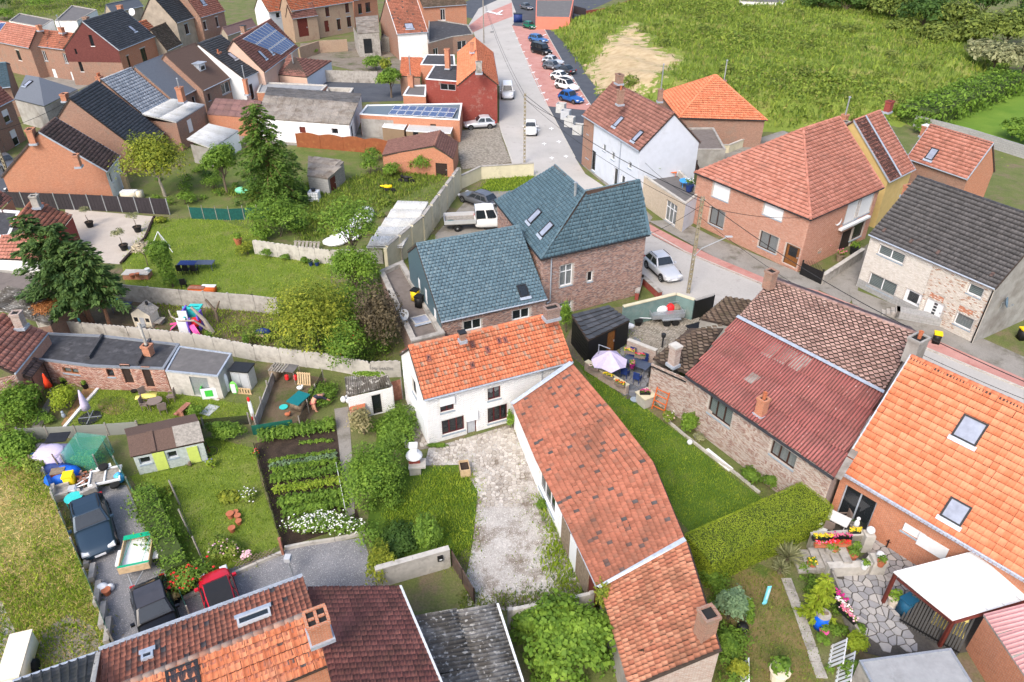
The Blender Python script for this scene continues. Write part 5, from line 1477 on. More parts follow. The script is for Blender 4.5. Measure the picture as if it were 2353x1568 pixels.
# orange brick house end with brown tiles
h=house_gable('orange_gable_house','orange brick house end with brown tiled roof beside the parked van',(246,394),(275,358),3.3,(78,306),(141,270),PAN(T_BROWN,.27,.34),BR_OR,pitch=32,base=T_BROWN,verge=ZINC,gable_mats={'F':LIME},
wins={'F':[W('10',1000,30,1045,100,'w1W')]})
ORG=h
chimney(h,68,296,8.1,(1.0,.6),1.6,BR_OR);chimney(h,172,355,5.9,(.7,.5),1.4,BR_OR)
h=house_gable('left_edge_house','brick house at the left edge with white shuttered windows and white door',(-60,275),(31,229),5.2,(-95,215),(0,195),RIB(T_PINK),BR_BRN,pitch=36,
wins={'F':[W('00',10,1025,110,1110,'wH'),W('00',85,1210,190,1320,'wH'),W('00',0,1250,70,1450,'Dwp')]})
# beige and pink pair at the top
h=house_gable('beige_house','tall dirty beige rendered house with dark tiled roof',(407,53),(462,35),6.2,(345,-12),(410,-28),RIB(T_DARK),BEIGE,pitch=40,verge=DARKM,wins={'F':[W('00',1690,225,1750,310,'w1l'),W('00',1795,195,1835,280,'w1l')]})
h=house_gable('brick_house_pair','brick house with pinkish tiles attached to the beige house',(462,41),(517,25),6.2,(415,-28),(470,-42),RIB(T_PINK),BR_BRN,pitch=40,wins={'F':[W('00',1865,200,1910,270,'w1lW'),W('00',1975,160,2020,245,'w1lW')]})
skylight(h,h['f'][0],465,4,1.2,1.2)
h=house_gable('low_mossy_house','low lean-to with mossy dark tiles against the beige gable',(385,117),(419,101),3.2,(355,60),(384,51),('flat',T_MOSS,.35,.3),BEIGE,pitch=38)
h=house_gable('orange_infill_house','narrow infill house with orange tiled roof beside the maroon gable house',(352,90),(374,82),4.4,(318,52),(332,46),RIB(T_ORANGE),BEIGE,pitch=38)
h=house_gable('blue_solar_house','house at the top with dark blue solar roof and round dish',(258,30),(330,14),5.0,(270,-6),(335,-22),(None,F_BLUEG,1,1),BEIGE,pitch=35,base=F_BLUEG)
dish('white satellite dish beside the chimney at the top left',304,28,5.5,.7,(-.2,-1,.3),PVC)
flat_house('old_block_outbuilding','white walled outbuilding with flat grey broken roof behind the row houses',[(125,48),(176,48),(222,22),(165,12)],3.2,LIME,F_GREY)
flat_house('white_ruin','low ruined white walled yard building',[(20,48),(95,62),(122,45),(45,30)],2.4,LIME,F_GREY)
# brown roof with solar panels and its neighbours
h=house_gable('solar_house','peach house with large brown tiled roof, solar panels and two roof windows',(609,166),(686,109),4.4,(532,96),(628,40),RIB(T_PINKD,.28,.36),PEACH,pitch=33,base=T_PINKD)
solar(h,h['f'][0],[(557,89),(614,53),(679,103),(646,126)],1,1)if False else None
f=h['f'][0]
solar(h,f,[(556,90),(613,52),(678,103),(646,127)],8,3)
skylight(h,f,602,127,1.0,1.5);skylight(h,f,618,116,1.0,1.5)
h=house_gable('mauve_roof_house','low house with dull mauve tiled roof and black chimney',(524,82),(590,60),3.0,(520,55),(600,30),(None,F_TAUPE,1,1),BEIGE,pitch=25,base=plain('mauve roof',(.22,.14,.13),.1,3,.9))
chimney(h,558,60,5.6,(.8,.8),1.4,BR_BRN,cap=DARKM)
h=free_house('small_hip_annex','small peach annex with hipped brown tiled roof and flue','outbuilding',
[[(639,172,2.6),(706,178,2.6),(682,133,4.6),(664,128,4.6)],[(706,178,2.6),(763,140,2.6),(682,133,4.6),(682,133,4.6)]],
[((641,172,2.6),(705,178,2.6),PEACH,[]),((705,178,2.6),(761,141,2.6),BLUEW,[])],('rib',T_PINKD,.3,.38),base=T_PINKD,mode=None)
chimney(h,670,122,5.6,(.15,.15),1.6,STEEL,skirt=False)
flat_house('orange_flat_annex','orange brick annex with wet grey flat roof',[(590,212),(662,214),(686,208),(735,212),(752,195),(600,188)],2.7,BR_OR,F_LIGHT,par_mat=CONCL)
flat_house('block_yard','roofless grey block walls of an unfinished yard',[(748,228),(796,230),(812,202),(750,200)],2.3,BLOCK,EARTH,par_h=.9,par_t=.3,par_mat=CONCL)
# white barn with grey corrugated roof
h=free_house('white_barn','long white barn with old grey corrugated roof behind the brown fence','barn',[[(590,272,2.9),(803,287,2.9),(823,237,4.3),(608,219,4.3)],[(830,215,2.9),(615,200,2.9),(608,219,4.3),(823,237,4.3)]],
[((592,272,2.9),(802,287,2.9),LIME,[W('01',690,1180,758,1235,'g1n'),W('01',395,1165,460,1225,'Dr')]),((802,287,2.9),(829,218,2.9),LIME,[((1.2,.1,2.6,2.2),None,'Dbf')],(823,237,4.3))],('sheet',C_GREY,1.0,1.8,'sheet'),base=C_GREY)
h=free_house('mauve_shed','shed with mauve corrugated roof beside the conifer','shed',[[(475,262,2.6),(588,272,2.6),(602,232,3.4),(495,226,3.4)]],[((477,262,2.6),(587,272,2.6),BR_OR,[])],('sheet',C_MAUVE,1.0,1.8,'sheet'),base=C_MAUVE)
# workshop with solar panels and the beige sheds in front
h=flat_house('solar_workshop','orange brick workshop with blue grey steel roof and solar panels',[(826,262),(1056,275),(1062,237),(843,241)],3.0,BR_OR,C_TEAL,par_h=.12,wins={0:[((9.6,.1,10.4,2.2),None,'Db')]},par_mat=PVC)
q=h['q'];ff=[q[0],q[1],q[2],q[3]]
h2=dict(o=h['o'],roof=h['roof'],f=[ff],u=h['u'])
solar(h2,ff,[(907,243),(1052,249),(1040,271),(891,263)],8,2)
g=MB();w=h['walls'][0];bar(g,w,.05,.02,4.6,2.4,.01,.03);g.build('render_patch',RENDER,h['o'])
flat_house('small_beige_shed','smaller of the two beige steel garden sheds with ribbed roof',[(878,291),(928,297),(940,277),(893,271)],2.0,plain('beige steel',(.24,.17,.11),.06,3,.6),C_WHITE,par_h=.03,par_t=.06,par_mat=PVC)
flat_house('long_beige_shed','longer of the two beige steel sheds with its door ajar',[(933,300),(1035,306),(1043,285),(945,279)],2.0,plain('beige steel',(.24,.17,.11),.06,3,.6),C_WHITE,par_h=.03,par_t=.06,par_mat=PVC,wins={0:[((.9,.05,1.6,1.9),None,'k1n')]})
# orange brick garage with an asymmetric roof
T_GAR=tiles('garage shingle',[(0,(.19,.09,.07)),(1,(.26,.13,.10))])
h=free_house('brick_garage','orange brick garage with asymmetric brown tiled roof','garage',[[(892,322,2.1),(878,357,2.1),(997,335,3.5),(1011,300,3.5)],[(1042,365,2.3),(1053,327,2.3),(1011,300,3.5),(997,335,3.5)]],
[((879,356,2.1),(1041,364,2.3),BR_OR,[((6.4,.1,7.8,1.6),None,'Dbh')],(997,336,3.5)),((1041,364,2.3),(1052,328,2.3),BR_OR,[]),((893,323,2.1),(879,356,2.1),BR_OR,[])],('flat',T_GAR,.3,.3),base=T_GAR,ridges=[((997,335,3.5),(1011,300,3.5))])
# red street house with orange roof
h=house_gable('red_street_house','red painted brick house with orange pantiled roof on the main street',(1146,196),(1133,120),5.2,(1100,160),(1086,83),RIB(T_NEWOR,.3,.38),BR_RED,pitch=45,back=1.0,base=T_NEWOR)
REDH=h
chimney(h,1100,142,8.6,(.9,.8),1.6,CONC,rz=math.pi/2);chimney(h,1084,98,8.8,(.7,.6),1.5,BR_OR)
h=flat_house('red_annex','red brick annex with patched black flat roof and glass block window',[(978,181),(1066,188),(1060,149),(998,149)],4.6,BR_RED,F_DARK,par_mat=PVC,par_h=.1,wins={0:[((2.2,3.2,4.6,4.1),None,'g2n')]})
chimney(h,1027,112,7.6,(.7,.6),3.0,BR_OR)
flat_house('upper_flat_annex','orange brick annex with black flat roof between the chimneys',[(966,148),(1046,150),(1044,126),(980,125)],4.4,BR_OR,F_DARK,par_mat=PVC,par_h=.1)
h=free_house('small_orange_roof','small outbuilding with bright orange tiles and slender flue','outbuilding',[[(918,175,3.0),(966,177,3.0),(971,132,4.2),(922,131,4.2)]],[((919,176,3.0),(965,178,3.0),BR_BRN,[])],('rib',T_NEWOR,.3,.38),base=T_NEWOR)
chimney(h,943,172,4.4,(.8,.7),2.0,BR_OR,steel=2.6)
flat_house('grey_porch','low porch with grey flat roof at the foot of the red wall',[(926,218),(978,221),(980,195),(940,196)],2.8,BR_OR,F_GREY,par_mat=PVC)
# top middle houses
h=house_gable('arched_gate_house','long tan brick farmhouse with brown arched gate and dark framed windows',(670,26),(812,4),6.0,(660,-20),(800,-45),RIB(T_ORANGE),BR_TAN,pitch=35,
wins={'F':[W('01',632,70,680,150,'m2l'),W('01',815,35,860,115,'m2l'),W('01',740,180,785,270,'m2l'),W('01',832,160,880,245,'m2l'),W('01',625,195,678,290,'Dr')],'L':[]})
w=h['walls']['F']
h=house_gable('gate_wing','low tan brick wing with brown arched gate beside the farmhouse',(672,44),(730,36),4.6,(668,10),(722,2),RIB(T_PINKD),BR_TAN,pitch=30,wins={'F':[W('01',375,180,492,330,'Drv')]})
h=house_gable('arched_window_house','orange brick house with arched window heads in the top row',(813,2),(868,-8),5.5,(800,-40),(860,-50),RIB(T_PINK),BR_OR,pitch=35,wins={'F':[((1.2,2.6,2.4,4.6),None,'d2'),((3.6,2.6,5.2,4.6),None,'d2')]})
h=house_gable('rust_roof_house','house with large rust orange tiled roof and one roof window near the street',(913,79),(983,74),4.6,(868,-6),(968,-8),PAN(T_OLDRED,.3,.36),BR_BRN,gable_mats={'F':LIME},pitch=45,base=T_OLDRED,verge=PVC,wins={'F':[]})
skylight(h,h['f'][0],940,61,1.6,1.3)
h=house_gable('grey_tile_house','brick house with old grey tiled roof beside the main street',(972,18),(1073,11),5.8,(955,-16),(1062,-24),('flat',T_MOSS,.35,.32),BR_OR,pitch=35,wins={'F':[W('01',1693,88,1742,185,'w2lW')]})
flat_house('black_roof_annex','low brick annex with black sloping roof and white windows',[(983,100),(1040,84),(1088,78),(1075,57),(985,42)],3.2,BR_BRN,F_DARK,wins={1:[((1.0,.6,3.0,2.2),None,'w2')],0:[((1.5,.6,3.0,2.0),None,'w2')]})
h=free_house('corrugated_lean_to','grey block shed with steep corrugated roof and dark open doorway','shed',[[(820,78,4.2),(872,74,4.2),(868,35,5.2),(816,40,5.2)]],[((821,78,4.2),(871,75,4.2),CONC,[W('01',985,360,1075,490,'k1n')]),((811,60,4.2),(821,78,4.2),CONC,[])],('sheet',C_GREY,1.0,1.8,'sheet'),base=C_GREY)
h=house_gable('white_blue_house','white and pale blue house with orange roof at the top',(618,29),(668,22),4.6,(590,-12),(650,-20),RIB(T_ORANGE),BLUEW,pitch=36,wins={'F':[W('01',180,120,225,165,'w1')]},gable_mats={'L':LIME})
h=flat_house('plank_annex','annex clad with weathered vertical boards below the rust roof',[(875,84),(990,88),(985,68),(880,66)],2.8,WOODG,F_GREY,trim=False)
w=h['walls'][0]
for k in range(40):
 g=MB();u0=w.L*k/40+.02;bar(g,w,u0,.1+random.random()*.15,u0+w.L/40-.04,2.7,.005,.03);g.build('plank',WOODG,h['o'])
flat_house('salmon_building','salmon painted blank walled building at the top of the street',[(1231,39),(1310,40),(1318,0),(1232,0)],2.6,SALMON,F_GREY,par_mat=SALMON,par_h=.05)
flat_house('hall_behind_trees','long white building glimpsed above the overgrown hill',[(1700,3),(1800,6),(1810,-8),(1700,-10)],3.0,LIME,F_GREY)
# ------------------------------------------------------------------ bottom of the photograph
h=house_gable('bottom_row_house','row house with red corrugated tiled roof and zinc gutter along the bottom edge',(697,1328),(226,1500),3.3,(708,1433),(300,1588),PAN(T_OLDRED,.215,.31),BR_OR,pitch=36,indiv=True,base=T_OLDRED,gutter=False,ridge=False)
BOT=h
o_=h['f'];T_BIGOR=T_OLDOR
O,A=face_tiles(h['f'][1],'pantile',.29,.42);place_tiles(h['roof'],O+A[:,2]*.03,A,'pantile',tiles('large orange tile',R3((.44,.13,.06),(.56,.19,.09),(.64,.26,.14)),dirt=(.34,.2,.14),damt=.38),.29,.42,True,'tile',200)
caps(h['roof'],h['RA'],h['RB'],tiles('old ridge tile',R3((.36,.16,.10),(.42,.22,.15),(.5,.3,.22)),dirt=(.33,.29,.25),damt=.5,dscale=1.5),True,.42,.14)
g=MB()
n=24
pr=[(-.02,0),(-.02,-.12),(.13,-.14),(.17,0),(.15,0),(.12,-.11),(.01,-.09),(.0,0)]
A_,B_=h['A'],h['B'];out=-h['n']
V=[A_.lerp(B_,t)+out*x*1.6+Vector((0,0,z))for t in(0,1)for x,z in pr]
m=len(pr);g.add(V,[(i,(i+1)%m,m+(i+1)%m,m+i)for i in range(m)]);g.build('gutter',ZINC,h['o'])
f=h['f'][0]
skylight(h,f,585,1423,1.35,.42,GREYP,GLASSD,.12);skylight(h,f,340,1511,.45,.3,ZINC,GLASSD,.1)
chimney(h,726,1417,5.9,(.82,.82),1.3,BR_OR,pots=0)
c=P(726,1417,5.92)
g=MB();T_=Matrix.Translation(c)@Matrix.Rotation(math.atan2(h['u'].y,h['u'].x),4,'Z');g.box((0,0,-.1),(.12,.62,.16),T=T_);g.box((.2,0,-.09),(.24,.1,.14),T=T_);g.box((-.2,0,-.09),(.24,.1,.14),T=T_);g.build('chimney_divider',BR_OR,h['roof'])
skylight(h,h['f'][1],425,1578,1.2,1.6,DARKM,GLASSD)
h=free_house('dark_corrugated_annex','row end with dark corrugated tile roof at the bottom left corner','house',[[(224,1503,3.2),(30,1570,3.2),(60,1650,4.9),(212,1592,4.9)]],[((224,1504,3.2),(30,1571,3.2),BR_BRN,[])],('pantile',T_BLACK,.27,.4),base=T_BLACK,indiv=True,limit=150)
g=MB();slab(g,[P(232,1499,3.3),P(221,1503,3.3),P(204,1590,4.9),P(216,1590,4.9)],.04,.06);g.build('flashing',CONCL,h['o'])
g=MB();g.tube([P(226,1500,3.2),P(30,1567,3.2)],.09,6);g.build('gutter',ZINC,h['o'])
h=free_house('wine_tile_house','outbuilding with dark wine red tiled roof and white verge','outbuilding',[[(920.7,1349,2.7),(706,1351,2.7),(786,1660,5.0),(1046,1640,5.0)]],
[((919,1350,2.7),(708,1352,2.7),BR_RED,[]),((1046,1640,5.0),(919,1350,2.7),BR_RED,[])],('wave',T_WINE,.27,.33),base=T_WINE,indiv=True)
g=MB();slab(g,[P(918,1348,2.75),P(1042,1640,5.05),P(1047,1640,5.05),P(923,1348,2.75)],.1,.07);g.build('verge',PVC,h['o'])
h=free_house('mossy_shed','shed with thickly mossed corrugated roof at the bottom','shed',[[(1202,1566,2.2),(1143,1389,2.2),(953,1414,2.7),(1012,1606,2.7)]],
[((1202,1566,2.2),(1143,1390,2.2),CONC,[]),((1143,1390,2.2),(955,1414,2.7),CONC,[])],('sheet',C_MOSS,1.0,1.6,'sheet'),base=C_MOSS,indiv=True)
g=MB();slab(g,[P(1199,1566,2.3),P(1204,1566,2.3),P(1146,1388,2.3),P(1141,1388,2.3)],.1,.05);g.build('verge',PVC,h['o'])
# ------------------------------------------------------------------ left side
lb=flat_house('long_brick_annex','long low pinkish brick annex with wet black flat roof and two brown doors',[(77.5,824),(208,841),(376,847),(412,790),(236,770),(106,764)],2.0,BR_PINK,F_DARK,par_h=.12,par_t=.16,par_mat=plain('grey roof edge',(.20,.22,.25),.1,4,.6),skin={0:S_LONG,1:S_LONG},
wins={0:[W('20',565,240,735,310,'o2B')],1:[W('20',968,258,1060,330,'b1'),W('20',1095,218,1240,390,'Db'),W('20',1290,240,1430,425,'Db')]})
for a,b in(((203,822),(236,770)),((316,835),(345,780))):
 g=MB();p,q=P(*a,2.05),P(*b,2.05);dd=(q-p);g.box((p+q)/2,(.16,dd.length,.2),rz=math.atan2(dd.y,dd.x)-math.pi/2);g.build('upstand',F_DARK,lb['o'])
chimney(lb,336,793,2.75,(.55,.5),.8,BR_OR,skirt=False)
g=MB();p=P(336,793,2.7);g.tube([p,p+Vector((-.08,.1,1.7))],.1,8);g.build('flue_pipe',CONCL,lb['o'])
flat_house('concrete_annex','grey concrete shed with rusty sliding door and flat felt roof',[(380,852),(500,864),(532,812),(412,795)],1.95,CONCL,F_GREY,par_h=.06,par_t=.1,par_mat=ZINC,
wins={0:[((1.6,.05,2.9,1.65),None,'Ds')]})
h=free_house('left_pink_house','house at the left edge with pinkish tiled roof and mixed brick wall','house',[[(34,858,2.8),(110,765,2.8),(4,719,4.8),(-85,800,4.8)]],
[((-60,880,2.8),(35,858,2.8),M_MORT,[],None,S_LONG),((35,858,2.8),(109,765,2.8),BR_PINK,[])],('pantile',T_PINK,.3,.36),base=T_PINK,indiv=True,gutters=[((34,859,2.8),(110,765,2.8))])
chimney(h,35,718,5.1,(.6,.55),1.3,BR_PALE)
h=free_house('tile_canopy','small porch canopy with dark mauve tiles between the brick walls','canopy',[[(72,869,2.0),(101,831,2.0),(73,819,2.5),(38,856,2.5)]],[],('rib',T_BROWN,.26,.34),base=T_BROWN,indiv=True)
g=MB();p=P(72,868,2.0);g.tube([p,Vector((p.x,p.y,0))],.05,6);p=P(99,833,2.0);g.tube([p,Vector((p.x,p.y,0))],.05,6);g.build('post',WOODD,h['o'])
h=free_house('vine_shed','shed with black and white weathered corrugated roof under dead vine','shed',[[(115,745,2.2),(165,698,2.2),(17,657,3.4),(-30,700,3.4)]],
[((115,746,2.2),(164,699,2.2),BR_BRN,[]),((-20,768,2.2),(115,746,2.2),BR_BRN,[])],('sheet',C_MOSS,1.0,1.2,'sheet'),base=C_MOSS,indiv=True)
h=free_house('left_red_roof_house','small house with dark red tiled roof, orange ridge and grey chimney','house',[[(140,528,2.5),(166,496,2.5),(75,459,4.2),(24,519,4.2)]],
[((140,529,2.5),(166,497,2.5),BR_RED,[]),((24,555,2.5),(140,529,2.5),BR_RED,[])],PAN(T_OLDRED,.27,.34),base=T_OLDRED,indiv=True,limit=200,ridges=[((24,519,4.2),(75,459,4.2))])
chimney(h,76,449,5.2,(.6,.6),1.3,CONC)
h=free_house('left_pink_annex','annex with faded pinkish tiled roof behind the tall conifer','house',[[(-20,594,2.4),(95,598,2.4),(97,533,3.8),(4,540,3.8)]],[((-20,595,2.4),(94,599,2.4),LIME,[])],PAN(T_PINK,.3,.36),base=T_PINK,indiv=True,limit=200)
flat_house('white_edged_annex','flat roofed annex with white parapet at the left edge',[(-30,545),(22,540),(45,485),(-20,480)],3.0,LIME,F_DARK,par_mat=PVC)
h=free_house('left_corner_roof','brick house corner with pink tiled roof at the left edge above the dark fence','house',[[(2,480,3.2),(27,456,3.2),(0,438,4.2),(-40,460,4.2)]],[((2,481,3.2),(27,457,3.2),BR_OR,[])],PAN(T_PINK,.3,.36),base=T_PINK)
flat_house('brown_felt_annex','low annex with brown felt roof in front of the conifer',[(-30,668),(86,664),(92,628),(-10,618)],2.0,RENDER,F_TAUPE,trim=False)
# whitewashed outhouse
h=free_house('white_outhouse','little whitewashed outhouse with mossy corrugated roof and dark doorway','outbuilding',[[(797,911,2.0),(903,886,2.0),(890,867,2.4),(792,866,2.4)]],
[((798,911,2.0),(902,887,2.0),M_MORTW,[((1.5,.02,2.1,1.6),None,'k1n')],None,S_LIME),((902,887,2.0),(890,868,2.4),LIME,[]),((792,867,2.4),(798,911,2.0),BR_BRN,[])],('sheet',C_MOSS,.8,1.6,'sheet'),base=C_MOSS,indiv=True)
# brown barn in the middle garden
h=free_house('wooden_barn','brown wooden barn with mossy corrugated roof beside the big conifer','barn',[[(706,404,1.9),(754,411,1.9),(790,371,2.4),(708,358,2.4)]],
[((707,404,1.9),(753,411,1.9),BLOCK,[]),((753,411,1.9),(789,372,2.4),WOODG,[((.4,.05,1.8,1.7),None,'Drv')])],('sheet',C_GREY,.9,1.5,'sheet'),base=C_GREY)
# ------------------------------------------------------------------ plants
L_MID=foliage('leaf green',(.03,.075,.012),(.075,.15,.02),(.14,.24,.035))
L_BRI=foliage('bright leaf',(.035,.085,.012),(.08,.165,.018),(.15,.25,.035))
L_YEL=foliage('yellow green leaf',(.045,.085,.012),(.115,.165,.02),(.23,.26,.03))
L_DRK=foliage('dark leaf',(.012,.035,.01),(.03,.075,.015),(.06,.12,.025))
L_CON=foliage('conifer needles',(.015,.042,.018),(.04,.09,.03),(.09,.155,.045))
L_CYP=foliage('cypress spray',(.02,.055,.012),(.05,.115,.022),(.11,.19,.035))
L_BRN=foliage('purple brown leaf',(.02,.018,.014),(.06,.05,.035),(.12,.105,.065))
L_BLU=foliage('blue green leaf',(.05,.10,.06),(.10,.18,.11),(.18,.28,.17))
L_HED=foliage('clipped hedge',(.09,.15,.012),(.145,.215,.016),(.22,.29,.03))
L_RUS=foliage('rusty vine',(.11,.04,.015),(.24,.10,.035),(.36,.19,.08))
L_OLV=foliage('olive leaf',(.07,.09,.045),(.14,.165,.085),(.25,.27,.17))
L_TAM=foliage('tamarisk spray',(.10,.11,.045),(.18,.18,.09),(.27,.25,.16))
L_WIL=foliage('pale willow leaf',(.22,.21,.14),(.34,.33,.27),(.44,.42,.38),trans=.2)
L_WEED=foliage('weeds',(.028,.07,.014),(.095,.165,.024),(.20,.265,.045),(.30,.22,.10))
L_HAYL=foliage('dry straw',(.20,.16,.06),(.32,.26,.11),(.42,.35,.18),trans=.15)
L_GRS=foliage('grass blade',(.07,.14,.012),(.145,.24,.02),(.24,.31,.045))
L_WOOD=foliage('wood edge leaf',(.03,.055,.014),(.075,.12,.024),(.16,.21,.045))
FL={c:plain('petal '+c,v,.1,5,.7)for c,v in dict(white=(.80,.80,.76),red=(.62,.02,.025),pink=(.70,.16,.27),rose=(.74,.45,.50),yellow=(.74,.52,.03),magenta=(.50,.02,.20),blue=(.22,.2,.5),orange=(.75,.2,.05)).items()}
BARK=plain('bark',(.15,.115,.085),.3,8,.95,bump=.02)
BARKR=plain('reddish bark',(.24,.125,.075),.3,8,.95,bump=.02)
BARKG=plain('pale bark',(.33,.29,.24),.25,8,.95,bump=.02)
def unit(v):return v/np.maximum(np.linalg.norm(v,axis=-1,keepdims=True),1e-9)
def quads(C,N,S,asp=.55,droop=None):
 n=len(C);R=unit(RNG.normal(size=(n,3)))
 T=unit(np.cross(N,R))if droop is None else unit(droop+.35*R)
 N=unit(N-T*(N*T).sum(1,keepdims=True))if droop is not None else N
 B=np.cross(N,T);S=S[:,None]
 V=np.stack([C-T*S*.5,C+B*S*asp*.5+N*S*.06,C+T*S*.5,C-B*S*asp*.5+N*S*.06],1)
 return V.reshape(-1,3),np.arange(4*n).reshape(n,4)
def cloud(lobes,n,size,out=.7,var=.35,shell=.6,asp=.55):
 """leaves spread through the shells of several ellipsoids"""
 L=np.array(lobes,float);w=(L[:,3]*L[:,4]+L[:,5]*(L[:,3]+L[:,4]));k=RNG.choice(len(L),n,p=w/w.sum())
 D=unit(RNG.normal(size=(n,3)));D[:,2]=np.where(D[:,2]<-.35,-D[:,2],D[:,2])
 r=shell+(1-shell)*RNG.random(n)**.6
 r*=1+.13*np.sin(D[:,0]*7+k)+.12*np.cos(D[:,1]*8+D[:,2]*6+k*2)+RNG.normal(0,.05,n)
 C=L[k,:3]+D*L[k,3:6]*r[:,None]
 N=unit(D*out+RNG.normal(size=(n,3))*(1-out)+np.array([0,0,.35]))
 C[:,2]=np.maximum(C[:,2],.03)
 return quads(C,N,size*(1+var*RNG.normal(size=n)).clip(.4,1.8),asp)
def ell_lobes(c,R,n,k=.5,seed=None):
 rg=np.random.default_rng(seed if seed is not None else random.randrange(1<<30));out=[]
 for _ in range(n):
  d=unit(rg.normal(size=3));d[2]=abs(d[2])*.9-.25*rg.random();q=.35+.35*rg.random()
  s=k*(.75+.5*rg.random())
  out.append((c[0]+d[0]*R[0]*q,c[1]+d[1]*R[1]*q,c[2]+d[2]*R[2]*q,R[0]*s,R[1]*s,R[2]*s))
 return out
def pm(y):return .02783*(y+300)
def flowers(par,V,n,size,mats):
 C=V.reshape(-1,4,3).mean(1);mz=C[:,2]
 for m in mats:
  k=RNG.choice(len(C),min(len(C),max(3,n//len(mats))));p=C[k]+np.array([0,-.02,size*.4])
  A=[];F=[]
  for i,c in enumerate(p):
   s=size*random.uniform(.7,1.3);b=i*6
   A+=[c+np.array(q)*s for q in((.5,0,0),(0,.5,0),(-.5,0,0),(0,-.5,0),(0,0,.35),(0,0,-.2))]
   F+=[(b,b+1,b+4),(b+1,b+2,b+4),(b+2,b+3,b+4),(b+3,b,b+4)]
  npobj('blossoms',np.array(A),np.array(F),m,par)['kind']='stuff'
def bush(label,x,y,wpx,h,mat=None,n=900,size=.14,fl=None,fn=40,fs=.1,name='bush',cat='bush',group=None,lob=7,z0=0.0,dpx=None,shell=.55):
 mat=mat or L_MID
 p=P(x,y,z0);r=wpx/pm(y)/2
 t=thing(name,label,cat,p,0,group)
 ry=r if dpx is None else dpx/pm(y)/2
 L=ell_lobes((0,0,h*.45),(r,ry,h*.6),lob,.55)
 V,F=cloud(L,n,size,shell=shell);npobj('foliage',V,F,mat,t)
 g=MB()
 for l in L[:5]:g.tube([(0,0,0),(l[0]*.4,l[1]*.4,l[2]*.5),(l[0],l[1],l[2])],[.03,.02,.008],4,False)
 g.build('stem',BARK,t)
 if fl:flowers(t,V,fn,fs,[FL[c]for c in fl])
 return t
def limb(g,a,b,r0,r1,wob=.12,n=6):
 a,b=Vector(a),Vector(b);L=(b-a).length;pts=[]
 for i in range(5):
  q=a.lerp(b,i/4)
  if 0<i<4:q+=Vector((random.gauss(0,wob),random.gauss(0,wob),random.gauss(0,wob*.5)))*L*.2
  pts.append(q)
 g.tube(pts,[r0+(r1-r0)*i/4 for i in range(5)],n);return pts
def tree(label,x,y,h,w,z0,mat,n=5000,size=.2,name='tree',nl=14,tr=.16,bark=None,group=None,k=.42,lean=(0,0),shell=.55,asp=.55,fl=None,zb=0.0,fn=40,depth=1.0):
 p=P(x,y,0);p.z=zb
 t=thing(name,label,'tree',p,0,group)
 R=(w/2,w/2*depth,(h-z0)/2);c=(lean[0],lean[1],(h+z0)/2)
 L=ell_lobes(c,R,nl,k)
 V,F=cloud(L,n,size,shell=shell,asp=asp);npobj('crown',V,F,mat,t)
 g=MB();top=Vector((lean[0]*.8,lean[1]*.8,z0+(h-z0)*.45));limb(g,(0,0,-.1),top,tr,tr*.5,.08,8);g.build('trunk',bark or BARK,t)
 g=MB()
 for l in L:limb(g,top*random.uniform(.5,.95),l[:3],tr*.35,.02,.15,5)
 g.build('branch',bark or BARK,t)
 if fl:flowers(t,V,fn,.12,[FL[c]for c in fl])
 return t
def conifer(label,x,y,h,w,z0,mat=None,n=60,per=70,size=.34,lean=(0,0),name='conifer',tr=.16,bark=None,taper=.85,group=None,droop=-.25,layers=None):
 mat=mat or L_CON
 p=P(x,y,0);t=thing(name,label,'tree',p,0,group)
 g=MB();limb(g,(0,0,-.1),(lean[0],lean[1],h*.97),tr,.02,.03,8);g.build('trunk',bark or BARKR,t)
 Vs=[];Ns=[];Ds=[];g=MB()
 for i in range(n):
  f=(i+random.random())/n;z=z0+(h-z0)*f**.9
  a=i*2.39996+random.gauss(0,.3);L=w/2*max(.08,(1-f*taper))*random.uniform(.72,1.15)
  o=np.array([lean[0]*z/h,lean[1]*z/h,z]);d=np.array([math.cos(a),math.sin(a),0])
  m=max(8,int(per*L/(w/2)))
  s=RNG.random(m)**.7;side=RNG.normal(0,.16,m)*L*(.35+.65*(1-s));perp=np.array([-d[1],d[0],0])
  C=o+d*(s*L)[:,None]+perp*side[:,None];C[:,2]+=droop*L*s**1.6+.22*L*s+RNG.normal(0,.07,m)*L*.6
  Vs.append(C);Ns.append(unit(np.array([0,0,1.0])+RNG.normal(0,.45,(m,3))));Ds.append(np.tile(d+np.array([0,0,-.25]),(m,1))+perp*np.sign(side)[:,None]*.6)
  if i%2==0:g.tube([o,o+d*L*.5+np.array([0,0,.05*L]),o+d*L*.9+np.array([0,0,(droop+.2)*L*.8])],[.04,.025,.01],4,False)
 C=np.concatenate(Vs);V,F=quads(C,np.concatenate(Ns),size*(1+.3*RNG.normal(size=len(C))).clip(.4,1.7),.38,np.concatenate(Ds))
 npobj('crown',V,F,mat,t);g.build('branch',bark or BARKR,t)
 return t
def H_(x,y,ty):
 return zat(ty,P(x,y).y)
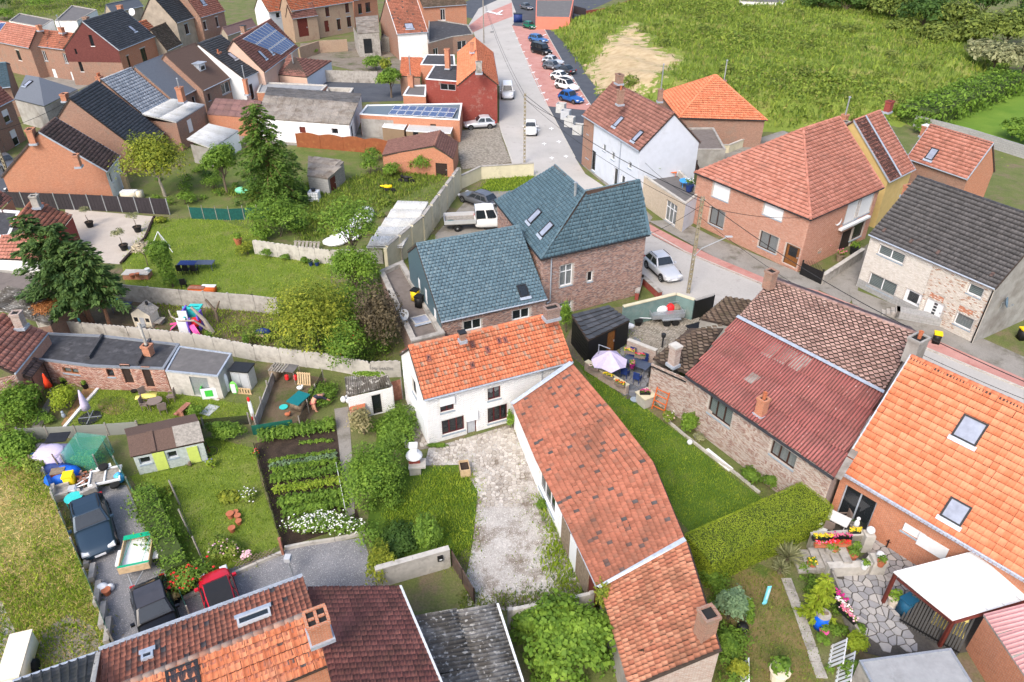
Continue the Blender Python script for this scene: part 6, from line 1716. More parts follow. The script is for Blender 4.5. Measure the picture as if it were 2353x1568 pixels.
def hedge(label,p0,p1,wid,h,mat,n,size=.12,name='hedge',flat=.06,fl=None):
 a,b=P(*p0),P(*p1);c=(a+b)/2;d=b-a;L=d.length
 t=thing(name,label,'hedge',c,math.atan2(d.y,d.x))
 A=np.array([L*h,L*h,L*wid,wid*h,wid*h]);k=RNG.choice(5,n,p=A/A.sum());u=RNG.uniform(-.5,.5,n);v=RNG.random(n);s=RNG.uniform(-.5,.5,n)
 C=np.stack([np.where(k<3,u*L,np.where(k==3,L/2,-L/2)),np.select([k==0,k==1],[np.full(n,-wid/2),np.full(n,wid/2)],s*wid),np.where(k==2,h,v*h)],1)
 N=np.stack([np.select([k==3,k==4],[1,-1],0),np.select([k==0,k==1],[-1,1],0),np.where(k==2,1,.15)],1).astype(float)
 C+=N*(RNG.normal(0,flat,n)+flat*np.sin(C[:,0]*2.1)+flat*np.sin(C[:,2]*3+C[:,0]))[:,None]
 C[:,2]=np.maximum(C[:,2],.02)
 N=unit(N+RNG.normal(0,.5,(n,3)))
 V,F=quads(C,N,size*(1+.3*RNG.normal(size=n)).clip(.5,1.7));npobj('foliage',V,F,mat,t)
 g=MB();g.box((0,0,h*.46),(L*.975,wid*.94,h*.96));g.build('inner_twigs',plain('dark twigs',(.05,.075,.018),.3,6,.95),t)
 return t
def tufts(name,label,pts,n,size,mat,hgt=.5,zf=None,asp=.25,spread_=.0,upright=.8,kind='stuff',dens=None):
 """grass or weeds: many upright blades, nobody could count them"""
 q=spread(pts,n);q=q+RNG.normal(0,.3,q.shape)
 if dens is not None:q=q[dens(q)]
 n=len(q);z=zf(q[:,0],q[:,1])if zf else np.zeros(n)
 up=unit(np.stack([RNG.normal(0,1-upright,n),RNG.normal(0,1-upright,n),np.full(n,upright)],1))
 s=size*(1+.4*RNG.normal(size=n)).clip(.35,2)
 C=np.stack([q[:,0],q[:,1],z],1)+up*(s*hgt)[:,None]
 V,F=quads(C,unit(RNG.normal(size=(n,3))+np.array([0,-.3,.4])),s,asp,up)
 o=npobj(name,V,F,mat);tag(o,label,name.replace('_',' '),kind=kind);return o
 # --- the big trees of the left and middle gardens
conifer('tall dark conifer with bare reddish trunk, leftmost of three by the concrete wall',203,752,H_(203,752,505),6.6,2.4,n=90,per=150,size=.36,lean=(-2.2,.6),tr=.24,taper=.78)
conifer('dark conifer between two others in the play yard, with forked pale trunk',214,748,H_(214,748,520),6.2,2.2,n=90,per=150,size=.36,lean=(-.4,.2),tr=.24,taper=.78)
conifer('dark conifer nearest the wooden playhouse with thin reddish trunk',256,758,H_(256,758,560),5.2,2.4,n=76,per=130,size=.36,lean=(-.3,.3),tr=.17,taper=.78)
conifer('massive dark green cypress with drooping sprays in the middle garden',636,470,H_(636,470,240),8.4,.8,L_CYP,n=150,per=190,size=.34,tr=.3,taper=.72,droop=-.45,lean=(-.5,0))
tree('yellowish green leaning tree behind the dark slatted fence',380,452,H_(380,452,306),7.6,.2,L_YEL,9000,.24,nl=26,tr=.2,bark=BARKG,lean=(-.4,.5))
tree('rounded mid green tree left of the massive cypress',522,445,H_(522,445,320),4.3,.5,L_MID,4200,.26,nl=12,tr=.15)
bush('dark rounded shrub below the massive cypress',645,545,125,3.8,L_MID,4600,.2,lob=12)
bush('leafy green bush left of the dark rounded shrub',600,552,60,1.5,L_BRI,900,.2)
tree('thin sparse tree in front of the white plastic sheeting',818,640,H_(818,640,425),6.6,1.2,L_MID,3400,.2,nl=24,tr=.12,k=.3,shell=.2)
tree('feathery bright green tree behind the concrete plank wall',822,690,H_(822,690,560),4.8,.2,L_BRI,7000,.18,nl=18,tr=.1)
bush('tangled green shrubs behind the flat annex wall',800,745,130,3.0,L_MID,5000,.18,lob=18)
bush('large yellow flecked evergreen bush beside the lawn',735,812,215,5.6,L_YEL,11000,.17,lob=26)
bush('purple brown leaved bush by the flat terrace wall',880,815,122,5.2,L_BRN,6500,.18,lob=16)
bush('dark green berried bush between yellow and purple bushes',805,848,112,3.8,L_MID,5000,.16,lob=14,fl=['red'],fn=60,fs=.07)
# ivy pillar: a leaning ivy covered post with wide head
p=P(398,660);t=thing('ivy_pillar','ivy grown leaning pillar with wide head on the lawn','climber',p)
V,F=cloud([(-.1,0,.7,.55,.5,.9),(-.2,.1,1.6,.6,.55,.9),(-.4,.15,2.6,.75,.6,.9),(-.65,.2,3.3,.95,.7,.8),(-.3,.2,3.5,.8,.7,.7)],6500,.15,shell=.8);npobj('foliage',V,F,L_MID,t)
g=MB();g.tube([(0,0,0),(-.2,0,1.6),(-.5,.1,3)],[.12,.1,.06],6);g.build('stem',BARK,t)
tree('small standard willow with cream pink leaves by the gravel patio',340,612,2.4,2.0,.9,L_WIL,1500,.17,nl=9,tr=.05,k=.5)
for i,(x,y,ht)in enumerate(((208,522,1.9),(318,533,2.0),(287,575,2.0))):
 lab=['olive tree in black pot nearest the tiled roof','olive tree in large black pot at the timber edging','olive tree in black pot farthest down the gravel patio'][i]
 p=P(x,y);t=thing('potted_olive',lab,'potted tree',p,0,'potted olive trees')
 g=MB();g.lathe([(.28,0),(.38,.5),(.42,.52),(.42,.58),(.36,.58),(.34,.5)],n=14);g.build('pot',BLACK,t)
 g=MB();g.lathe([(.34,.5),(.02,.53)],n=12);g.build('soil',EARTH,t)
 g=MB();limb(g,(0,0,.5),(-.1,0,1.3),.045,.03);g.build('trunk',BARK,t)
 V,F=cloud(ell_lobes((-.1,0,1.7),(.6,.6,.5),7,.5),520,.13);npobj('crown',V,F,L_OLV,t)
bush('lime green grassy shrub beside the terracotta pot',572,585,46,1.3,L_YEL,900,.16)
bush('pointed tuft of sword leaves at the lawn corner',370,512,30,.6,L_YEL,260,.3,shell=.1)
for i,(x,y,w,h,m)in enumerate(((615,590,36,.9,L_MID),(657,598,26,.6,L_MID),(700,604,22,.5,L_BRI))):
 bush(['green bush at the foot of the wavy topped wall','small bush in the middle of the wavy topped wall','little bush beside two blue pots'][i],x,y,w,h,m,500,.13)
bush('bush with white flowers behind the flat steel fence corner',490,435,60,1.6,L_MID,900,.18)
bush('dense shrub left of the orange garage',855,372,50,1.6,L_MID,900,.2);bush('dark bush in front of the orange garage door',975,400,78,2.4,L_MID,1900,.2)
bush('rounded bush at the garage corner',898,408,52,1.8,L_BRI,1200,.2)
bush('leafy tree like bush above the wooden barn',850,400,44,1.9,L_MID,900,.2)
bush('low shrub beside the white water tank',700,470,40,1.2,L_DRK,600,.18);bush('tangled hedge behind the green screen',425,470,60,1.4,L_MID,900,.2)
bush('tall grass and brambles beside white sheeting',745,505,60,.9,L_WEED,900,.22)
bush('small dark fir behind the green tank',478,420,34,1.5,L_DRK,500,.2)
# courtyard trees
tree('bushy green tree in the back yard of the red annex',900,225,H_(900,225,150),4.4,.5,L_MID,3000,.3,nl=12);bush('wide hedge bush above the concrete panel wall',865,160,60,2.6,L_MID,1400,.3)
bush('yellowish bush in the rubble yard',890,170,30,2.8,L_YEL,800,.3)
bush('ivy clump on the farmhouse wall',722,68,12,2.5,L_MID,300,.25);bush('green shrub in the rubble yard',718,125,26,1.2,L_MID,400,.25)
# top left
for i,(x,y,w,h,m)in enumerate(((10,46,60,2.6,L_BRI),(62,56,50,2.4,L_BRI),(40,12,90,4.5,L_DRK),(115,20,80,3.5,L_MID),(175,12,70,3.8,L_MID),(230,18,60,3.6,L_WOOD),(90,2,80,4,L_DRK),(5,24,60,4,L_DRK))):
 bush(['bright bush behind the orange row roof at the left edge','bright bush by the white yard wall','dark thicket in the top left corner','green thicket above the flat grey outbuilding','green bush above the flat grey outbuilding','olive bush beside the dark blue solar roof','dark shrub mass at the top edge','dark bush at the far left edge'][i],x,y,w,h,m,1200,.34)
tufts('grass','rough grass of the top left plot',[(20,45),(260,28),(250,-10),(20,0)],9000,.35,L_WEED)
# front gardens
bush('big rounded bright green shrub beside the garden path',860,1140,135,3.0,L_BRI,11000,.13,lob=26,dpx=190)
bush('feathery tamarisk with pale sprays above the rounded shrub',838,1000,62,2.0,L_TAM,1500,.16,shell=.1);bush('second feathery tamarisk beside the stone barbecue',912,1098,42,1.8,L_TAM,900,.15,shell=.1)
bush('leafy climber mass in front of the white outhouse',915,1000,85,1.3,L_MID,5000,.14,lob=18,dpx=160)
bush('pointed dark laurel beside the letterbox wall',985,1262,66,2.4,L_MID,3600,.13,lob=10)
bush('fern like ground shrub left of the laurel',920,1250,90,.7,L_DRK,2200,.16,lob=14,dpx=110)
bush('ivy draped over the end of the concrete wall',872,1320,50,1.6,L_YEL,2600,.12,dpx=110,lob=12);bush('ivy on top of the letterbox wall',905,1322,40,1.5,L_YEL,1200,.12)
bush('white rose bush in full bloom along the kitchen garden',752,1222,170,1.1,L_MID,4200,.13,fl=['white'],fn=620,fs=.11,dpx=70,lob=20,name='rose_bush')
bush('red rose bush beside the red car',440,1345,90,1.3,L_MID,3000,.13,fl=['red','red'],fn=130,fs=.14,name='rose_bush',lob=12)
bush('pale pink rose bush near the clay pots',520,1272,78,1.1,L_WEED,2400,.13,fl=['rose'],fn=50,fs=.11,name='rose_bush')
bush('hydrangea with lilac pink heads on the lattice',572,1292,30,.8,L_MID,500,.13,fl=['rose'],fn=40,fs=.16)
hedge('long raspberry hedge between gravel drive and lawn',(338,1150),(418,1335),1.1,1.1,L_MID,6500,.14,flat=.2)
bush('flowering shrub with red blooms at the top of the raspberry hedge',332,1160,40,1.1,L_MID,900,.13,fl=['red'],fn=16,fs=.14)
bush('laurel hedge right of the pale green garden shed',520,1012,96,1.3,L_MID,3000,.15,dpx=36,lob=14)
bush('iris clump with blue flowers in the shed lawn',490,1075,28,.6,L_GRS,350,.2,fl=['blue'],fn=18,fs=.1,shell=.1)
bush('strappy lily clump in the shed lawn',527,1152,46,.55,L_YEL,700,.26,shell=.1);bush('small strappy clump left of the washing line post',385,1135,30,.4,L_YEL,300,.22,shell=.1)
bush('white flowered shrub beside the lily clump',572,1148,44,.7,L_WEED,500,.12,fl=['white'],fn=60,fs=.09)
bush('red and pink flowers at the kitchen garden fence',588,1052,20,.8,L_MID,300,.13,fl=['pink','red'],fn=18,fs=.11)
bush('large light green bush at the left edge',45,965,122,2.6,L_BRI,5200,.16,lob=18);bush('round brown green clipped shrub by the wood chip bed',160,935,74,1.5,L_HED,2800,.12,lob=10);bush('small green ball shrub at the mesh fence',112,970,36,.7,L_MID,900,.11)
bush('overgrown green bank left of the blue tarpaulins',40,1045,100,1.5,L_BRI,3600,.17,dpx=90,lob=20);bush('wild bushes at the edge of the hay field',90,1085,50,1.1,L_WEED,1400,.16,dpx=70)
bush('small evergreen beside the plank bench',452,958,34,.9,L_BRI,800,.12)
for i,(x,y)in enumerate(((486,792),(572,800),(362,770),(310,768))):bush(['ivy patch on the wavy wall near the metal shed','second ivy patch farther along the wavy wall','clump at the foot of the play yard wall','dry brown clump beside the flue pipe'][i],x,y,22,1.2 if i<2 else .5,[L_MID,L_MID,L_BRI,L_RUS][i],420,.12)
# vine on sheds
bush('rust brown dead vine spread over the corrugated shed roof',118,712,105,.55,L_RUS,3400,.14,z0=2.3,dpx=60,lob=12);bush('bright vine creeping over the white outhouse roof',846,868,60,.5,L_BRI,700,.14,z0=2.2,dpx=12)
bush('yellow green creeper over the barn eave',1388,1398,46,1.8,L_YEL,2000,.12,dpx=90,lob=10,z0=.8)
bush('climbing plant at the corner of cottage and barn',1172,985,20,1.5,L_MID,700,.12)
bush('tall narrow bright climber between cottage and black shed',1300,765,34,2.6,L_BRI,1600,.14)
# fig
t=tree('broad fig tree with large leaves at the bottom wall',1300,1545,2.8,5.0,.4,L_BRI,6500,.2,nl=26,tr=.12,shell=.35,bark=BARKG,asp=.8,k=.4,lean=(0,.8));bush('lush fig shoots in front of the grey wall',1215,1450,70,1.4,L_MID,1300,.22)
# lawn beside the barn
bush('rounded bright shrub against the pale brick wall',1580,990,50,1.3,L_BRI,2200,.12);bush('white rose against the pale brick wall',1535,972,32,1.0,L_WEED,600,.13,fl=['rose','white'],fn=14,fs=.1)
bush('silvery lavender by the pale brick wall',1606,1012,30,.5,L_OLV,500,.12,fl=['blue'],fn=24,fs=.05);bush('low bushes below the right window of the pale wall',1725,1108,50,.9,L_MID,1200,.14);bush('bush at the far end of the pale wall',1768,1125,40,1.1,L_MID,900,.14)
hedge('long clipped yellow green hedge beside the barn lawn',(1592,1318),(1862,1190),2.1,1.9,L_HED,46000,.06,flat=.018)
bush('conifer tuft at the right end of the clipped hedge',1862,1125,46,1.3,L_MID,1400,.14)
bush('blue green conical shrub beside the ruined barn',1672,1425,62,2.3,L_BLU,3600,.13,lob=10);bush('bright leaved shrub beside the blue green shrub',1712,1432,36,1.5,L_BRI,1100,.13);bush('low green bush at the foot of the ruined barn',1668,1500,50,1.3,L_MID,1400,.14);bush('leafy climber at the bottom of the ruined barn',1690,1560,40,1.2,L_YEL,900,.13);bush('small shrub near the hedge corner',1628,1345,34,1.1,L_MID,700,.13)
for i,(x,y,s)in enumerate(((1808,1292,80),(1790,1318,50))):
 p=P(x,y);t=thing('yucca',['large spiky yucca beside the terrace steps','smaller spiky yucca below the large one'][i],'plant',p,0,'yuccas');n=170
 a=RNG.uniform(0,6.283,n);e=RNG.uniform(.1,1.3,n);L=s/pm(y)/2*RNG.uniform(.7,1.1,n)
 D=np.stack([np.cos(a)*np.cos(e),np.sin(a)*np.cos(e),np.sin(e)],1);C=D*(L*.55)[:,None]+np.array([0,0,.35])
 V,F=quads(C,unit(np.cross(D,RNG.normal(size=(n,3)))+np.array([0,0,.5])),L,.09,D*3);npobj('leaves',V,F,L_OLV,t)
 g=MB();g.tube([(0,0,0),(0,0,.5)],.1,7);g.build('stem',BARK,t)
conifer('conical clipped cypress at the terrace edge',1868,1420,2.9,1.7,.1,L_HED,n=70,per=60,size=.2,taper=.65,droop=-.1)
bush('reddish green thuja at the bottom of the terrace',1958,1500,46,1.4,L_HED,1500,.12);bush('large shadowy thuja below the terrace',1950,1555,60,1.0,L_MID,1500,.13)
bush('green clump beside the pink planter',1888,1478,30,.6,L_MID,500,.13)
# weeds and grass
tufts('grass','short grass of the gravel patio lawn',[(345,505),(590,500),(620,580),(760,600),(760,700),(640,690),(290,660),(280,610)],17000,.13,L_GRS)
tufts('grass','short grass of the parasol lawn',[(130,1000),(232,888),(565,930),(575,962),(470,975),(300,975)],9000,.11,L_GRS)
tufts('grass','short grass of the shed lawn',[(300,1095),(480,1005),(585,1030),(645,1250),(530,1330),(430,1330)],14000,.10,L_GRS)
tufts('grass','deep grass of the lawn beside the barn',[(1330,830),(1365,862),(1590,1020),(1780,1165),(1600,1225),(1540,1165),(1440,1005)],12000,.11,L_GRS)
tufts('grass','dry grass of the lower right lawn',[(1600,1315),(1720,1285),(1800,1320),(1850,1420),(1900,1590),(1640,1590)],7000,.10,L_WEED)
tufts('straw','loose mown straw of the hay field',[(-40,1020),(40,1045),(110,1120),(190,1300),(255,1475),(205,1575),(-40,1580)],15000,.26,L_HAYL,.12,asp=.1,upright=.25)
tufts('grass','green grass growing through the hay field',[(-40,1020),(40,1045),(110,1120),(190,1300),(255,1475),(205,1575),(-40,1580)],20000,.16,L_GRS,dens=lambda q:(np.sin(q[:,0]*.5+1)+np.cos(q[:,1]*.6)+RNG.normal(0,.6,len(q)))>.1)
tufts('grass','long rough grass in the cottage garden',[(930,1130),(1000,1080),(1085,1090),(1092,1200),(1070,1330),(1000,1250),(905,1230),(880,1180)],9000,.15,L_GRS)
tufts('weeds','weeds along the right edge of the gravel court',[(1235,1130),(1265,1150),(1300,1240),(1345,1345),(1290,1370),(1245,1290),(1262,1230)],2600,.2,L_GRS)
tufts('weeds','scattered weeds in the gravel court',GV,2600,.1,L_GRS,dens=lambda q:np.sin(q[:,0]*1.7)+np.cos(q[:,1]*1.3+q[:,0])+RNG.normal(0,.5,len(q))>.75)
tufts('weeds','weeds along the lower edge of the gravel court',[(1075,1350),(1110,1385),(1330,1350),(1345,1365),(1165,1400),(1070,1395)],2200,.16,L_WEED)
tufts('weeds','weeds in the middle back gardens',[(480,440),(640,480),(700,560),(760,545),(900,470),(1040,400),(890,395),(760,420)],16000,.3,L_WEED)
tufts('weeds','low weeds in the play yard',[(380,690),(640,700),(640,790),(470,780),(330,705)],6000,.17,L_GRS)
tufts('weeds','low weeds on the rough ground between the gardens',[(640,700),(900,700),(900,860),(640,790)],5000,.2,L_WEED)
tufts('weeds','patchy weeds on the open ground of the middle gardens',[(640,700),(880,640),(900,480),(1040,400),(1000,540),(930,800),(760,830)],7000,.2,L_WEED)
tufts('weeds','weeds between pale brick house, street and terrace',[(1320,810),(1440,745),(1500,830),(1395,880)],1500,.14,L_GRS)
tufts('grass','grass strip beside the courtyard cars',[(1095,440),(1125,412),(1228,404),(1215,432),(1160,440)],2500,.2,L_GRS)
bush('small tuft growing at the barn wall in the gravel',1246,1172,30,.6,L_MID,600,.12);bush('low planting under the cottage window',1010,1030,52,.35,L_MID,700,.11,dpx=14)
# kitchen garden rows
def rows(label,a,b,h,mat,n,size,w=.5):
 a,b=P(*a),P(*b);d=b-a;c=(a+b)/2
 t=thing('vegetable_row',label,'plants',c,math.atan2(d.y,d.x),'vegetable rows')
 m=max(4,int(d.length/.35));L=[(-d.length/2+d.length*(i+.5)/m,random.gauss(0,.04),h*.5,.28,w/2,h*.55)for i in range(m)]
 V,F=cloud(L,n,size,shell=.3);npobj('foliage',V,F,mat,t)
for i,(a,b,h,m,n,s,w)in enumerate((((598,1012),(770,985),.75,L_MID,2600,.17,1.3),((690,1020),(765,1013),.2,L_BRI,400,.12,.35),((618,1064),(768,1040),.25,L_BRI,700,.12,.4),((620,1078),(775,1052),.4,L_BLU,800,.13,.5),
((625,1090),(780,1068),.55,L_BRI,1100,.14,.6),((625,1112),(785,1088),.7,L_MID,1500,.15,.7),((632,1135),(790,1112),.6,L_GRS,1300,.15,.7),((640,1160),(795,1138),.5,L_MID,1500,.17,.9),((650,1185),(800,1160),.5,L_MID,1500,.17,.9))):
 rows(['tall potato row at the top of the kitchen garden','short lettuce row on the bare soil','lettuce row below the bare soil','blue green leek row','bright bean row with poles','tall pea row in the middle of the garden','grassy onion row in the kitchen garden','broad potato row above the white roses','last broad row touching the white roses of the garden'][i],a,b,h,m,n,s,w)
bush('potato patch around the bending gardener',745,915,66,.8,L_MID,2200,.16,dpx=90,lob=16)
def thicket(label,pts,n,r0,r1,nl,size,mat,h=1.0):
 q=spread(pts,n);L=[(x,y,r*.45*h,r,r,r*.75*h)for(x,y),r in zip(q,RNG.uniform(r0,r1,n))]
 V,F=cloud(L,nl,size,shell=.35);tag(npobj('undergrowth',V,F,mat),label,'undergrowth',kind='stuff')
thicket('tangled shrubs between the green screen and the wooden barn',[(470,470),(600,430),(700,480),(760,540),(640,560),(560,490)],22,.4,1.1,5200,.19,L_MID)
thicket('overgrown plants along the white sheeting',[(700,500),(880,430),(900,470),(850,590),(760,590)],22,.3,.9,4200,.18,L_WEED)
thicket('dense growth between play yard and slate wing',[(640,700),(760,640),(880,640),(920,800),(900,850),(700,830)],30,.6,1.4,9000,.17,L_MID,1.3)
thicket('leafy growth behind the long wavy wall',[(540,760),(640,740),(700,820),(600,815)],12,.4,.9,2600,.16,L_WEED)
thicket('overgrown left border of the cottage garden',[(865,940),(900,940),(925,1040),(890,1300),(860,1300),(840,1190)],22,.35,.9,6500,.13,L_MID)
thicket('nettles and shoots below the grey block wall',[(1175,1445),(1350,1405),(1420,1590),(1200,1590)],20,.3,.7,3600,.16,L_MID)
thicket('wild plants at the foot of the ruined barn',[(1610,1330),(1660,1330),(1730,1590),(1680,1590)],20,.3,.8,3600,.13,L_MID)
thicket('rank growth at the left edge',[(-10,900),(90,920),(110,1080),(60,1100),(-10,1020)],20,.4,1.0,5200,.15,L_BRI)
thicket('shrubs behind the orange gable and glazed veranda',[(270,440),(420,400),(500,350),(560,420),(470,480),(300,470)],18,.4,1.0,3600,.19,L_MID)
thicket('plants along the flower terrace and steps',[(1840,1290),(1890,1330),(1940,1450),(1900,1560),(1850,1420)],16,.2,.45,2200,.11,L_MID)
# hill weeds
bx,by,bb=BAREV
def bare_at(q):
 i=np.clip(((q[:,1]-by[0,0])).astype(int),0,bb.shape[0]-1);j=np.clip((q[:,0]-bx[0,0]).astype(int),0,bb.shape[1]-1);return bb[i,j]
HP=[(1275,75),(1300,108),(1348,172),(1375,222),(1560,290),(1770,298),(1905,292),(2080,280),(2200,228),(2310,188),(2325,120),(2200,45),(2000,14),(1700,12),(1400,22)]
q=spread(HP,10000);q=q[(bare_at(q)+RNG.normal(0,.12,len(q)))<.5]
N=len(q);per=11
cl=np.sin(q[:,0]*.13+2)+np.cos(q[:,1]*.17)+RNG.normal(0,.7,N)
r=np.clip(.35+.22*cl,.15,1.0);z=hill_h(q[:,0],q[:,1])
D=unit(RNG.normal(size=(N,per,3)));D[:,:,2]=np.abs(D[:,:,2])
C=np.stack([q[:,0],q[:,1],z],1)[:,None]+D*r[:,None,None]*np.array([1.1,1.1,1.25])
V,F=quads(C.reshape(-1,3),unit(D.reshape(-1,3)+RNG.normal(0,.5,(N*per,3))+np.array([0,0,.4])),np.repeat(r,per)*RNG.uniform(.4,.8,N*per),.6)
o=npobj('undergrowth',V,F,L_WEED);tag(o,'weeds and brambles covering the hill','undergrowth',kind='stuff')
tufts('grass','tall grass of the overgrown hill',HP,30000,.75,L_WEED,.45,lambda x,y:hill_h(x,y),dens=lambda q:(bare_at(q)+RNG.normal(0,.1,len(q)))<.45)
hb=[]
for i in range(90):
 p=spread(HP,1)[0]
 if bare_at(np.array([p]))[0]>.75:continue
 zz=float(hill_h(np.array([p[0]]),np.array([p[1]]))[0]);r=random.uniform(.6,1.5)
 hb+=[(p[0],p[1],zz+r*.35,r,r,r*.8)]
V,F=cloud(hb,15000,.34)
o=npobj('undergrowth',V,F,L_WOOD);tag(o,'darker shrubby clumps standing out of the hill weeds','undergrowth',kind='stuff')
# wood at the top right
WD=[(1880,42,7,9,L_DRK),(1935,52,8,10,L_DRK),(1990,50,9,12,L_WOOD),(2040,66,8,11,L_WOOD),(2060,96,5,8,L_WOOD),(2110,92,9,12,L_DRK),(2150,122,6,9,L_WOOD),(2185,100,9,11,L_WOOD),(2230,128,8,10,L_WOOD),(2278,172,6.5,12,L_OLV),(2300,128,9,12,L_WOOD),(2350,108,9,11,L_DRK),(2345,176,6,10,L_OLV),(2250,66,10,12,L_DRK),(2330,60,11,13,L_DRK),(2160,48,10,12,L_DRK),(2070,36,10,12,L_DRK),(1985,20,10,12,L_DRK),(1900,14,9,11,L_DRK),(1820,12,7,9,L_WOOD)]
LB=['dark tree at the left end of the wood behind the hill','dark bushy tree second along the wood edge','tall yellowish tree leaning over the hill edge','bushy olive green tree with bare branches','low bush beside the white boulder at the wood edge','dark tall tree behind the white boulder','low spreading tree at the wood corner','light green tree of the wood edge','round light green tree right of centre of the wood edge','pale willowy tree above the bright lawn','bright crown behind the pale willowy tree','dark crown at the right edge','second pale willowy tree cut by the right edge','dark tree deep in the wood','very tall dark tree in the top right corner','dark tree between the light crowns at the top','dark tree behind the yellowish tree','dark top edge tree behind the second dark tree','dark tree at the top edge behind the hill','small tree beside the white hall']
for(x,y,h,w,m),l in zip(WD,LB):tree(l,x,y,h,w,.4,m,3000,.62,nl=15,tr=.22,group='trees of the wood behind the hill',k=.42)
hedge('loose leafy hedge between the hill and the bright lawn',(2096,290),(2310,205),5,2.4,L_MID,8000,.45,flat=.4)
bush('round dark bush in the bright lawn',2325,318,84,2.6,L_MID,2400,.32);bush('second bush at the right edge of the bright lawn',2356,335,50,2.0,L_BRI,900,.32);bush('low shrubs behind the small brick house',2110,305,40,2.0,L_MID,700,.3)
# ------------------------------------------------------------------ walls, fences, gates
NET=glass('green netting',(.01,.12,.09),.45,.8);NETG=glass('grey netting',(.30,.31,.29),.35,.9);NETK=glass('black netting',(.012,.013,.014),.5,.8)
TEALW=plain('blue green painted wall',(.15,.23,.22),.15,2,.9,stain=(.24,.28,.26),sscale=.9,samt=.4)
GSCR=plain('green privacy screen',(.01,.085,.075),.25,5,.7);FENCEB=plain('brown concrete fence',(.26,.085,.035),.15,2,.85,stain=(.3,.16,.06),sscale=1,samt=.38)
SLATD=plain('anthracite slat',(.035,.03,.035),.2,4,.7)
def fence(name,label,cat,pts,h,mat,step=2.0,t=.07,post=None,pw=.12,ph=.06,wavy=0.0,cope=None,slats=0,base=0.0,mname='panel',cols=1,rows=1):
 """boards or panels between posts along a pixel line on the ground"""
 q=[P(x,y)for x,y in pts]
 T=thing(name,label,cat,sum(q,Vector())/len(q),world=True)
 for a,b in zip(q,q[1:]):
  d=b-a;L=d.length;u=d/L;n=Vector((-u.y,u.x,0));m=max(1,round(L/step));rz=math.atan2(u.y,u.x)
  for k in range(m):
   s0,s1=L*k/m+(pw/2 if post else 0),L*(k+1)/m-(pw/2 if post else 0)
   if slats:
    for i in range(slats):
     g=MB();x0=s0+(s1-s0)*(i+.5)/slats;c=a+u*x0+n*(.012*(i%2));g.box((c.x,c.y,base+h/2),((s1-s0)/slats*(.97 if mat is not WOODG else .7),t*.5,h),rz=rz);g.build('slat',mat,T)
   else:
    g=MB();nw=10 if wavy else 1;top=[]
    for i in range(nw+1):
     top.append((s0+(s1-s0)*i/nw,h+(wavy*(.5 if i%2 else-.5)if wavy<.15 else wavy*math.sin(math.pi*i/nw))))
    for sgn in(-t/2,t/2):
     vs=[a+u*x+n*sgn+Vector((0,0,z))for x,z in top]+[a+u*x+n*sgn+Vector((0,0,base))for x,z in reversed(top)]
     g.poly(vs if sgn<0 else vs[::-1])
    for(x0,z0),(x1,z1)in zip(top,top[1:]):g.quad(a+u*x0-n*t/2+Vector((0,0,z0)),a+u*x1-n*t/2+Vector((0,0,z1)),a+u*x1+n*t/2+Vector((0,0,z1)),a+u*x0+n*t/2+Vector((0,0,z0)))
    for x in(s0,s1):g.quad(a+u*x-n*t/2,a+u*x+n*t/2,a+u*x+n*t/2+Vector((0,0,h)),a+u*x-n*t/2+Vector((0,0,h)))
    g.build(mname,mat,T)
   if cope:
    g=MB();c=a+u*(s0+s1)/2;g.box((c.x,c.y,h+.04),(s1-s0-.01,t+.1,.07),rz=rz);g.build('coping',cope,T)
  if post:
   for k in range(m+1):
    c=a+u*(L*k/m);g=MB();g.box((c.x,c.y,(h+ph)/2),(pw,pw,h+ph),rz=rz);g.build('post',post,T)
 return T
fence('courtyard_wall','tall cream wall with grey coping between the gardens and the car courtyard','wall',[(893,628),(975,555),(1057,437)],2.6,CREAMW,2.6,.24,CREAMW,.34,-.1,cope=CONC,mname='wall_section')
fence('courtyard_end_wall','lower cream washed wall behind the grass strip','wall',[(1060,434),(1105,412),(1226,404)],1.5,CREAMW,3,.22,cope=CONC,mname='wall_section')
fence('concrete_panel_wall','grey concrete panel wall between lawn and play yard','wall',[(100,690),(282,691),(420,704),(588,717),(642,724)],1.55,CONC,2.2,.07,CONC,.14)
fence('wavy_wall','long pale concrete wall with wavy top behind the brick annex','wall',[(98,768),(300,786),(450,802),(588,829),(763,851),(853,869),(921,866)],1.4,CONCL,2.0,.07,CONCL,.13,-.1,wavy=.07)
fence('wavy_plank_wall','concrete imitation plank wall with wavy top at the lawn edge','wall',[(588,584),(690,599),(762,608),(880,606)],1.45,CONCL,1.9,.07,CONCL,.13,-.1,wavy=.07)
fence('letterbox_wall','pale block wall with black letterbox beside the gravel court','wall',[(868,1349),(1035,1301)],1.35,CONCL,2.4,.2,mname='wall_section',cope=CONCL)
fence('rusty_gate','dark rusty sheet metal gate across the gravel court','gate',[(1040,1300),(1090,1388)],1.15,plain('rusty dark sheet',(.09,.065,.055),.35,3,.8,stain=(.2,.1,.06),sscale=2,samt=.4),1.6,.04,WOODD,.07,.05)
fence('bottom_block_wall','grey block wall below the gravel court','wall',[(1172,1442),(1356,1404)],1.35,CONCL,2.2,.18,CONC,.2,mname='wall_section')
fence('grey_panel_wall','grey concrete panels above the tarred yard','wall',[(733,188),(868,192)],1.9,CONC,2.6,.08,CONC,.16)
fence('brown_panel_fence','brown painted concrete fence with arched panels','fence',[(685,338),(790,347),(892,356)],1.75,FENCEB,3.0,.08,FENCEB,.16,.0,wavy=.22)
fence('dark_slat_fence','anthracite vertical slat fence with grey posts by the gravel patio','fence',[(22,477),(210,484),(391,494)],1.75,SLATD,1.9,.05,STEEL,.09,.06,slats=9)
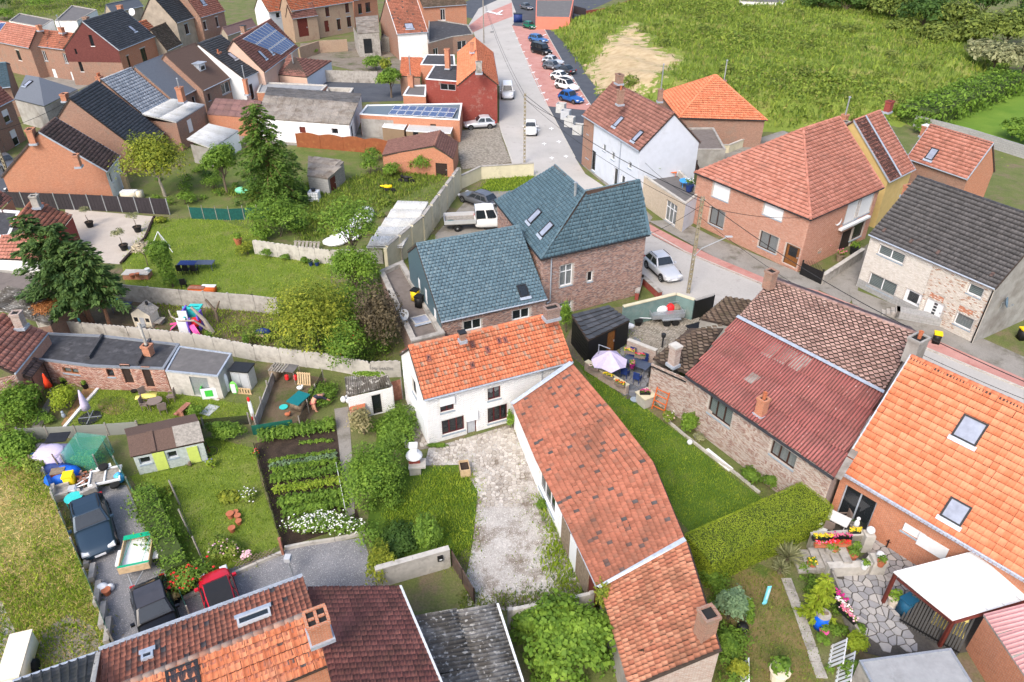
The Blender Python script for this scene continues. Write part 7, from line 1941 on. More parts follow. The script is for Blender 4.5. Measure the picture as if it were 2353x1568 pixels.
fence('green_screen_fence','dark green privacy screen on leaning sticks','fence',[(440,503),(530,507),(626,502)],1.25,GSCR,1.2,.03,WOODG,.06,.3)
fence('trailer_yard_wall','blue green painted wall with cream coping round the trailer yard','wall',[(1428,752),(1547,722),(1589,736)],1.85,TEALW,2.6,.22,cope=CREAMW,mname='wall_section')
T=fence('black_gate','black spiked iron gate beside the blue green wall','gate',[(1591,735),(1634,722)],1.7,BLACK,1.6,.05,BLACK,.08)
a,b=P(1591,735),P(1634,722);g=MB()
for k in range(16):c=a.lerp(b,(k+.5)/16);g.tube([(c.x,c.y,1.68),(c.x,c.y,1.98)],[.018,.004],4)
g.build('spikes',BLACK,T)
fence('patio_rear_wall','pale brick wall behind the patio table','wall',[(1440,812),(1505,838)],1.2,BR_PALE,3,.25,cope=CONCL,mname='wall_section');fence('patio_front_wall','low patio wall carrying flower boxes','wall',[(1346,850),(1440,908)],.75,BR_PALE,3,.3,cope=CREAMW,mname='wall_section')
fence('drive_net_left','green net fence between gravel drive and hay field','fence',[(112,1105),(150,1205),(205,1335),(262,1480)],.95,NET,2.2,.02,CONC,.09,.12,mname='net');fence('drive_net_right','green net fence between gravel drive and raspberry hedge','fence',[(245,1035),(300,1125),(360,1240),(440,1425)],.95,NET,2.2,.02,WOODG,.07,.12,mname='net')
fence('grey_net_fence','grey mesh fence on timber posts below the parasol lawn','fence',[(50,1012),(180,1006),(322,996)],.95,NETG,1.7,.02,WOODG,.08,.1,mname='net');fence('wire_fence','thin wire fence on old timber posts behind the garden shed','fence',[(322,996),(470,985),(575,975)],.75,NETK,2.4,.015,WOODG,.09,.2,mname='net')
fence('hen_net','black netting fence of the hen yard','fence',[(692,988),(745,880)],1.0,NETK,1.6,.03,WOODG,.06,.15,mname='net');fence('hen_screen','low dark green screen below the hen yard','fence',[(582,1000),(675,985)],.75,plain('green screen cloth',(.01,.10,.07),.25,5,.9),1.6,.04,mname='screen');fence('hen_boards','old grey board wall of the hen yard','fence',[(590,985),(632,872)],.8,CONC,1.6,.07,WOODG,.1,.4)
fence('garden_wire','brown wire fence beside the kitchen garden','fence',[(588,1040),(612,1130),(650,1262)],.7,NETK,1.7,.015,WOODD,.05,.1,mname='net');fence('path_stakes','white stakes along the kitchen garden path','fence',[(775,1080),(795,1180)],.6,PVC,.35,.02,PVC,.035,.0,slats=0,base=.55)
fence('alley_wall','grey rendered wall between alley and flower terrace','wall',[(1886,655),(1978,594)],.95,CONC,3,.25,mname='wall_section',cope=CONCL);T=fence('alley_gate','black wrought iron gate at the pink brick house','gate',[(1838,633),(1884,655)],1.25,BLACK,2,.05,BLACK,.1,.25)
a,b=P(1840,634),P(1883,654);g=MB()
for k in range(13):c=a.lerp(b,(k+.5)/13);g.tube([(c.x,c.y,1.2),(c.x,c.y,1.45+.35*math.sin(math.pi*(k+.5)/13))],.015,4)
g.build('bars',BLACK,T)
fence('lawn_block_wall','long grey block wall along the bright lawn','wall',[(2098,290),(2220,322),(2375,372)],1.5,BLOCK,6,.2,mname='wall_section')
fence('street_low_wall','low red brick retaining wall below the silver car','wall',[(1462,690),(1473,648),(1516,688)],.65,BR_RED,3,.3,cope=CONC,mname='wall_section');fence('yard_side_wall','cream wall round the upstairs yard of the terrace building','wall',[(1640,350),(1672,352),(1725,330)],1.0,CREAMW,3,.2,cope=CONCL,mname='wall_section')
fence('farm_yard_wall','tan brick wall with rubble patch in the rubble yard','wall',[(690,138),(735,122),(800,118)],2.2,BR_TAN,4,.3,mname='wall_section');fence('crest_wall','old brick wall at the far end of the hill','wall',[(1345,44),(1400,36),(1470,8)],1.8,BR_RED,4,.3,mname='wall_section')
fence('raised_fence','dark slatted fence on a white wall beside the salmon building','fence',[(1318,40),(1345,48)],2.6,SLATD,2,.1,base=.9,mname='panel')
fence('terrace_wall','low planked retaining wall of the flower terrace','wall',[(1905,1336),(1942,1430),(1968,1485)],.8,WOODG,1.5,.12,WOODG,.12,.1)
fence('step_wall','rendered retaining wall with a niche below the flower boxes','wall',[(1855,1262),(1972,1254)],1.0,plain('mossy render',(.27,.25,.21),.25,2,.95,stain=(.12,.11,.08),sscale=1,samt=.4),3,.3,cope=CONCL,mname='wall_section');fence('planter_wall','low planter wall with white pots below the steps','wall',[(1895,1322),(1985,1318),(1998,1300)],.7,CONCL,2,.3,cope=CONCL,mname='wall_section');fence('hedge_foot_wall','lichened wall ending at the orange roof house','wall',[(1848,1222),(1925,1112)],.8,CONC,2,.3,cope=CONC,mname='wall_section')
def lattice(label,a,b,h):
 a,b=P(*a),P(*b);d=b-a;L=d.length;T=thing('lattice',label,'lattice',(a+b)/2,math.atan2(d.y,d.x));n=int(L/.22)
 for s in(-1,1):
  for k in range(-2,n+3):
   x0,x1=-L/2+k*L/n,-L/2+k*L/n+s*h
   z0,z1=0.,h
   if x0<-L/2 or x0>L/2 or x1<-L/2 or x1>L/2:continue
   g=MB();g.tube([(x0,s*.012,.05),(x1,s*.012,h)],.018,4);g.build('slat',WOOD,T)
lattice('wooden lattice beside the hydrangea',(532,1312),(645,1278),.7);lattice('wooden lattice at the foot of the red roses',(415,1360),(445,1335),.7)
def beam(name,label,cat,pts,w,h,mat,step=1.2):
 q=[P(x,y)for x,y in pts];T=thing(name,label,cat,q[0],world=True)
 for a,b in zip(q,q[1:]):
  d=b-a;m=max(1,round(d.length/step))
  for k in range(m):c=a+d*((k+.5)/m);g=MB();g.box((c.x,c.y,h/2),(d.length/m-.02,w,h),rz=math.atan2(d.y,d.x)+random.gauss(0,.03));g.build('block',mat,T)
beam('edging','old timber edging between gravel patio and lawn','edging',[(355,500),(335,548),(278,608)],.2,.2,WOODD,2.0);beam('edging','concrete kerb between forecourt and flower beds','edging',[(422,1378),(530,1325),(650,1272)],.15,.2,CONCL,1.6);beam('edging','concrete kerb under the white rose bush','edging',[(655,1262),(770,1243),(840,1228)],.15,.22,CONCL,1.5);beam('edging','row of white stones edging the wood chip bed','edging',[(148,985),(190,935),(228,893)],.2,.14,WHITE,.28);beam('edging','curved pale stone edging of the flower bed along the pale wall','edging',[(1525,962),(1570,1000),(1640,1055),(1690,1090),(1745,1135)],.13,.16,CONCL,.4);beam('edging','white stones laid in the flower bed','edging',[(1622,1035),(1655,1062),(1680,1082)],.35,.1,PVC,.4);beam('edging','terrace tile strip edge by the parasol lawn','edging',[(90,864),(230,882),(380,893),(505,920)],.15,.06,CONCL,1.0);beam('edging','low brick wall of the side path','edging',[(922,985),(936,1030)],.2,.35,CONCL,.8);beam('edging','stone edging at the foot of the clipped hedge','edging',[(1610,1328),(1735,1283)],.15,.1,CONCL,.35);beam('edging','concrete strip path along the dry lawn','edging',[(1806,1330),(1840,1420),(1888,1560)],.5,.06,CONC,.7)
# steps
T=thing('terrace_steps','grey stone steps between flower terrace and lower lawn','steps',P(1895,1300),0)
for k in range(6):g=MB();g.box((-1.3+.42*k,.15,.07+.075*k),(.44,1.3,.14+.15*k));g.build('step',CONC,T)
T=thing('house_steps','grey block steps in front of the white brick house','steps',P(2030,722),math.radians(-24))
for k in range(4):g=MB();g.box((.3*k,0,.09+.09*k),(.32,.9,.18+.18*k));g.build('step',CONC,T)
g=MB();g.box((2.4,0,.36),(3.2,.9,.72));g.build('landing',BLOCK,T)
# poles and cables
def pole(label,x,y,ty,mat,r=.14,conc=True):
 h=H_(x,y,ty);p=P(x,y);T=thing('power_pole',label,'pole',p)
 if conc:
  for s in(-1,1):g=MB();g.box((s*.1,0,h/2),(.06,.2,h));g.build('post',mat,T)
  n=int(h/.45)
  for k in range(n):g=MB();g.box((0,0,(k+.5)*h/n),(.14,.18,.22));g.build('rung',mat,T)
 else:g=MB();g.tube([(0,0,0),(0,0,h)],[r,r*.7],8);g.build('post',mat,T)
 g=MB();g.box((0,0,h-.25),(.5,.06,.06));g.build('bracket',STEEL,T)
 return T,p+Vector((0,0,h-.2))
PC=plain('lichened pole concrete',(.30,.27,.2),.2,3,.9,stain=(.2,.17,.1),sscale=2)
T1,a1=pole('concrete lattice power pole with street lamp beside the silver car',1581,674,452,PC);T2,a2=pole('concrete lattice power pole in the middle of the main street',1205,375,214,PC);T3,a3=pole('wooden power pole at the top of the main street',1112,100,-12,WOODG,conc=False);T4,a4=pole('concrete pole near the black car at the left edge',30,428,300,PC);T5,a5=pole('wooden pole beside the arched gate',682,86,0,WOODG,conc=False)
hh=a1.z-P(1581,674).z;g=MB();g.tube([(0,-.1,hh*.42),(.5,-.1,hh*.5),(2.3,-.2,hh*.62)],.045,6);g.build('lamp_arm',STEEL,T1);g=MB();g.box((2.5,-.2,hh*.63),(.6,.18,.09));g.build('street_lamp',GREYP,T1)
def cable(label,a,b,sag=.7,r=.022):
 a,b=Vector(a),Vector(b);T=thing('overhead_cable',label,'cable',a);pts=[a.lerp(b,t/16)-a-Vector((0,0,sag*4*(t/16)*(1-t/16)))for t in range(17)];g=MB();g.tube(pts,r,4);g.build('wire',BLACK,T)
o=Vector((0,0,-.5));far=P(2420,905,5.5)
cable('thick cable between the two concrete power poles',a2,a1,.8,.035);cable('thin lower cable between the two concrete power poles',a2+o,a1+o*2.2,.9);cable('thick cable from the lamp pole to the lower right',a1,far,1.0,.035);cable('thin lower cable from the lamp pole to the lower right',a1+o*3,far+o*2,1.2);cable('upper cable along the main street',a3,a2,1.2);cable('lower cable along the main street',a3+o,a2+o,1.4);cable('cable from lamp pole to the pink brick house',a1+o,P(1850,500,4.9),.4);cable('cable from lamp pole to the brick house corner',a1+o,P(1470,545,4.6),.3);cable('cable crossing from lamp pole to the blue grey house',a1+o*.5,P(1470,360,4.2),.5);cable('thin cable sagging across the left row of roofs',a4,P(225,182,7.5),.8);cable('cable from the street pole to the blue grey house front',a2+o,P(1352,290,5.0),.6)
# ------------------------------------------------------------------ vehicles
def paint(name,c,metal=.35):return plain('car paint '+name,c,.03,2,.28,metal,.6)
CARGL=plain('car glass',(.018,.024,.03),.15,2,.08,spec=.8);LAMP=plain('head lamp',(.6,.62,.65),.05,3,.15);TAIL=plain('tail lamp',(.45,.02,.02),.1,3,.25);TRIM=plain('black trim',(.02,.02,.022),.1,4,.6);RIM=plain('alloy rim',(.5,.51,.53),.1,6,.35,.7)
KIND=dict(suv=(4.35,1.84,1.62,.98,.22,-.02,-.62,-.90),hatch=(4.1,1.76,1.48,.93,.30,.04,-.55,-.90),small=(3.5,1.6,1.5,.93,.42,.15,-.72,-.93),estate=(4.7,1.82,1.5,.93,.28,.02,-.72,-.93),sedan=(4.55,1.78,1.43,.92,.28,.02,-.38,-.68),mpv=(4.5,1.83,1.68,1.0,.42,.10,-.70,-.95),van=(4.9,1.95,1.95,1.1,.52,.34,-.93,-.985))
def car(label,x,y,fx,fy,kind,pnt,cat='car',group=None,roof=None,rails=False,plate=True,z=0.0):
 L,Wd,H,zb,c0,c1,c2,c3=KIND[kind];p=P(x,y,z);q=P(fx,fy,z);T=thing('van' if kind=='van' else 'parked_car',label,cat,p,math.atan2(q.y-p.y,q.x-p.x),group)
 h=L/2;w=Wd/2
 X=[-1,-.96,-.75,-.3,.1,c0+.05,.78,.93,1];WF=[.78,.92,1,1,1,1,.97,.88,.70];hz=zb*.92
 ZT=[zb*.8,zb*.96,zb,zb,zb,zb,hz*.93,hz*.84,hz*.62];ZB=[.42,.30,.24,.22,.22,.22,.23,.26,.36]
 m=10
 # ring order: centre top, down the right side, bottom right, bottom left, up the left side
 V=[]
 for xx,wf,zt,zl in zip(X,WF,ZT,ZB):
  ww=w*wf;hf=[(.6,zt+.015),(.88,zt-.03),(1,zt-.2),(1,zl+.2),(.95,zl)]
  V+=[(xx*h,-a*ww,b)for a,b in hf]+[(xx*h,a*ww,b)for a,b in reversed(hf)]
 g=MB();n=len(X);F=[(i*m+k,(i+1)*m+k,(i+1)*m+(k+1)%m,i*m+(k+1)%m)for i in range(n-1)for k in range(m)]+[tuple(range(m-1,-1,-1)),tuple((n-1)*m+k for k in range(m))]
 g.add(V,[f[::-1]for f in F]);body=g.build('body',pnt,T,True);body.data.set_sharp_from_angle(angle=.7);sb=body.modifiers.new('round','SUBSURF');sb.levels=sb.render_levels=1
 xb,xt,rt,rb=c0*h,c1*h,c2*h,c3*h;bw,tw=w*.93,w*.74
 st=[(xb,bw,zb),(xt,tw,H-.06),((xt+rt)/2,tw*1.02,H),(rt,tw*.97,H-.05),(rb,bw*.94,zb)]
 g=MB();V=[]
 for a,b,zz in st:V+=[(a,-b,zz),(a,-b*.8,zz+.04),(a,b*.8,zz+.04),(a,b,zz)]
 g.add(V,[(4*i+k,4*i+4+k,4*i+5+k,4*i+1+k)for i in range(4)for k in range(3)])
 for s in(0,3):g.add([V[4*i+s]for i in range(5)],[(0,1,2,3,4)])
 g.build('cabin',pnt,T)
 if roof:g=MB();g.add([(st[i][0],s*st[i][1]*.93,st[i][2]+.05)for i in(1,2,3)for s in(-1,1)],[(0,1,3,2),(2,3,5,4)]);g.build('roof_panel',roof,T)
 def gl(name,pts,mat=CARGL,par=T):g=MB();g.poly(pts);return g.build(name,mat,par)
 e=.05
 def ws(f0,f1,A,B,s):
  o=[]
  for f,sg in((f0,-1),(f0,1),(f1,1),(f1,-1)):o.append((A[0]+(B[0]-A[0])*f+s*.025,sg*(A[1]+(B[1]-A[1])*f)*.86,A[2]+(B[2]-A[2])*f+.055))
  return o
 ws_o=gl('windscreen',ws(.06,.95,st[0],st[1],1))
 g=MB();g.tube([ws(.08,.95,st[0],st[1],1)[0],ws(.16,.95,st[0],st[1],1)[1]],.012,4);g.build('wiper',TRIM,ws_o)
 gl('rear_window',ws(.1 if kind!='van' else .35,.92,st[4],st[3],-1))
 cuts=[.02,.46,.54,.98]if kind not in('mpv','estate','van')else[.02,.33,.38,.66,.71,.98]
 if kind=='van' and cat=='cargo van':cuts=[.02,.30]
 for s in(-1,1):
  for k in range(0,len(cuts),2):
   f0,f1=cuts[k],cuts[k+1];lo=lambda f:(xb+(rb-xb)*f*.93-.06,s*(bw*.985+.015),zb+.05);up=lambda f:(xt+(rt-xt)*f,s*(tw+.035),H-.14)
   gl('side_window',[lo(f0),lo(f1),up(f1),up(f0)][::1 if s<0 else-1])
  g=MB();g.box((xb-.15,s*(w+.09),zb+.08),(.14,.18,.12));g.build('mirror',pnt,T)
  g=MB();g.bbox((h*.90,s*w*.66,zb*.68),(.34,.36,.14),.04);g.build('headlight',LAMP,T)
  g=MB();g.box((-h*.965,s*w*.76,zb*.82),(.14,.24,.18));g.build('tail_light',TAIL,T)
  for ax in(-.60,.62):
   g=MB();R=Matrix.Translation((ax*h,s*(w-.1),.33))@Matrix.Rotation(math.pi/2*-s,4,'X');g.lathe([(.20,-.1),(.31,-.1),(.335,-.06),(.335,.07),(.31,.12),(.22,.115)],n=16,T=R);o=g.build('wheel',RUBBER,T)
   g=MB();g.lathe([(.21,.1),(.21,.118),(.07,.105),(.06,.125)],n=10,T=R);g.build('rim',RIM,o)
   g=MB();R2=Matrix.Translation((ax*h,s*(w-.02),.36))@Matrix.Rotation(math.pi/2*-s,4,'X');g.lathe([(.40,-.05),(.41,.024),(.34,.024)],n=16,T=R2);g.build('wheel_arch',TRIM,T)
  g=MB();g.box((-.0,s*(w+.004),.30),(L*.5,.03,.13));g.build('sill_trim',TRIM,T)
  if rails:g=MB();g.tube([(xt-.1,s*tw*.9,H+.05),(rt+.1,s*tw*.9,H+.05)],.025,5);g.build('roof_rail',TRIM,T)
 g=MB();g.box((h*.955,0,.46),(.12,w*1.1,.2));g.build('grille',TRIM,T);g=MB();g.box((-h*.97,0,.40),(.1,w*1.6,.2));g.build('bumper',TRIM,T)
 if plate:g=MB();g.box((h*1.005,0,.42),(.03,.52,.12));g.build('number_plate',PVC,T);g=MB();g.box((-h*1.0,0,.62),(.03,.52,.12));g.build('number_plate',PVC,T)
 return T
SIL=paint('silver',(.62,.64,.67),.35);WHT=paint('white',(.75,.76,.77),0);GRY=paint('grey',(.17,.18,.20),.5);DGR=paint('dark grey',(.06,.065,.075),.4);BLK=paint('black',(.012,.012,.015));BLU=paint('blue',(.02,.12,.42),.3);NAV=paint('slate navy',(.03,.055,.085),.3);RED=paint('red',(.60,.012,.03),.1);GRN=paint('green',(.01,.17,.09),.2);BL2=paint('mid blue',(.06,.17,.40),.3)
row='cars parked in the pink bays'
c=car('slate blue car with red seats on the gravel drive',222,1226,238,1292,'suv',NAV,rails=True)
g=MB()
for s in(-1,1):g.bbox((.05,s*.38,1.0),(.3,.5,.5),.1)
g.build('seats',plain('red seats',(.4,.05,.05),.1,4,.9),c)
car('black hatchback half hidden by the bottom roof gutter',366,1428,382,1490,'hatch',BLK,roof=plain('matt black roof',(.05,.052,.065),.1,3,.5));car('red small car on the forecourt under the gutter',512,1388,496,1338,'small',RED,roof=TRIM)
car('silver car on the street below the lamp pole',1521,628,1551,656,'suv',SIL,rails=True);car('grey estate car in the walled courtyard',1098,468,1062,455,'estate',GRY,rails=True);car('silver crossover beside the red painted wall',1102,294,1070,296,'suv',SIL);car('white hatchback driving down the main street',1219,305,1220,330,'hatch',WHT)
car('white van parked beside the red street house',1166,222,1168,250,'van',WHT,'cargo van');car('bright blue crossover next to the white bags',1312,234,1340,242,'suv',BLU,group=row);car('white people carrier with black roof',1302,206,1330,214,'mpv',WHT,group=row,roof=TRIM);car('white hatchback second from the blue crossover end',1290,185,1316,191,'hatch',WHT,group=row);car('dark saloon with its tail toward the hill',1296,168,1275,163,'sedan',DGR,group=row);car('grey hatchback beside the dark saloon',1272,160,1296,164,'hatch',GRY,group=row);car('white silver hatchback next to the black van',1270,148,1294,152,'hatch',SIL,group=row);car('black people van in the pink bays',1244,124,1274,132,'van',BLK,'van',group=row);car('mid blue estate beside the black van',1237,97,1262,102,'estate',BL2,group=row);car('small green car at the far end of the pink bays',1217,66,1233,70,'small',GRN,group=row);car('grey hatchback beside the salmon building',1210,22,1228,27,'hatch',GRY)
car('black car behind the dark slat fence',62,447,20,440,'sedan',BLK);car('grey car at the left edge below the pole',18,385,40,400,'hatch',GRY)
T=car('white van with roof rack behind the dark slat fence',176,452,140,450,'van',WHT,'cargo van')
g=MB()
for s in(-.6,.6):g.tube([(.6,s,2.08),(-2.2,s,2.08)],.03,5)
for k in range(4):g.tube([(.5-k*.85,-.65,2.1),(.5-k*.85,.65,2.1)],.025,5)
g.build('roof_rack',STEEL,T)
# pickup: crew cab on a long chassis with an open dropside bed
p=P(1108,522);q=P(1150,520);T=thing('pickup_truck','white crew cab pickup with open dropside bed in the courtyard','pickup',p,math.atan2(q.y-p.y,q.x-p.x))
KIND['cab']=(3.3,1.95,2.25,1.25,.38,.14,-.93,-.98)
cb=car('x',1108,522,1150,520,'cab',WHT)
for o in list(cb.children):
 if o.name.startswith('wheel')and o.matrix_local.translation.x==0 and min(v.co.x for v in o.data.vertices)<0:[bpy.data.objects.remove(k)for k in list(o.children)];bpy.data.objects.remove(o);continue
 o.parent=T;o.location.x+=.9
bpy.data.objects.remove(cb)
g=MB();g.box((-2.0,0,.62),(3.6,1.0,.18));g.build('chassis',TRIM,T);g=MB();g.box((-2.2,0,.86),(3.1,2.05,.08));g.build('bed_floor',WOODG,T)
for c_,d_ in(((-2.2,1.02,1.08),(3.1,.05,.4)),((-2.2,-1.02,1.08),(3.1,.05,.4)),((-3.75,0,1.08),(.05,2.05,.4)),((-.66,0,1.5),(.06,2.0,1.2))):g=MB();g.box(c_,d_);g.build('side_board',SIL,T)
for s in(-1,1):
 R=Matrix.Translation((-2.5,s*.82,.36))@Matrix.Rotation(math.pi/2*-s,4,'X');g=MB();g.lathe([(.2,-.12),(.34,-.12),(.36,-.08),(.36,.1),(.22,.12)],n=16,T=R);o=g.build('wheel',RUBBER,T);g=MB();g.lathe([(.2,.1),(.05,.13)],n=10,T=R);g.build('rim',RIM,o)
T=thing('bundle','green bundle lying in the pickup bed','bundle',p+Matrix.Rotation(math.atan2(q.y-p.y,q.x-p.x),3,'Z')@Vector((-3.1,-.5,.9)));g=MB();g.ball((0,0,.1),(.4,.25,.14));g.build('cloth',FL['blue']if 0 else GSCR,T,True)
# ------------------------------------------------------------------ things in the gardens and yards
CM={}
def pc(name,r,g,b,rough=.6,var=.08):
 if name not in CM:CM[name]=plain(name,srgb(r,g,b)[:3],var,6,rough)
 return CM[name]
TURQ=pc('turquoise plastic',60,190,185);YELL=pc('yellow plastic',240,205,30);PNK=pc('pink plastic',245,95,165);TARP=pc('blue tarpaulin',25,95,205,.5,.25);NAVT=pc('dark blue tarpaulin',35,55,110,.6,.25);LILA=pc('lilac cloth',190,180,205,.9);LIMEP=pc('lime paint',190,205,105);SHEDP=plain('pale grey green boards',(.42,.47,.45),.18,5,.85);TAUP=pc('taupe plastic',125,112,105);CREAMP=pc('cream panel',225,215,195);RSTM=plain('rusty sheet',(.30,.13,.09),.3,4,.85,stain=(.5,.3,.2),sscale=2,samt=.4);ORW=pc('orange stained wood',205,100,40);PURP=pc('violet plastic',120,90,200);LBL=pc('light blue board',120,205,220);CUSH=pc('beige cushion',205,195,180,.9);WOODL=pc('pallet wood',190,165,130,.9,.2);TEALR=pc('teal sheet',20,110,115);SKYB=pc('sky blue plastic',60,150,220)
def B(name,label,cat,x,y,parts,rz=0,z=0.0,group=None,smooth=()):
 T=thing(name,label,cat,P(x,y,z),math.radians(rz),group)
 for pn,m,prims in parts:
  g=MB()
  for q in prims:
   if q[0]=='b':g.box(q[1],q[2],math.radians(q[3])if len(q)>3 else 0)
   elif q[0]=='t':g.tube(q[1],q[2],7)
   elif q[0]=='l':g.lathe(q[1],q[2]if len(q)>2 else(0,0,0),14)
   elif q[0]=='s':g.ball(q[1],q[2])
   elif q[0]=='p':g.poly(q[1])
  g.build(pn,m,T,pn in('cloth','cover','canopy','body','heap','statue','globe'))
 return T
def pot(label,x,y,r,m,plant=None,fl=None,h=None,z=0.0,group='plant pots'):
 h=h or r*1.7;T=B('plant_pot',label,'pot',x,y,[('pot',m,[('l',[(r*.7,0),(r,h),(r*1.1,h),(r*1.1,h*1.06),(r*.9,h*1.06)])]),('soil',EARTH,[('l',[(r*.9,h*.98),(.01,h)])])],z=z,group=group)
 if plant:
  V,F=cloud([(0,0,h+r*.7,r*1.2,r*1.2,r*1.1)],130,r*.6,shell=.2);npobj('leaves',V,F,plant,T)
  if fl:flowers(T,V,30,r*.4,[FL[c]for c in fl])
 return T
def trough(label,x,y,L,rz,m,plant=L_MID,fl=None,z=0.0,w=.22,fn=50):
 T=B('flower_box',label,'flower box',x,y,[('box',m,[('b',(0,0,.1),(L,w,.2))])],rz,z)
 V,F=cloud([(-L/2+L*(k+.5)/4,0,.26,L/7,w*.6,.16)for k in range(4)],150,.1,shell=.2);npobj('leaves',V,F,plant,T)
 if fl:flowers(T,V,fn,.1,[FL[c]for c in fl])
 return T
def legs(x,y,h,r=.025):return[('t',[(a,b,0),(a,b,h)],r)for a in(-x,x)for b in(-y,y)]
def chair(label,x,y,rz,m,z=0.0,arm=True,group='garden chairs'):
 ps=[('seat',m,[('b',(0,0,.43),(.48,.46,.05))]),('backrest',m,[('b',(-.24,0,.72),(.05,.46,.55))])]
 for l in legs(.2,.2,.42):ps.append(('leg',m,[l]))
 if arm:ps+=[('armrest',m,[('b',(0,s*.25,.62),(.46,.05,.04)),('b',(.2,s*.25,.5),(.04,.04,.22))])for s in(-1,1)]
 return B('garden_chair',label,'chair',x,y,ps,rz,z,group)
def table(label,x,y,lx,ly,m,rz=0,h=.72,z=0.0,rnd=False):
 top=('l',[(lx/2,h-.04),(lx/2,h)])if rnd else('b',(0,0,h-.03),(lx,ly,.05))
 k=.3 if rnd else .42
 return B('garden_table',label,'table',x,y,[('tabletop',m,[top])]+[('leg',m,[l])for l in legs(lx*k,ly*k,h-.05)],rz,z)
def bin_(label,x,y,body,lid,rz=0,z=0.0):return B('wheelie_bin',label,'bin',x,y,[('body',body,[('b',(0,0,.45),(.5,.52,.85))]),('lid',lid,[('b',(0,0,.93),(.56,.6,.1))]),('wheel',RUBBER,[('t',[(-.2,.28,.1),(.2,.28,.1)],.1)]),('handle',lid,[('t',[(-.2,.33,.92),(.2,.33,.92)],.025)])],rz,z)
def heap(name,label,cat,x,y,lobes,m,z=0.0):return B(name,label,cat,x,y,[('heap',m,[('s',l[:3],l[3:])for l in lobes])],0,z)
def slats(label,name,cat,x,y,L,h,n,m,rz,tilt=0.0,z=0.0):
 T=thing(name,label,cat,P(x,y,z),math.radians(rz))
 for k in range(n):g=MB();a=-L/2+L*(k+.5)/n;g.add([(a-L/n*.33,0,0),(a+L/n*.33,0,0),(a+L/n*.33,tilt,h),(a-L/n*.33,tilt,h)],[(0,1,2,3)]);g.box((a,tilt/2,h/2),(L/n*.6,.03,h*.96))if not tilt else None;g.build('slat',m,T)
 for f in(.08,.92):g=MB();g.box((0,tilt*f-.03,h*f),(L,.05,.07));g.build('rail',m,T)
 return T
 # pale green garden shed
h=free_house('garden_shed','pale grey green wooden garden shed with two lime doors and brown felt roof','shed',[[(299,1050,1.5),(469,1014,1.5),(457,968,2.1),(291,1003,2.1)],[(448,950,1.5),(285,985,1.5),(291,1003,2.1),(457,968,2.1)]],
[((305,1049,1.5),(466,1015,1.5),SHEDP,[((.22,.75,.85,1.25),None,'g1'),((1.75,.75,2.3,1.25),None,'g1')]),((466,1015,1.5),(447,951,1.5),SHEDP,[],(457,969,2.1)),((289,986,1.5),(305,1049,1.5),SHEDP,[],(292,1004,2.1))],(None,F_BROWN,1,1),base=F_BROWN)
w=h['walls'][0]
for k in range(11):g=MB();bar(g,w,.03,.05+k*.125,w.L-.03,.155+k*.125,.004,.02+.004*(k%2))if k<5 else None;g.build('board',SHEDP,h['o'])if k<5 else None
for u0,u1,t in((1.0,1.65,1.42),(2.85,3.45,1.3)):g=MB();bar(g,w,u0,.08,u1,t,.026,.06);g.build('door',LIMEP,h['o'])
f=h['f'][0];g=MB();slab(g,[f[0].lerp(f[1],.62),f[1],f[2],f[3].lerp(f[2],.62)],.02,.03);g.build('felt_patch',WOODG,h['roof']);g=MB();slab(g,[f[0].lerp(f[1],.27),f[0].lerp(f[1],.35),f[3].lerp(f[2],.35),f[3].lerp(f[2],.27)],.05,.07);g.build('felt_strip',F_BROWN,h['roof'])
# gravel drive clutter
heap('tarpaulin','crumpled bright blue tarpaulin heap on the gravel drive','tarpaulin',147,1104,[(0,0,.3,.8,.6,.5),(.5,.2,.35,.5,.5,.5),(-.5,-.1,.2,.5,.5,.4),(.1,.3,.5,.5,.35,.35)],TARP);heap('tarpaulin','dark blue tarpaulin in front of the lilac frame tent','tarpaulin',138,1086,[(0,0,.3,1.0,.35,.45),(.5,0,.25,.5,.4,.4)],NAVT)
B('frame_tent','lilac covered makeshift frame tent beside the green netting','tent',130,1068,[('cover',LILA,[('b',(0,0,.55),(1.7,1.3,1.1)),('s',(0,0,1.1),(.85,.65,.22))]),('post',WOOD,[('t',[(-.85,-.7,0),(-.8,-.7,1.4)],.04),('t',[(.8,-.75,0),(.6,-.7,1.5)],.04)]),('roof_sheet',DARKM,[('b',(-.1,1.1,1.2),(1.2,.9,.05),8)])]);heap('tarpaulin','grey drum like cover beside the dark roof sheet','cover',99,1042,[(0,0,.35,.4,.4,.4)],pc('grey cover',90,90,92));heap('tarpaulin','blue sheet at the left edge of the lilac tent','sheet',90,1062,[(0,0,.3,.5,.3,.45),(.3,-.5,.3,.35,.4,.4)],TARP)
T=B('netted_frame','frame covered in bright green netting with plants inside','netted frame',210,1062,[('net',glass('bright green netting',(.05,.42,.30),.62,.8),[('p',[(-1.1,-.7,0),(.9,-.9,0),(.9,-.9,1.2),(-1.0,-.7,1.4)]),('p',[(-1.0,-.7,1.4),(.9,-.9,1.2),(.9,.9,1.3),(-.9,1.0,1.5)]),('p',[(.9,-.9,0),(1.0,.9,0),(.9,.9,1.3),(.9,-.9,1.2)])]),('post',WOODG,[('t',[(a,b,0),(a,b,1.35)],.04)for a in(-1,.9)for b in(-.8,.9)])]);V,F=cloud([(0,0,.4,.9,.8,.4)],700,.14,shell=.2);npobj('plants',V,F,L_MID,T)
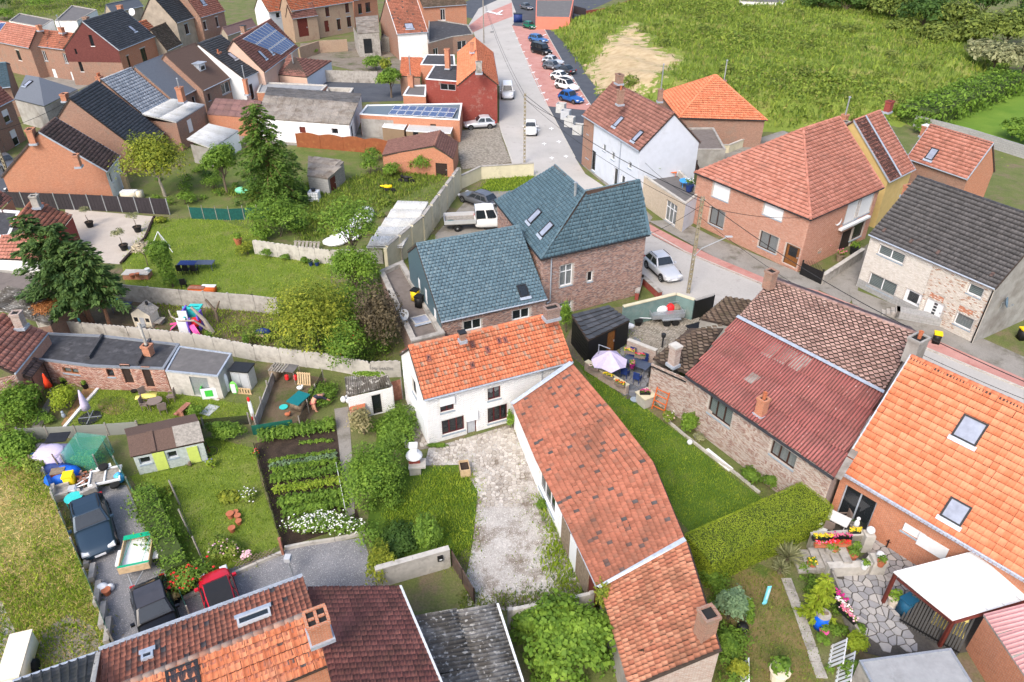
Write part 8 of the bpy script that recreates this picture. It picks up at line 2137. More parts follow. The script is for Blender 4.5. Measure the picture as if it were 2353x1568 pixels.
B('upturned_trailer','white trailer tipped on its side with wheels in the air','trailer',248,1108,[('bed',WOODG,[('b',(0,0,.45),(1.6,1.2,.08))]),('frame',PVC,[('b',(0,s*.6,.5),(1.7,.08,.14))for s in(-1,1)]+[('b',(s*.8,0,.52),(.08,1.2,.14))for s in(-1,0,1)]),('drawbar',PVC,[('t',[(-.8,.3,.5),(-1.9,-.3,.3)],.04),('t',[(-.8,-.3,.5),(-1.9,-.3,.3)],.04)]),('wheel',RUBBER,[('l',[(.1,.62),(.27,.62),(.28,.76),(.1,.78)],(-.1,.6,0))]),('wheel',RUBBER,[('l',[(.1,.3),(.27,.3),(.28,.44),(.1,.46)],(.55,-.85,0))]),('mudguard',PVC,[('b',(-.1,.62,.66),(.8,.3,.05),15)])],20)
T=thing('brick_pile','pile of loose red bricks beside the yellow bin','brick pile',P(193,1108))
for k in range(40):g=MB();g.box((random.uniform(-.35,.35),random.uniform(-.5,.5),.05+random.random()*.45),(.2,.1,.07),random.random()*3);g.build('brick',S_MIX if k%3 else TERRA,T)
bin_('yellow lidded bin among clutter on the gravel drive',167,1118,YELL,YELL,15);B('storage_box','brown cabinet beside the blue tarpaulin','box',143,1106,[('body',WOODR,[('b',(0,0,.4),(.7,.5,.8))]),('lid',WOOD,[('b',(0,0,.82),(.74,.54,.05))])],15);heap('rubbish_bag','light blue rubbish bag by the net fence','bag',277,1107,[(0,0,.3,.32,.3,.34),(.05,0,.6,.14,.14,.12)],pc('light blue bag',80,170,225,.4,.2))
for i,(x,y,rz)in enumerate(((147,1142,25),(208,1142,130))):B('armchair',['weathered grey armchair at the green net','weathered armchair facing the turquoise table'][i],'armchair',x,y,[('seat',CONC,[('b',(0,0,.22),(.8,.75,.44))]),('backrest',CONC,[('b',(-.35,0,.6),(.18,.8,.5))]),('armrest',CONC,[('b',(.05,.4,.45),(.7,.16,.35))]),('armrest',CONC,[('b',(.05,-.4,.45),(.7,.16,.35))])],rz,0,'weathered armchairs')
table('turquoise round garden table behind the slate blue car',178,1164,.95,.95,TURQ,rnd=True);B('white_box','small white appliance on the gravel drive','box',171,1136,[('body',PVC,[('b',(0,0,.25),(.4,.45,.5))]),('lid',GREYP,[('b',(0,0,.52),(.36,.4,.03))])],15)
B('box_trailer','box trailer with green net over a white sheet','trailer',325,1292,[('floor',PVC,[('b',(0,0,.62),(1.35,2.1,.06))]),('side_board',WOODL,[('b',(s*.7,0,.78),(.05,2.2,.4))for s in(-1,1)]),('end_board',WOODL,[('b',(0,s*1.08,.78),(1.4,.05,.4))for s in(-1,1)]),('net',pc('green cord',10,160,120,.8),[('b',(0,.95,.99),(1.45,.3,.03)),('b',(0,-.98,.99),(1.45,.1,.03)),('t',[(-.6,-1,1),(-.3,.9,.98)],.012),('t',[(.4,-1,1),(.6,.9,.98)],.012)]),('mudguard',PVC,[('b',(s*.88,0,.6),(.26,1.0,.1))for s in(-1,1)]),('wheel',RUBBER,[('t',[(.78,.0,.3),(.98,.0,.3)],.3)]),('wheel',RUBBER,[('t',[(-.98,.0,.3),(-.78,.0,.3)],.3)]),('drawbar',STEEL,[('t',[(-.35,-1.1,.5),(0,-2.0,.4)],.035),('t',[(.35,-1.1,.5),(0,-2.0,.4)],.035)])],16)
B('caravan','narrow cream topped trailer at the bottom left corner','trailer',58,1545,[('body',CREAMP,[('b',(0,0,.8),(.85,2.3,.9))]),('roof',CREAMP,[('b',(0,0,1.28),(.92,2.4,.06))]),('drawbar',STEEL,[('t',[(0,-1.4,.4),(.1,-2.1,.4)],.05)]),('wheel',RUBBER,[('t',[(-.6,0,.3),(.6,0,.3)],.3)])],17)
for i in range(7):x,y=[(188,1240),(195,1262),(205,1290),(216,1322),(228,1370),(240,1420),(252,1456)][i];B('stone_slab',['old slab leaning beside the car door','slab leaning at the car bonnet','long pale slab on edge below the car','broken slab with blue rag','concrete beam along the net, upper','concrete beam along the net, lower','short concrete block near the gutter'][i],'slab',x,y,[('slab',CONC,[('b',(0,0,.2),(.25,1.0 if i<4 else 1.4,.38))])],20)
heap('rubbish_bag','clutter of bags at the net fence with orange pot','bags',238,1358,[(0,0,.2,.35,.3,.25),(.35,.1,.15,.2,.2,.2)],PVC);pot('orange pot on the gravel near the net fence',248,1366,.2,TERRA);pot('dark pot with a sack near the black hatchback',407,1385,.2,BLACK,L_HAYL)
# shed lawn
for i,(x,y,ty)in enumerate(((413,1160,1130),(436,1228,1182),(468,1292,1256))):B('line_post',['upper white washing line post','middle leaning washing line post','lower washing line post near red roses'][i],'post',x,y,[('post',WOODG,[('t',[(0,0,0),(-.25,.2,1.7)],.05)])],0,0,'washing line posts')
cable('washing line across the shed lawn',P(413,1160,1.7),P(468,1292,1.7),.15,.012)
for i,(x,y,r)in enumerate(((531,1190,.2),(543,1183,.15),(548,1193,.17),(550,1205,.16),(535,1222,.18))):pot(['biggest clay pot of the flower bed','small clay pot at the top of the bed','clay pot half sunk in the bed','square looking clay pot in the bed','shallow clay bowl at the bed edge'][i],x,y,r,TERRA)
B('bicycle','old dark bicycle leaning at the garden shed','bicycle',470,1052,[('frame',pc('red frame',120,25,30),[('t',[(-.4,0,.35),(.05,0,.75),(.4,0,.35),(0,0,.3),(-.4,0,.35)],.025),('t',[(.4,0,.35),(.3,0,.95)],.02)]),('handlebar',BLACK,[('t',[(.3,-.25,.95),(.3,.25,.95)],.02)]),('saddle',BLACK,[('b',(-.12,0,.88),(.25,.12,.06))])]+[('wheel',RUBBER,[('t',[(s*.5+.32*math.cos(a*.524),0,.34+.32*math.sin(a*.524))for a in range(13)],.025)])for s in(-1,1)],25);B('cat','dark cat sitting on the shed lawn','cat',438,1072,[('body',BARK,[('s',(0,0,.16),(.12,.1,.17)),('s',(.05,-.04,.36),(.085,.08,.08)),('t',[(-.05,.05,.05),(-.3,.1,.03)],.03)])])
B('red_post','rust red gate post at the end of the garden fence','post',651,1274,[('post',RSTM,[('b',(0,0,.6),(.12,.12,1.2))]),('cap',RSTM,[('b',(0,0,1.22),(.15,.15,.04))])]);B('garden_lamp','slim grey lamp post on the forecourt','lamp',676,1330,[('post',STEEL,[('t',[(0,0,0),(-.1,.1,1.3)],.04)]),('head',GREYP,[('b',(-.12,.12,1.4),(.3,.35,.25))])])
# parasol lawn
t0=table('round taupe garden table with yellow cloth hanging off',362,940,.95,.95,TAUP,rnd=True);B('tablecloth','yellow cloth sliding off the round table','cloth',352,929,[('cloth',pc('yellow cloth',240,225,120,.9),[('b',(-.1,0,.74),(1.0,.55,.03),10),('b',(-.75,.05,.6),(.5,.4,.03),8)])],5)
for i,(x,y,rz)in enumerate(((338,940,0),(377,950,120),(397,922,190),(336,920,-40))):chair(['taupe garden chair left of the round table','taupe folding chair in front of the round table','taupe folding chair right of the round table','taupe chair behind the yellow cloth'][i],x,y,rz,TAUP)
B('parasol','closed pale grey parasol on a dark round base','parasol',208,962,[('base',DARKM,[('l',[(.72,0),(.72,.08),(.1,.1)])]),('base_bar',STEEL,[('b',(0,0,.11),(1.4,.05,.03),10),('b',(0,0,.12),(.05,1.4,.03),10)]),('pole',STEEL,[('t',[(0,0,.1),(-.12,.1,2.2)],.03)]),('canopy',LILA,[('l',[(.28,.75),(.24,1.2),(.13,1.8),(.04,2.25)],(-.08,.08,0))])]);B('parasol','small closed red and orange parasol by the hedge bush','parasol',122,912,[('pole',STEEL,[('t',[(0,0,0),(-.1,.1,1.9)],.025)]),('canopy',pc('red orange cloth',235,70,35,.9),[('l',[(.24,.8),(.18,1.2),(.03,1.9)],(-.06,.06,0))])])
B('picnic_bench','small brown plank bench on the parasol lawn','bench',424,950,[('plank',RSTM,[('b',(0,.1,.42),(.35,1.0,.05))]),('plank',RSTM,[('b',(-.25,-.05,.25),(.25,1.0,.05))]),('leg',RSTM,[('b',(0,.45,.2),(.5,.06,.4)),('b',(0,-.35,.2),(.5,.06,.4))])],-15);B('board','grey board lying on the lawn','board',481,944,[('board',GREYP,[('b',(0,0,.04),(.8,1.0,.05))]),('frame',STEEL,[('b',(0,.5,.05),(.85,.05,.06)),('b',(0,-.5,.05),(.85,.05,.06))])],-20)
B('play_cube','white green and blue plastic play cube','toy',487,907,[('panel',PVC,[('b',(0,-.5,.45),(1.0,.06,.85)),('b',(.5,0,.45),(.06,1.0,.85))]),('panel',pc('green plastic',70,190,70),[('b',(-.5,0,.45),(.06,1.0,.85)),('b',(0,-.53,.5),(.5,.04,.5))]),('panel',SKYB,[('b',(0,.5,.45),(1.0,.06,.85)),('b',(.2,-.2,.3),(.5,.4,.5))])],10)
B('metal_shed','grey metal garden shed with ribbed double doors','shed',565,886,[('wall',C_WHITE,[('b',(0,0,.75),(1.3,.9,1.5))]),('door',GREYP,[('b',(-.3,-.47,.7),(.56,.03,1.3)),('b',(.3,-.47,.7),(.56,.03,1.3))]),('roof',DARKM,[('b',(0,0,1.54),(1.45,1.1,.1))])],-8);B('gas_cylinder','white gas cylinder at the concrete annex','gas cylinder',523,898,[('body',PVC,[('l',[(.2,0),(.22,.1),(.22,1.2),(.12,1.4),(.06,1.45)])]),('valve',DARKM,[('l',[(.05,1.45),(.05,1.55)])])]);B('sledge','green plastic sledge leaning by the metal shed','sledge',541,905,[('shell',pc('lime plastic',120,215,90),[('s',(0,0,.5),(.28,.1,.55))]),('seat',PVC,[('b',(0,-.1,.5),(.3,.04,.7))])])
slats('grey pallet in front of the metal shed','pallet','pallet',560,905,1.2,.5,6,WOODL,-8);B('kayak','white and red pointed board standing by the hen yard','board',583,965,[('hull',PVC,[('s',(0,0,.9),(.14,.08,.95))]),('tip',pc('red plastic',220,40,45),[('s',(.0,-.02,1.7),(.1,.09,.2)),('s',(0,-.02,.15),(.12,.09,.2))])]);pot('black feed bowl on the parasol lawn',309,902,.2,BLACK,h=.15);pot('box ball in black pot at the brick annex',150,886,.2,BLACK,L_MID);pot('second box ball along the brick annex',198,893,.2,BLACK,L_MID);B('folding_chair','black folding chair at the brown door','chair',317,882,[('seat',PVC,[('b',(-.2,0,.4),(.5,.45,.04))]),('backrest',BLACK,[('b',(.1,.1,.7),(.06,.45,.6))]),('leg',STEEL,legs(.22,.2,.4,.015))],20);B('garden_gnome','small blue grey statue in the wood chip bed','statue',148,960,[('statue',STONEB,[('s',(0,0,.18),(.13,.12,.2)),('s',(0,0,.45),(.09,.09,.11))])])
# play yard
B('playhouse','cream and grey plastic playhouse with side bench','playhouse',340,744,[('wall',CREAMP,[('b',(0,0,.6),(1.5,1.1,1.2)),('p',[(-.75,-.56,1.2),(.75,-.56,1.2),(.0,-.56,1.75)])]),('roof',WOODG,[('p',[(-.9,-.65,1.15),(0,-.65,1.82),(0,.65,1.82),(-.9,.65,1.15)]),('p',[(.9,.65,1.15),(0,.65,1.82),(0,-.65,1.82),(.9,-.65,1.15)])]),('door',GREYP,[('b',(.05,-.57,.45),(.36,.04,.85))]),('window',DARKM,[('b',(-.45,-.57,.7),(.3,.04,.35))]),('window',DARKM,[('b',(.5,-.57,.7),(.28,.04,.3))]),('chimney',DARKM,[('b',(.3,.2,1.8),(.15,.15,.3))]),('bench',WOODG,[('b',(1.1,0,.4),(.5,.9,.06)),('b',(1.05,.2,.2),(.3,.5,.4))])],-8)
B('climbing_frame','violet, teal and white toddler climbing frame with pink slides','climbing frame',442,758,[('tower',PURP,[('b',(-.5,.6,.8),(.12,.9,1.6)),('b',(.7,.3,.7),(.12,.9,1.4)),('b',(.15,-.5,.6),(.1,.6,1.2))]),('panel',TURQ,[('b',(-.1,.9,1.1),(1.3,.1,.9)),('b',(.2,1.0,1.5),(1.0,.7,.1)),('b',(-.35,-.1,.8),(.1,.6,.7))]),('panel',PVC,[('b',(-.5,.15,1.2),(.7,.1,.8)),('b',(-.35,-.6,.7),(.7,.1,1.4))]),('slide',PNK,[('p',[(.1,-.6,.8),(.5,-.5,.8),(1.3,-1.3,.1),(.9,-1.45,.1)]),('b',(.62,-.95,.48),(.1,1.0,.1),45)]),('slide',PNK,[('p',[(-.6,.2,.9),(-.6,.6,.9),(-1.7,.1,.1),(-1.6,-.3,.1)]),('b',(-1.1,.2,.5),(1.1,.08,.1),20)]),('tunnel',pc('red plastic',220,40,45),[('s',(.45,.0,.7),(.4,.4,.4))])])
table('grey plastic table in the play yard',284,716,1.5,.8,pc('slate plastic',75,85,105),-5);table('turquoise stool under the conifers',187,746,.55,.45,TURQ,0,.45);heap('toy','turquoise plastic toy lying by the concrete wall','toy',265,696,[(0,0,.25,.35,.25,.2),(-.2,-.2,.12,.1,.2,.12),(.25,-.2,.12,.1,.2,.12)],TURQ);B('dead_tree','dead pollarded trunk bent over the climbing frame','tree trunk',488,765,[('trunk',BARKG,[('t',[(0,0,0),(-.4,.1,1.1),(-1.2,.2,2.2)],[.24,.15,.1]),('t',[(-.3,0,.3),(-1.0,-.3,1.3),(-2.2,-.2,1.2),(-2.8,0,1.5),(-2.9,.1,2.0)],[.1,.08,.07,.06,.05])])]);B('dead_tree','cut forked dead tree by the concrete wall','tree',502,740,[('trunk',BARK,[('t',[(0,0,0),(0,0,1.0),(-.6,.1,2.0)],[.14,.12,.09]),('t',[(0,0,1.0),(.5,0,1.9)],[.1,.06])])]);B('smoker','dark barrel barbecue under the yellow flecked bush','barbecue',607,778,[('body',NAVT,[('s',(0,0,.6),(.65,.3,.3))]),('leg',STEEL,legs(.4,.2,.6)),('shelf',WOODL,[('b',(-.1,-.4,.5),(.8,.3,.05))])]);pot('grey metal water butt in the play yard',330,765,.27,STEEL,h=.6)
# upper lawn
for i,(x,y)in enumerate(((435,620),(475,619))):table(['left dark blue garden table on the lawn','right grey blue garden table on the lawn'][i],x,y,1.55,.85,NAVT if i==0 else pc('slate plastic',75,85,105))
for i,x in enumerate((417,432,450)):chair(['left black chair at the blue tables','middle black chair at the blue tables','right black chair at the blue tables'][i],x,630,90,BLACK)
chair('lone black armchair behind the concrete wall',424,662,110,BLACK);B('box_bench','red and white lidded box behind the concrete wall','box',467,672,[('body',ORW,[('b',(0,0,.25),(2.2,.7,.5))]),('lid',RSTM,[('b',(-.4,-.15,.53),(1.4,.5,.05))]),('lid',PVC,[('b',(.5,.2,.53),(1.2,.4,.05))])],-3);B('swing_frame','white tubular pyramid frame behind the ivy pillar','frame',375,575,[('pole',PVC,[('t',[(a,b,0),(0,0,1.9)],.035)for a,b in((-1.1,-.5),(1.1,-.5),(-.2,.9),(.4,.7))])]);pot('terracotta planter with leafy plant at the lime shrub',549,563,.36,TERRA,L_BRI);pot('left blue pot at the wavy plank wall',715,611,.2,NAVT,L_DRK);pot('right blue pot at the wavy plank wall',729,611,.2,NAVT,L_MID);B('brick_planter','low brick planter with pots beside the willow','planter',318,638,[('wall',BR_OR,[('b',(0,0,.25),(2.2,.9,.5))]),('top',CONCL,[('b',(0,0,.52),(2.3,1.0,.06))])],0);pot('clay bowl on the brick planter',306,640,.22,TERRA,z=.5);pot('orange pot on the brick planter',317,636,.18,TERRA,z=.5);pot('white square pot on the brick planter',340,626,.2,PVC,z=.5)
# hen yard, gardener, cottage garden
B('hen_house','wooden hen house with slatted roof and red feeder','hen house',658,872,[('roof_slat',WOODG,[('b',(-.9+.2*k,0,.98),(.12,1.0,.05))for k in range(6)]),('body',WOOD,[('b',(-.75,0,.5),(.5,.85,.9))]),('post',WOODG,legs(.9,.42,.95)),('roof',F_GREY,[('b',(.35,.1,.95),(1.0,.9,.04))]),('feeder',pc('red plastic',220,40,45),[('l',[(.14,.2),(.14,.5),(.03,.6)],(.2,-.2,0)),('l',[(.14,.2),(.14,.5),(.03,.6)],(.8,-.1,0))])],-12);slats('white slatted pallet leaning on the brick wall','pallet','pallet',699,886,1.0,.95,6,WOODL,-8,.25);B('coop','small coop with teal sheet roof','coop',690,936,[('body',WOOD,[('b',(0,0,.35),(.8,.9,.7))]),('roof',TEALR,[('b',(0,0,.76),(1.0,1.3,.06))])],-25);pot('pale turquoise bowl in the hen yard',652,938,.26,TURQ,h=.1);heap('hen','white hen standing by the coop','hen',690,898,[(0,0,.25,.22,.14,.16),(.2,0,.42,.08,.07,.1)],PVC);heap('hen','brown hen at the green screen','hen',662,958,[(0,0,.22,.2,.13,.15),(.18,0,.38,.07,.06,.09)],TERRA)
T=thing('person','person bending over the potato patch in dark checked shirt and pink shorts','person',P(722,944))
def skin(name,pts,edges,rad,m,par):
 me=bpy.data.meshes.new(name);me.from_pydata(pts,edges,[]);me.update();o=link(bpy.data.objects.new(name,me),par);md=o.modifiers.new('skin','SKIN');o.modifiers.new('sub','SUBSURF').levels=1
 for v,r in zip(me.skin_vertices[0].data,rad):v.radius=(r,r)
 me.skin_vertices[0].data[0].use_root=True;me.materials.append(m);return o
if True:
 me_=None
 SK=pc('skin tone',205,150,125);SH=pc('dark checked cloth',50,52,66,.9,.4);PK=pc('pink cloth',200,90,110,.9)
 def body(name,pts,edges,rad,m):
  me=bpy.data.meshes.new(name);me.from_pydata(pts,edges,[]);o=link(bpy.data.objects.new(name,me),T)
  bpy.context.view_layer.objects.active=o;o.modifiers.new('skin','SKIN')
  for v,r in zip(me.skin_vertices[0].data,rad):v.radius=(r,r)
  me.skin_vertices[0].data[0].use_root=True;s=o.modifiers.new('sub','SUBSURF');s.levels=s.render_levels=1;me.materials.append(m);return o
 body('body',[(0,0,.85),(.25,.25,1.0),(.42,.45,.98),(.52,.55,.9),(.6,.62,.85),(.3,.55,.8),(.45,.75,.55),(.55,.85,.3),(.58,.3,.85),(.85,.45,.6),(1.05,.55,.4),(-.1,.12,.5),(-.05,-.02,.1),(.05,.08,.04),(.1,-.14,.5),(.2,-.22,.1),(.3,-.14,.04)],
 [(0,1),(1,2),(2,3),(3,4),(2,5),(5,6),(6,7),(2,8),(8,9),(9,10),(0,11),(11,12),(12,13),(0,14),(14,15),(15,16)],[.17,.17,.16,.07,.11,.07,.05,.04,.07,.05,.04,.1,.06,.05,.1,.06,.05],SK)
 body('shirt',[(.08,.08,.92),(.25,.25,1.01),(.42,.45,.99),(.32,.53,.82),(.44,.73,.57),(.56,.32,.87),(.83,.44,.62)],[(0,1),(1,2),(2,3),(3,4),(2,5),(5,6)],[.2,.2,.19,.1,.075,.1,.075],SH)
 body('shorts',[(0,0,.86),(-.06,.08,.62),(.06,-.1,.62)],[(0,1),(0,2)],[.2,.125,.125],PK)
 g=MB();g.ball((.6,.62,.9),(.1,.1,.11));g.build('hair',BARK,T,True)
B('rusty_tank','rusty box tank beside the white outhouse','tank',826,962,[('body',RSTM,[('b',(0,0,.55),(.95,.85,1.1))]),('lid',TERRA,[('b',(0,0,1.12),(1.0,.9,.04))])],8)
B('barbecue','tall stone barbecue with brick hearth and white hood','barbecue',955,1085,[('base',CONCL,[('b',(0,0,.35),(.65,.6,.7)),('b',(.15,-.1,.75),(1.0,.8,.1))]),('hearth',BR_RED,[('b',(0,.1,1.0),(.65,.5,.4))]),('hood',PVC,[('l',[(.5,1.2),(.48,1.3),(.26,1.6)],(0,.1,0)),('b',(0,.1,1.75),(.4,.38,.5)),('b',(0,.1,2.02),(.5,.48,.08))])],5);B('planter','white timber planter crate in the cottage grass','planter',1068,1086,[('board',WOODL,[('b',(s*.27,0,.3),(.04,.85,.6))for s in(-1,1)]),('board',WOODL,[('b',(0,s*.42,.3),(.58,.04,.6))for s in(-1,1)]),('soil',EARTH,[('b',(0,0,.42),(.5,.8,.04))])],12);B('letterbox','black letterbox on the pale block wall','letterbox',1012,1304,[('box',BLACK,[('b',(0,-.2,.95),(.28,.16,.36))]),('slot',PVC,[('b',(.02,-.29,.9),(.14,.02,.06))])],15)
B('rusty_door','rusty sheet door between outhouse and cottage','door',912,921,[('sheet',RSTM,[('b',(0,0,.85),(.8,.05,1.6))]),('post',WOODG,[('b',(.42,0,.85),(.08,.08,1.7))])],25);heap('clutter','buckets and bottles beside the path','clutter',790,925,[(0,0,.25,.2,.2,.25),(.3,-.1,.2,.12,.12,.2),(.2,.3,.2,.15,.15,.2)],PVC)
# black shed, patio
h=free_house('black_shed','black boarded shed with dark panel roof and orange door','shed',[[(1352,782,2.2),(1448,736,2.2),(1398,701,2.6),(1314,722,2.6)]],[((1354,782,2.2),(1446,737,2.2),BLACK,[((1.9,.05,2.8,2.0),None,'Dof')]),((1316,723,2.6),(1354,782,2.2),BLACK,[])],('flat',T_DARK,.5,.45),base=T_DARK,indiv=True,limit=120)
w=h['walls'][1]
for k in range(7):g=MB();bar(g,w,.05,.1+k*.28,w.L-.05,.33+k*.28,.01,.035);g.build('board',BLACK,h['o'])
B('patio_parasol','lilac cantilever parasol drooping over the small patio','parasol',1396,868,[('canopy',LILA,[('p',[(0,0,2.3),(1.25*math.cos(a),1.25*math.sin(a),1.55-.25*(k%2)),(1.25*math.cos(a+.524),1.25*math.sin(a+.524),1.55-.25*((k+1)%2))])for k in range(12)for a in(k*.524,)]),('pole',STEEL,[('t',[(-.7,.6,0),(-.7,.6,2.4),(0,0,2.45)],.04)])]);table('dark slate patio table with flowers',1460,852,2.0,.95,pc('slate plastic',75,85,105),-35,.75)
for i,(x,y,rz)in enumerate(((1435,868,60),(1463,880,60),(1450,828,-120),(1478,842,-120))):chair(['dark patio chair nearest the parasol','dark patio chair at the front of the table','dark patio chair behind the table, left','dark patio chair behind the table, right'][i],x,y,rz,NAVT,group='patio chairs')
pot('purple pot with pink flowers on the patio table',1452,846,.2,pc('purple pot',120,30,90),L_MID,['pink'],z=.76)
for i,(x,y,z,rz,f)in enumerate(((1398,868,.8,-33,['yellow']),(1424,886,.8,-33,['red','yellow']),(1364,850,.8,-33,['rose','white']),(1447,812,1.25,-20,['pink','yellow']),(1470,822,1.25,-20,['red','pink']))):trough(['yellow flower box in the middle of the low patio wall','red and yellow flower box at the end of the low patio wall','pale flower box under the parasol','pink and yellow flowers on the patio rear wall','red flowers on the patio rear wall'][i],x,y,.75,rz,TAUP,L_MID,f,z)
B('stone_planter','square white planter with pink flowers at the pale brick corner','planter',1482,928,[('block',CONCL,[('b',(0,0,.4),(.9,.9,.8))]),('top',CREAMW,[('b',(0,0,.83),(1.05,1.05,.08))])],30);trough('pink geranium box on the white planter',1482,906,.7,0,BLACK,L_MID,['magenta','pink'],.86);pot('blue grey bowl on the grass by the patio',1457,922,.25,STONEB,h=.15);B('ladder_rack','orange ladder shaped rack leaning on the pale brick wall','rack',1512,945,[('rail',ORW,[('t',[(-.45,0,0),(-.4,.35,1.6)],.04),('t',[(.45,-.1,0),(.5,.25,1.6)],.04)]),('rung',ORW,[('t',[(-.43,.1*k,.3+.4*k),(.47,.1*k-.1,.3+.4*k)],.035)for k in range(4)])],-35);heap('globe','white garden globe at the bed edge','globe',1584,1022,[(0,0,.2,.18,.18,.18)],PVC)
# trailer yard
B('tandem_trailer','galvanised tandem trailer loaded with red bags and rubbish','trailer',1528,738,[('bed',STEEL,[('b',(0,0,.65),(2.6,1.3,.08)),('b',(0,.65,.85),(2.6,.05,.3)),('b',(0,-.65,.85),(2.6,.05,.3)),('b',(1.3,0,.85),(.05,1.3,.3)),('b',(-1.3,0,.85),(.05,1.3,.3))]),('mesh_side',STEEL,[('t',[(-1.3,s*.65,1.3),(1.3,s*.65,1.3)],.025)for s in(-1,1)]+[('t',[(a,s*.65,.9),(a,s*.65,1.3)],.02)for s in(-1,1)for a in(-1.3,-.6,0,.6,1.3)]),('mudguard',STEEL,[('b',(.2,s*.8,.62),(1.5,.25,.08))for s in(-1,1)]),('drawbar',STEEL,[('t',[(-1.3,.4,.6),(-2.3,0,.5)],.045),('t',[(-1.3,-.4,.6),(-2.3,0,.5)],.045)])]+[('wheel',RUBBER,[('t',[(a,s*.7,.3),(a,s*.92,.3)],.3)])for a in(-.15,.55)for s in(-1,1)],8)
heap('load','red sack on the tandem trailer','sack',1540,712,[(0,0,.2,.35,.3,.35)],pc('red plastic',220,40,45),.7);heap('load','white bags on the tandem trailer','bags',1520,714,[(0,0,.15,.5,.4,.3)],PVC,.7);heap('load','brown rubbish at the end of the tandem trailer','rubbish',1553,710,[(0,0,.15,.4,.4,.28)],WOOD,.7)
B('cement_mixer','orange cement mixer at the blue green wall','cement mixer',1443,742,[('drum',CREAMP,[('s',(0,0,.75),(.42,.4,.42))]),('frame',ORW,[('t',[(.4,0,.8),(.5,.2,0)],.05),('b',(.45,.05,.8),(.25,.5,.6)),('t',[(-.4,0,.8),(-.4,-.2,0)],.04)])]);pot('black tub of sand beside the cement mixer',1466,748,.32,BLACK,h=.45);B('chimenea','slim dark patio heater on the cobbles','heater',1521,800,[('pole',DARKM,[('t',[(0,0,0),(0,0,1.2)],.06)]),('hood',DARKM,[('l',[(.16,1.0),(.18,1.25),(.1,1.3)])])]);B('garden_table','dark slatted table by the gate outbuilding','table',1596,770,[('tabletop',BLACK,[('b',(0,0,.75),(1.3,.9,.06))]),('leg',BLACK,legs(.5,.35,.74))],25);heap('sheet_bundle','white plastic sheet hanging at the orange door','sheet',1436,772,[(0,0,.9,.7,.3,.25),(-.3,.1,.8,.3,.3,.4)],PVC)
# roof terraces and bins
TZ=1.9;bin_('yellow lidded bin on the flat annex roof',955,690,YELL,BLACK,-25,TZ);bin_('black bin on the flat annex roof beside the yellow one',964,705,BLACK,BLACK,-25,TZ);skylight(TERR,[Vector((p.x,p.y,1.86))for p in TERR['q']],967,737,1.25,1.0,CONCL,SKYG);dish('white rusty satellite dish on the flat annex parapet',932,724,2.6,.42,(-.5,-.7,.5))
bin_('black bin with yellow lid in front of the white brick house',2148,790,BLACK,YELL,-25);bin_('dark bin in the alley beside the pink brick house',2005,500,BLACK,BLACK);bin_('black bin with yellow lid in the alley',2052,466,BLACK,YELL);bin_('grey bin behind the beige sheds',872,312,NAVT,NAVT);bin_('black bin at the right edge',2345,780,BLACK,YELL)
table('round blue table on the roof terrace',1576,428,1.5,1.5,SKYB,z=2.6,rnd=True,h=.6);pot('leafy tub on the roof terrace',1583,440,.4,NAVT,L_BRI,['white'],z=2.6);pot('palm like tub on the roof terrace',1509,406,.4,CONC,L_BRI,z=2.6);B('bench','orange wooden bench on the roof terrace','bench',1541,404,[('seat',ORW,[('b',(0,0,.42),(1.2,.5,.06))]),('backrest',ORW,[('b',(0,.25,.7),(1.2,.05,.5))]),('leg',ORW,legs(.5,.2,.4))],-15,2.6);B('stove','dark iron stove on the roof terrace','stove',1597,395,[('body',WOODD,[('l',[(.3,0),(.4,.5),(.15,.9),(.12,1.3)])])],z=2.6)
for i,(x,y)in enumerate(((1877,583),(1898,572),(1917,562))):p=P(x,y,0);T=trough(['left flower box on the pink brick wall','middle flower box on the pink brick wall','right flower box on the pink brick wall'][i],x,y,.9,35,CONC,L_MID,['pink','white'],.95)
pot('pink potted flowers on the flower terrace',1928,600,.35,WOOD,L_BRI,['pink']);pot('grey planter at the flower terrace door',1960,585,.4,DARKM,L_MID)
# middle gardens
h=free_house('carport','white ribbed steel carport roof against the cream wall','carport',[[(841,566,1.9),(925,566,1.9),(985,464,2.1),(914,462,2.1)]],[],('ribsheet',C_WHITE,.9,2.2,'sheet'),base=C_WHITE,indiv=True)
g=MB();[g.tube([P(x,y,1.9),(P(x,y,1.9).x,P(x,y,1.9).y,0)],.06,6)for x,y in((845,564),(922,564),(916,465))];g.build('post',WOODG,h['o'])
heap('plastic_sheeting','large white plastic sheeting behind the sparse tree','sheeting',795,545,[(0,0,.3,1.6,1.9,.3),(.6,2.0,.4,1.1,1.7,.4),(1.1,4.4,.5,1.0,1.8,.5),(-.8,-1.4,.2,1.2,1.0,.3),(.2,1.2,.35,.9,.9,.4),(1.4,3.2,.4,.7,.9,.4)],plain('crumpled white plastic',(.82,.83,.84),.12,2,.5,bump=.15,bscale=4));slats('heap of grey boards behind the plank wall','board_heap','boards',702,578,2.6,.7,7,WOODG,-6,.8);B('water_tank','white caged water tank behind the dark fir','water tank',724,462,[('tank',PVC,[('b',(0,0,.6),(1.1,1.0,1.0))]),('cage',STEEL,[('b',(0,-.52,.3+.3*k),(1.15,.03,.04))for k in range(4)]+[('b',(-.5+.25*k,-.53,.6),(.03,.03,1.05))for k in range(5)]),('bucket',BLACK,[('l',[(.2,1.1),(.25,1.4)])])])
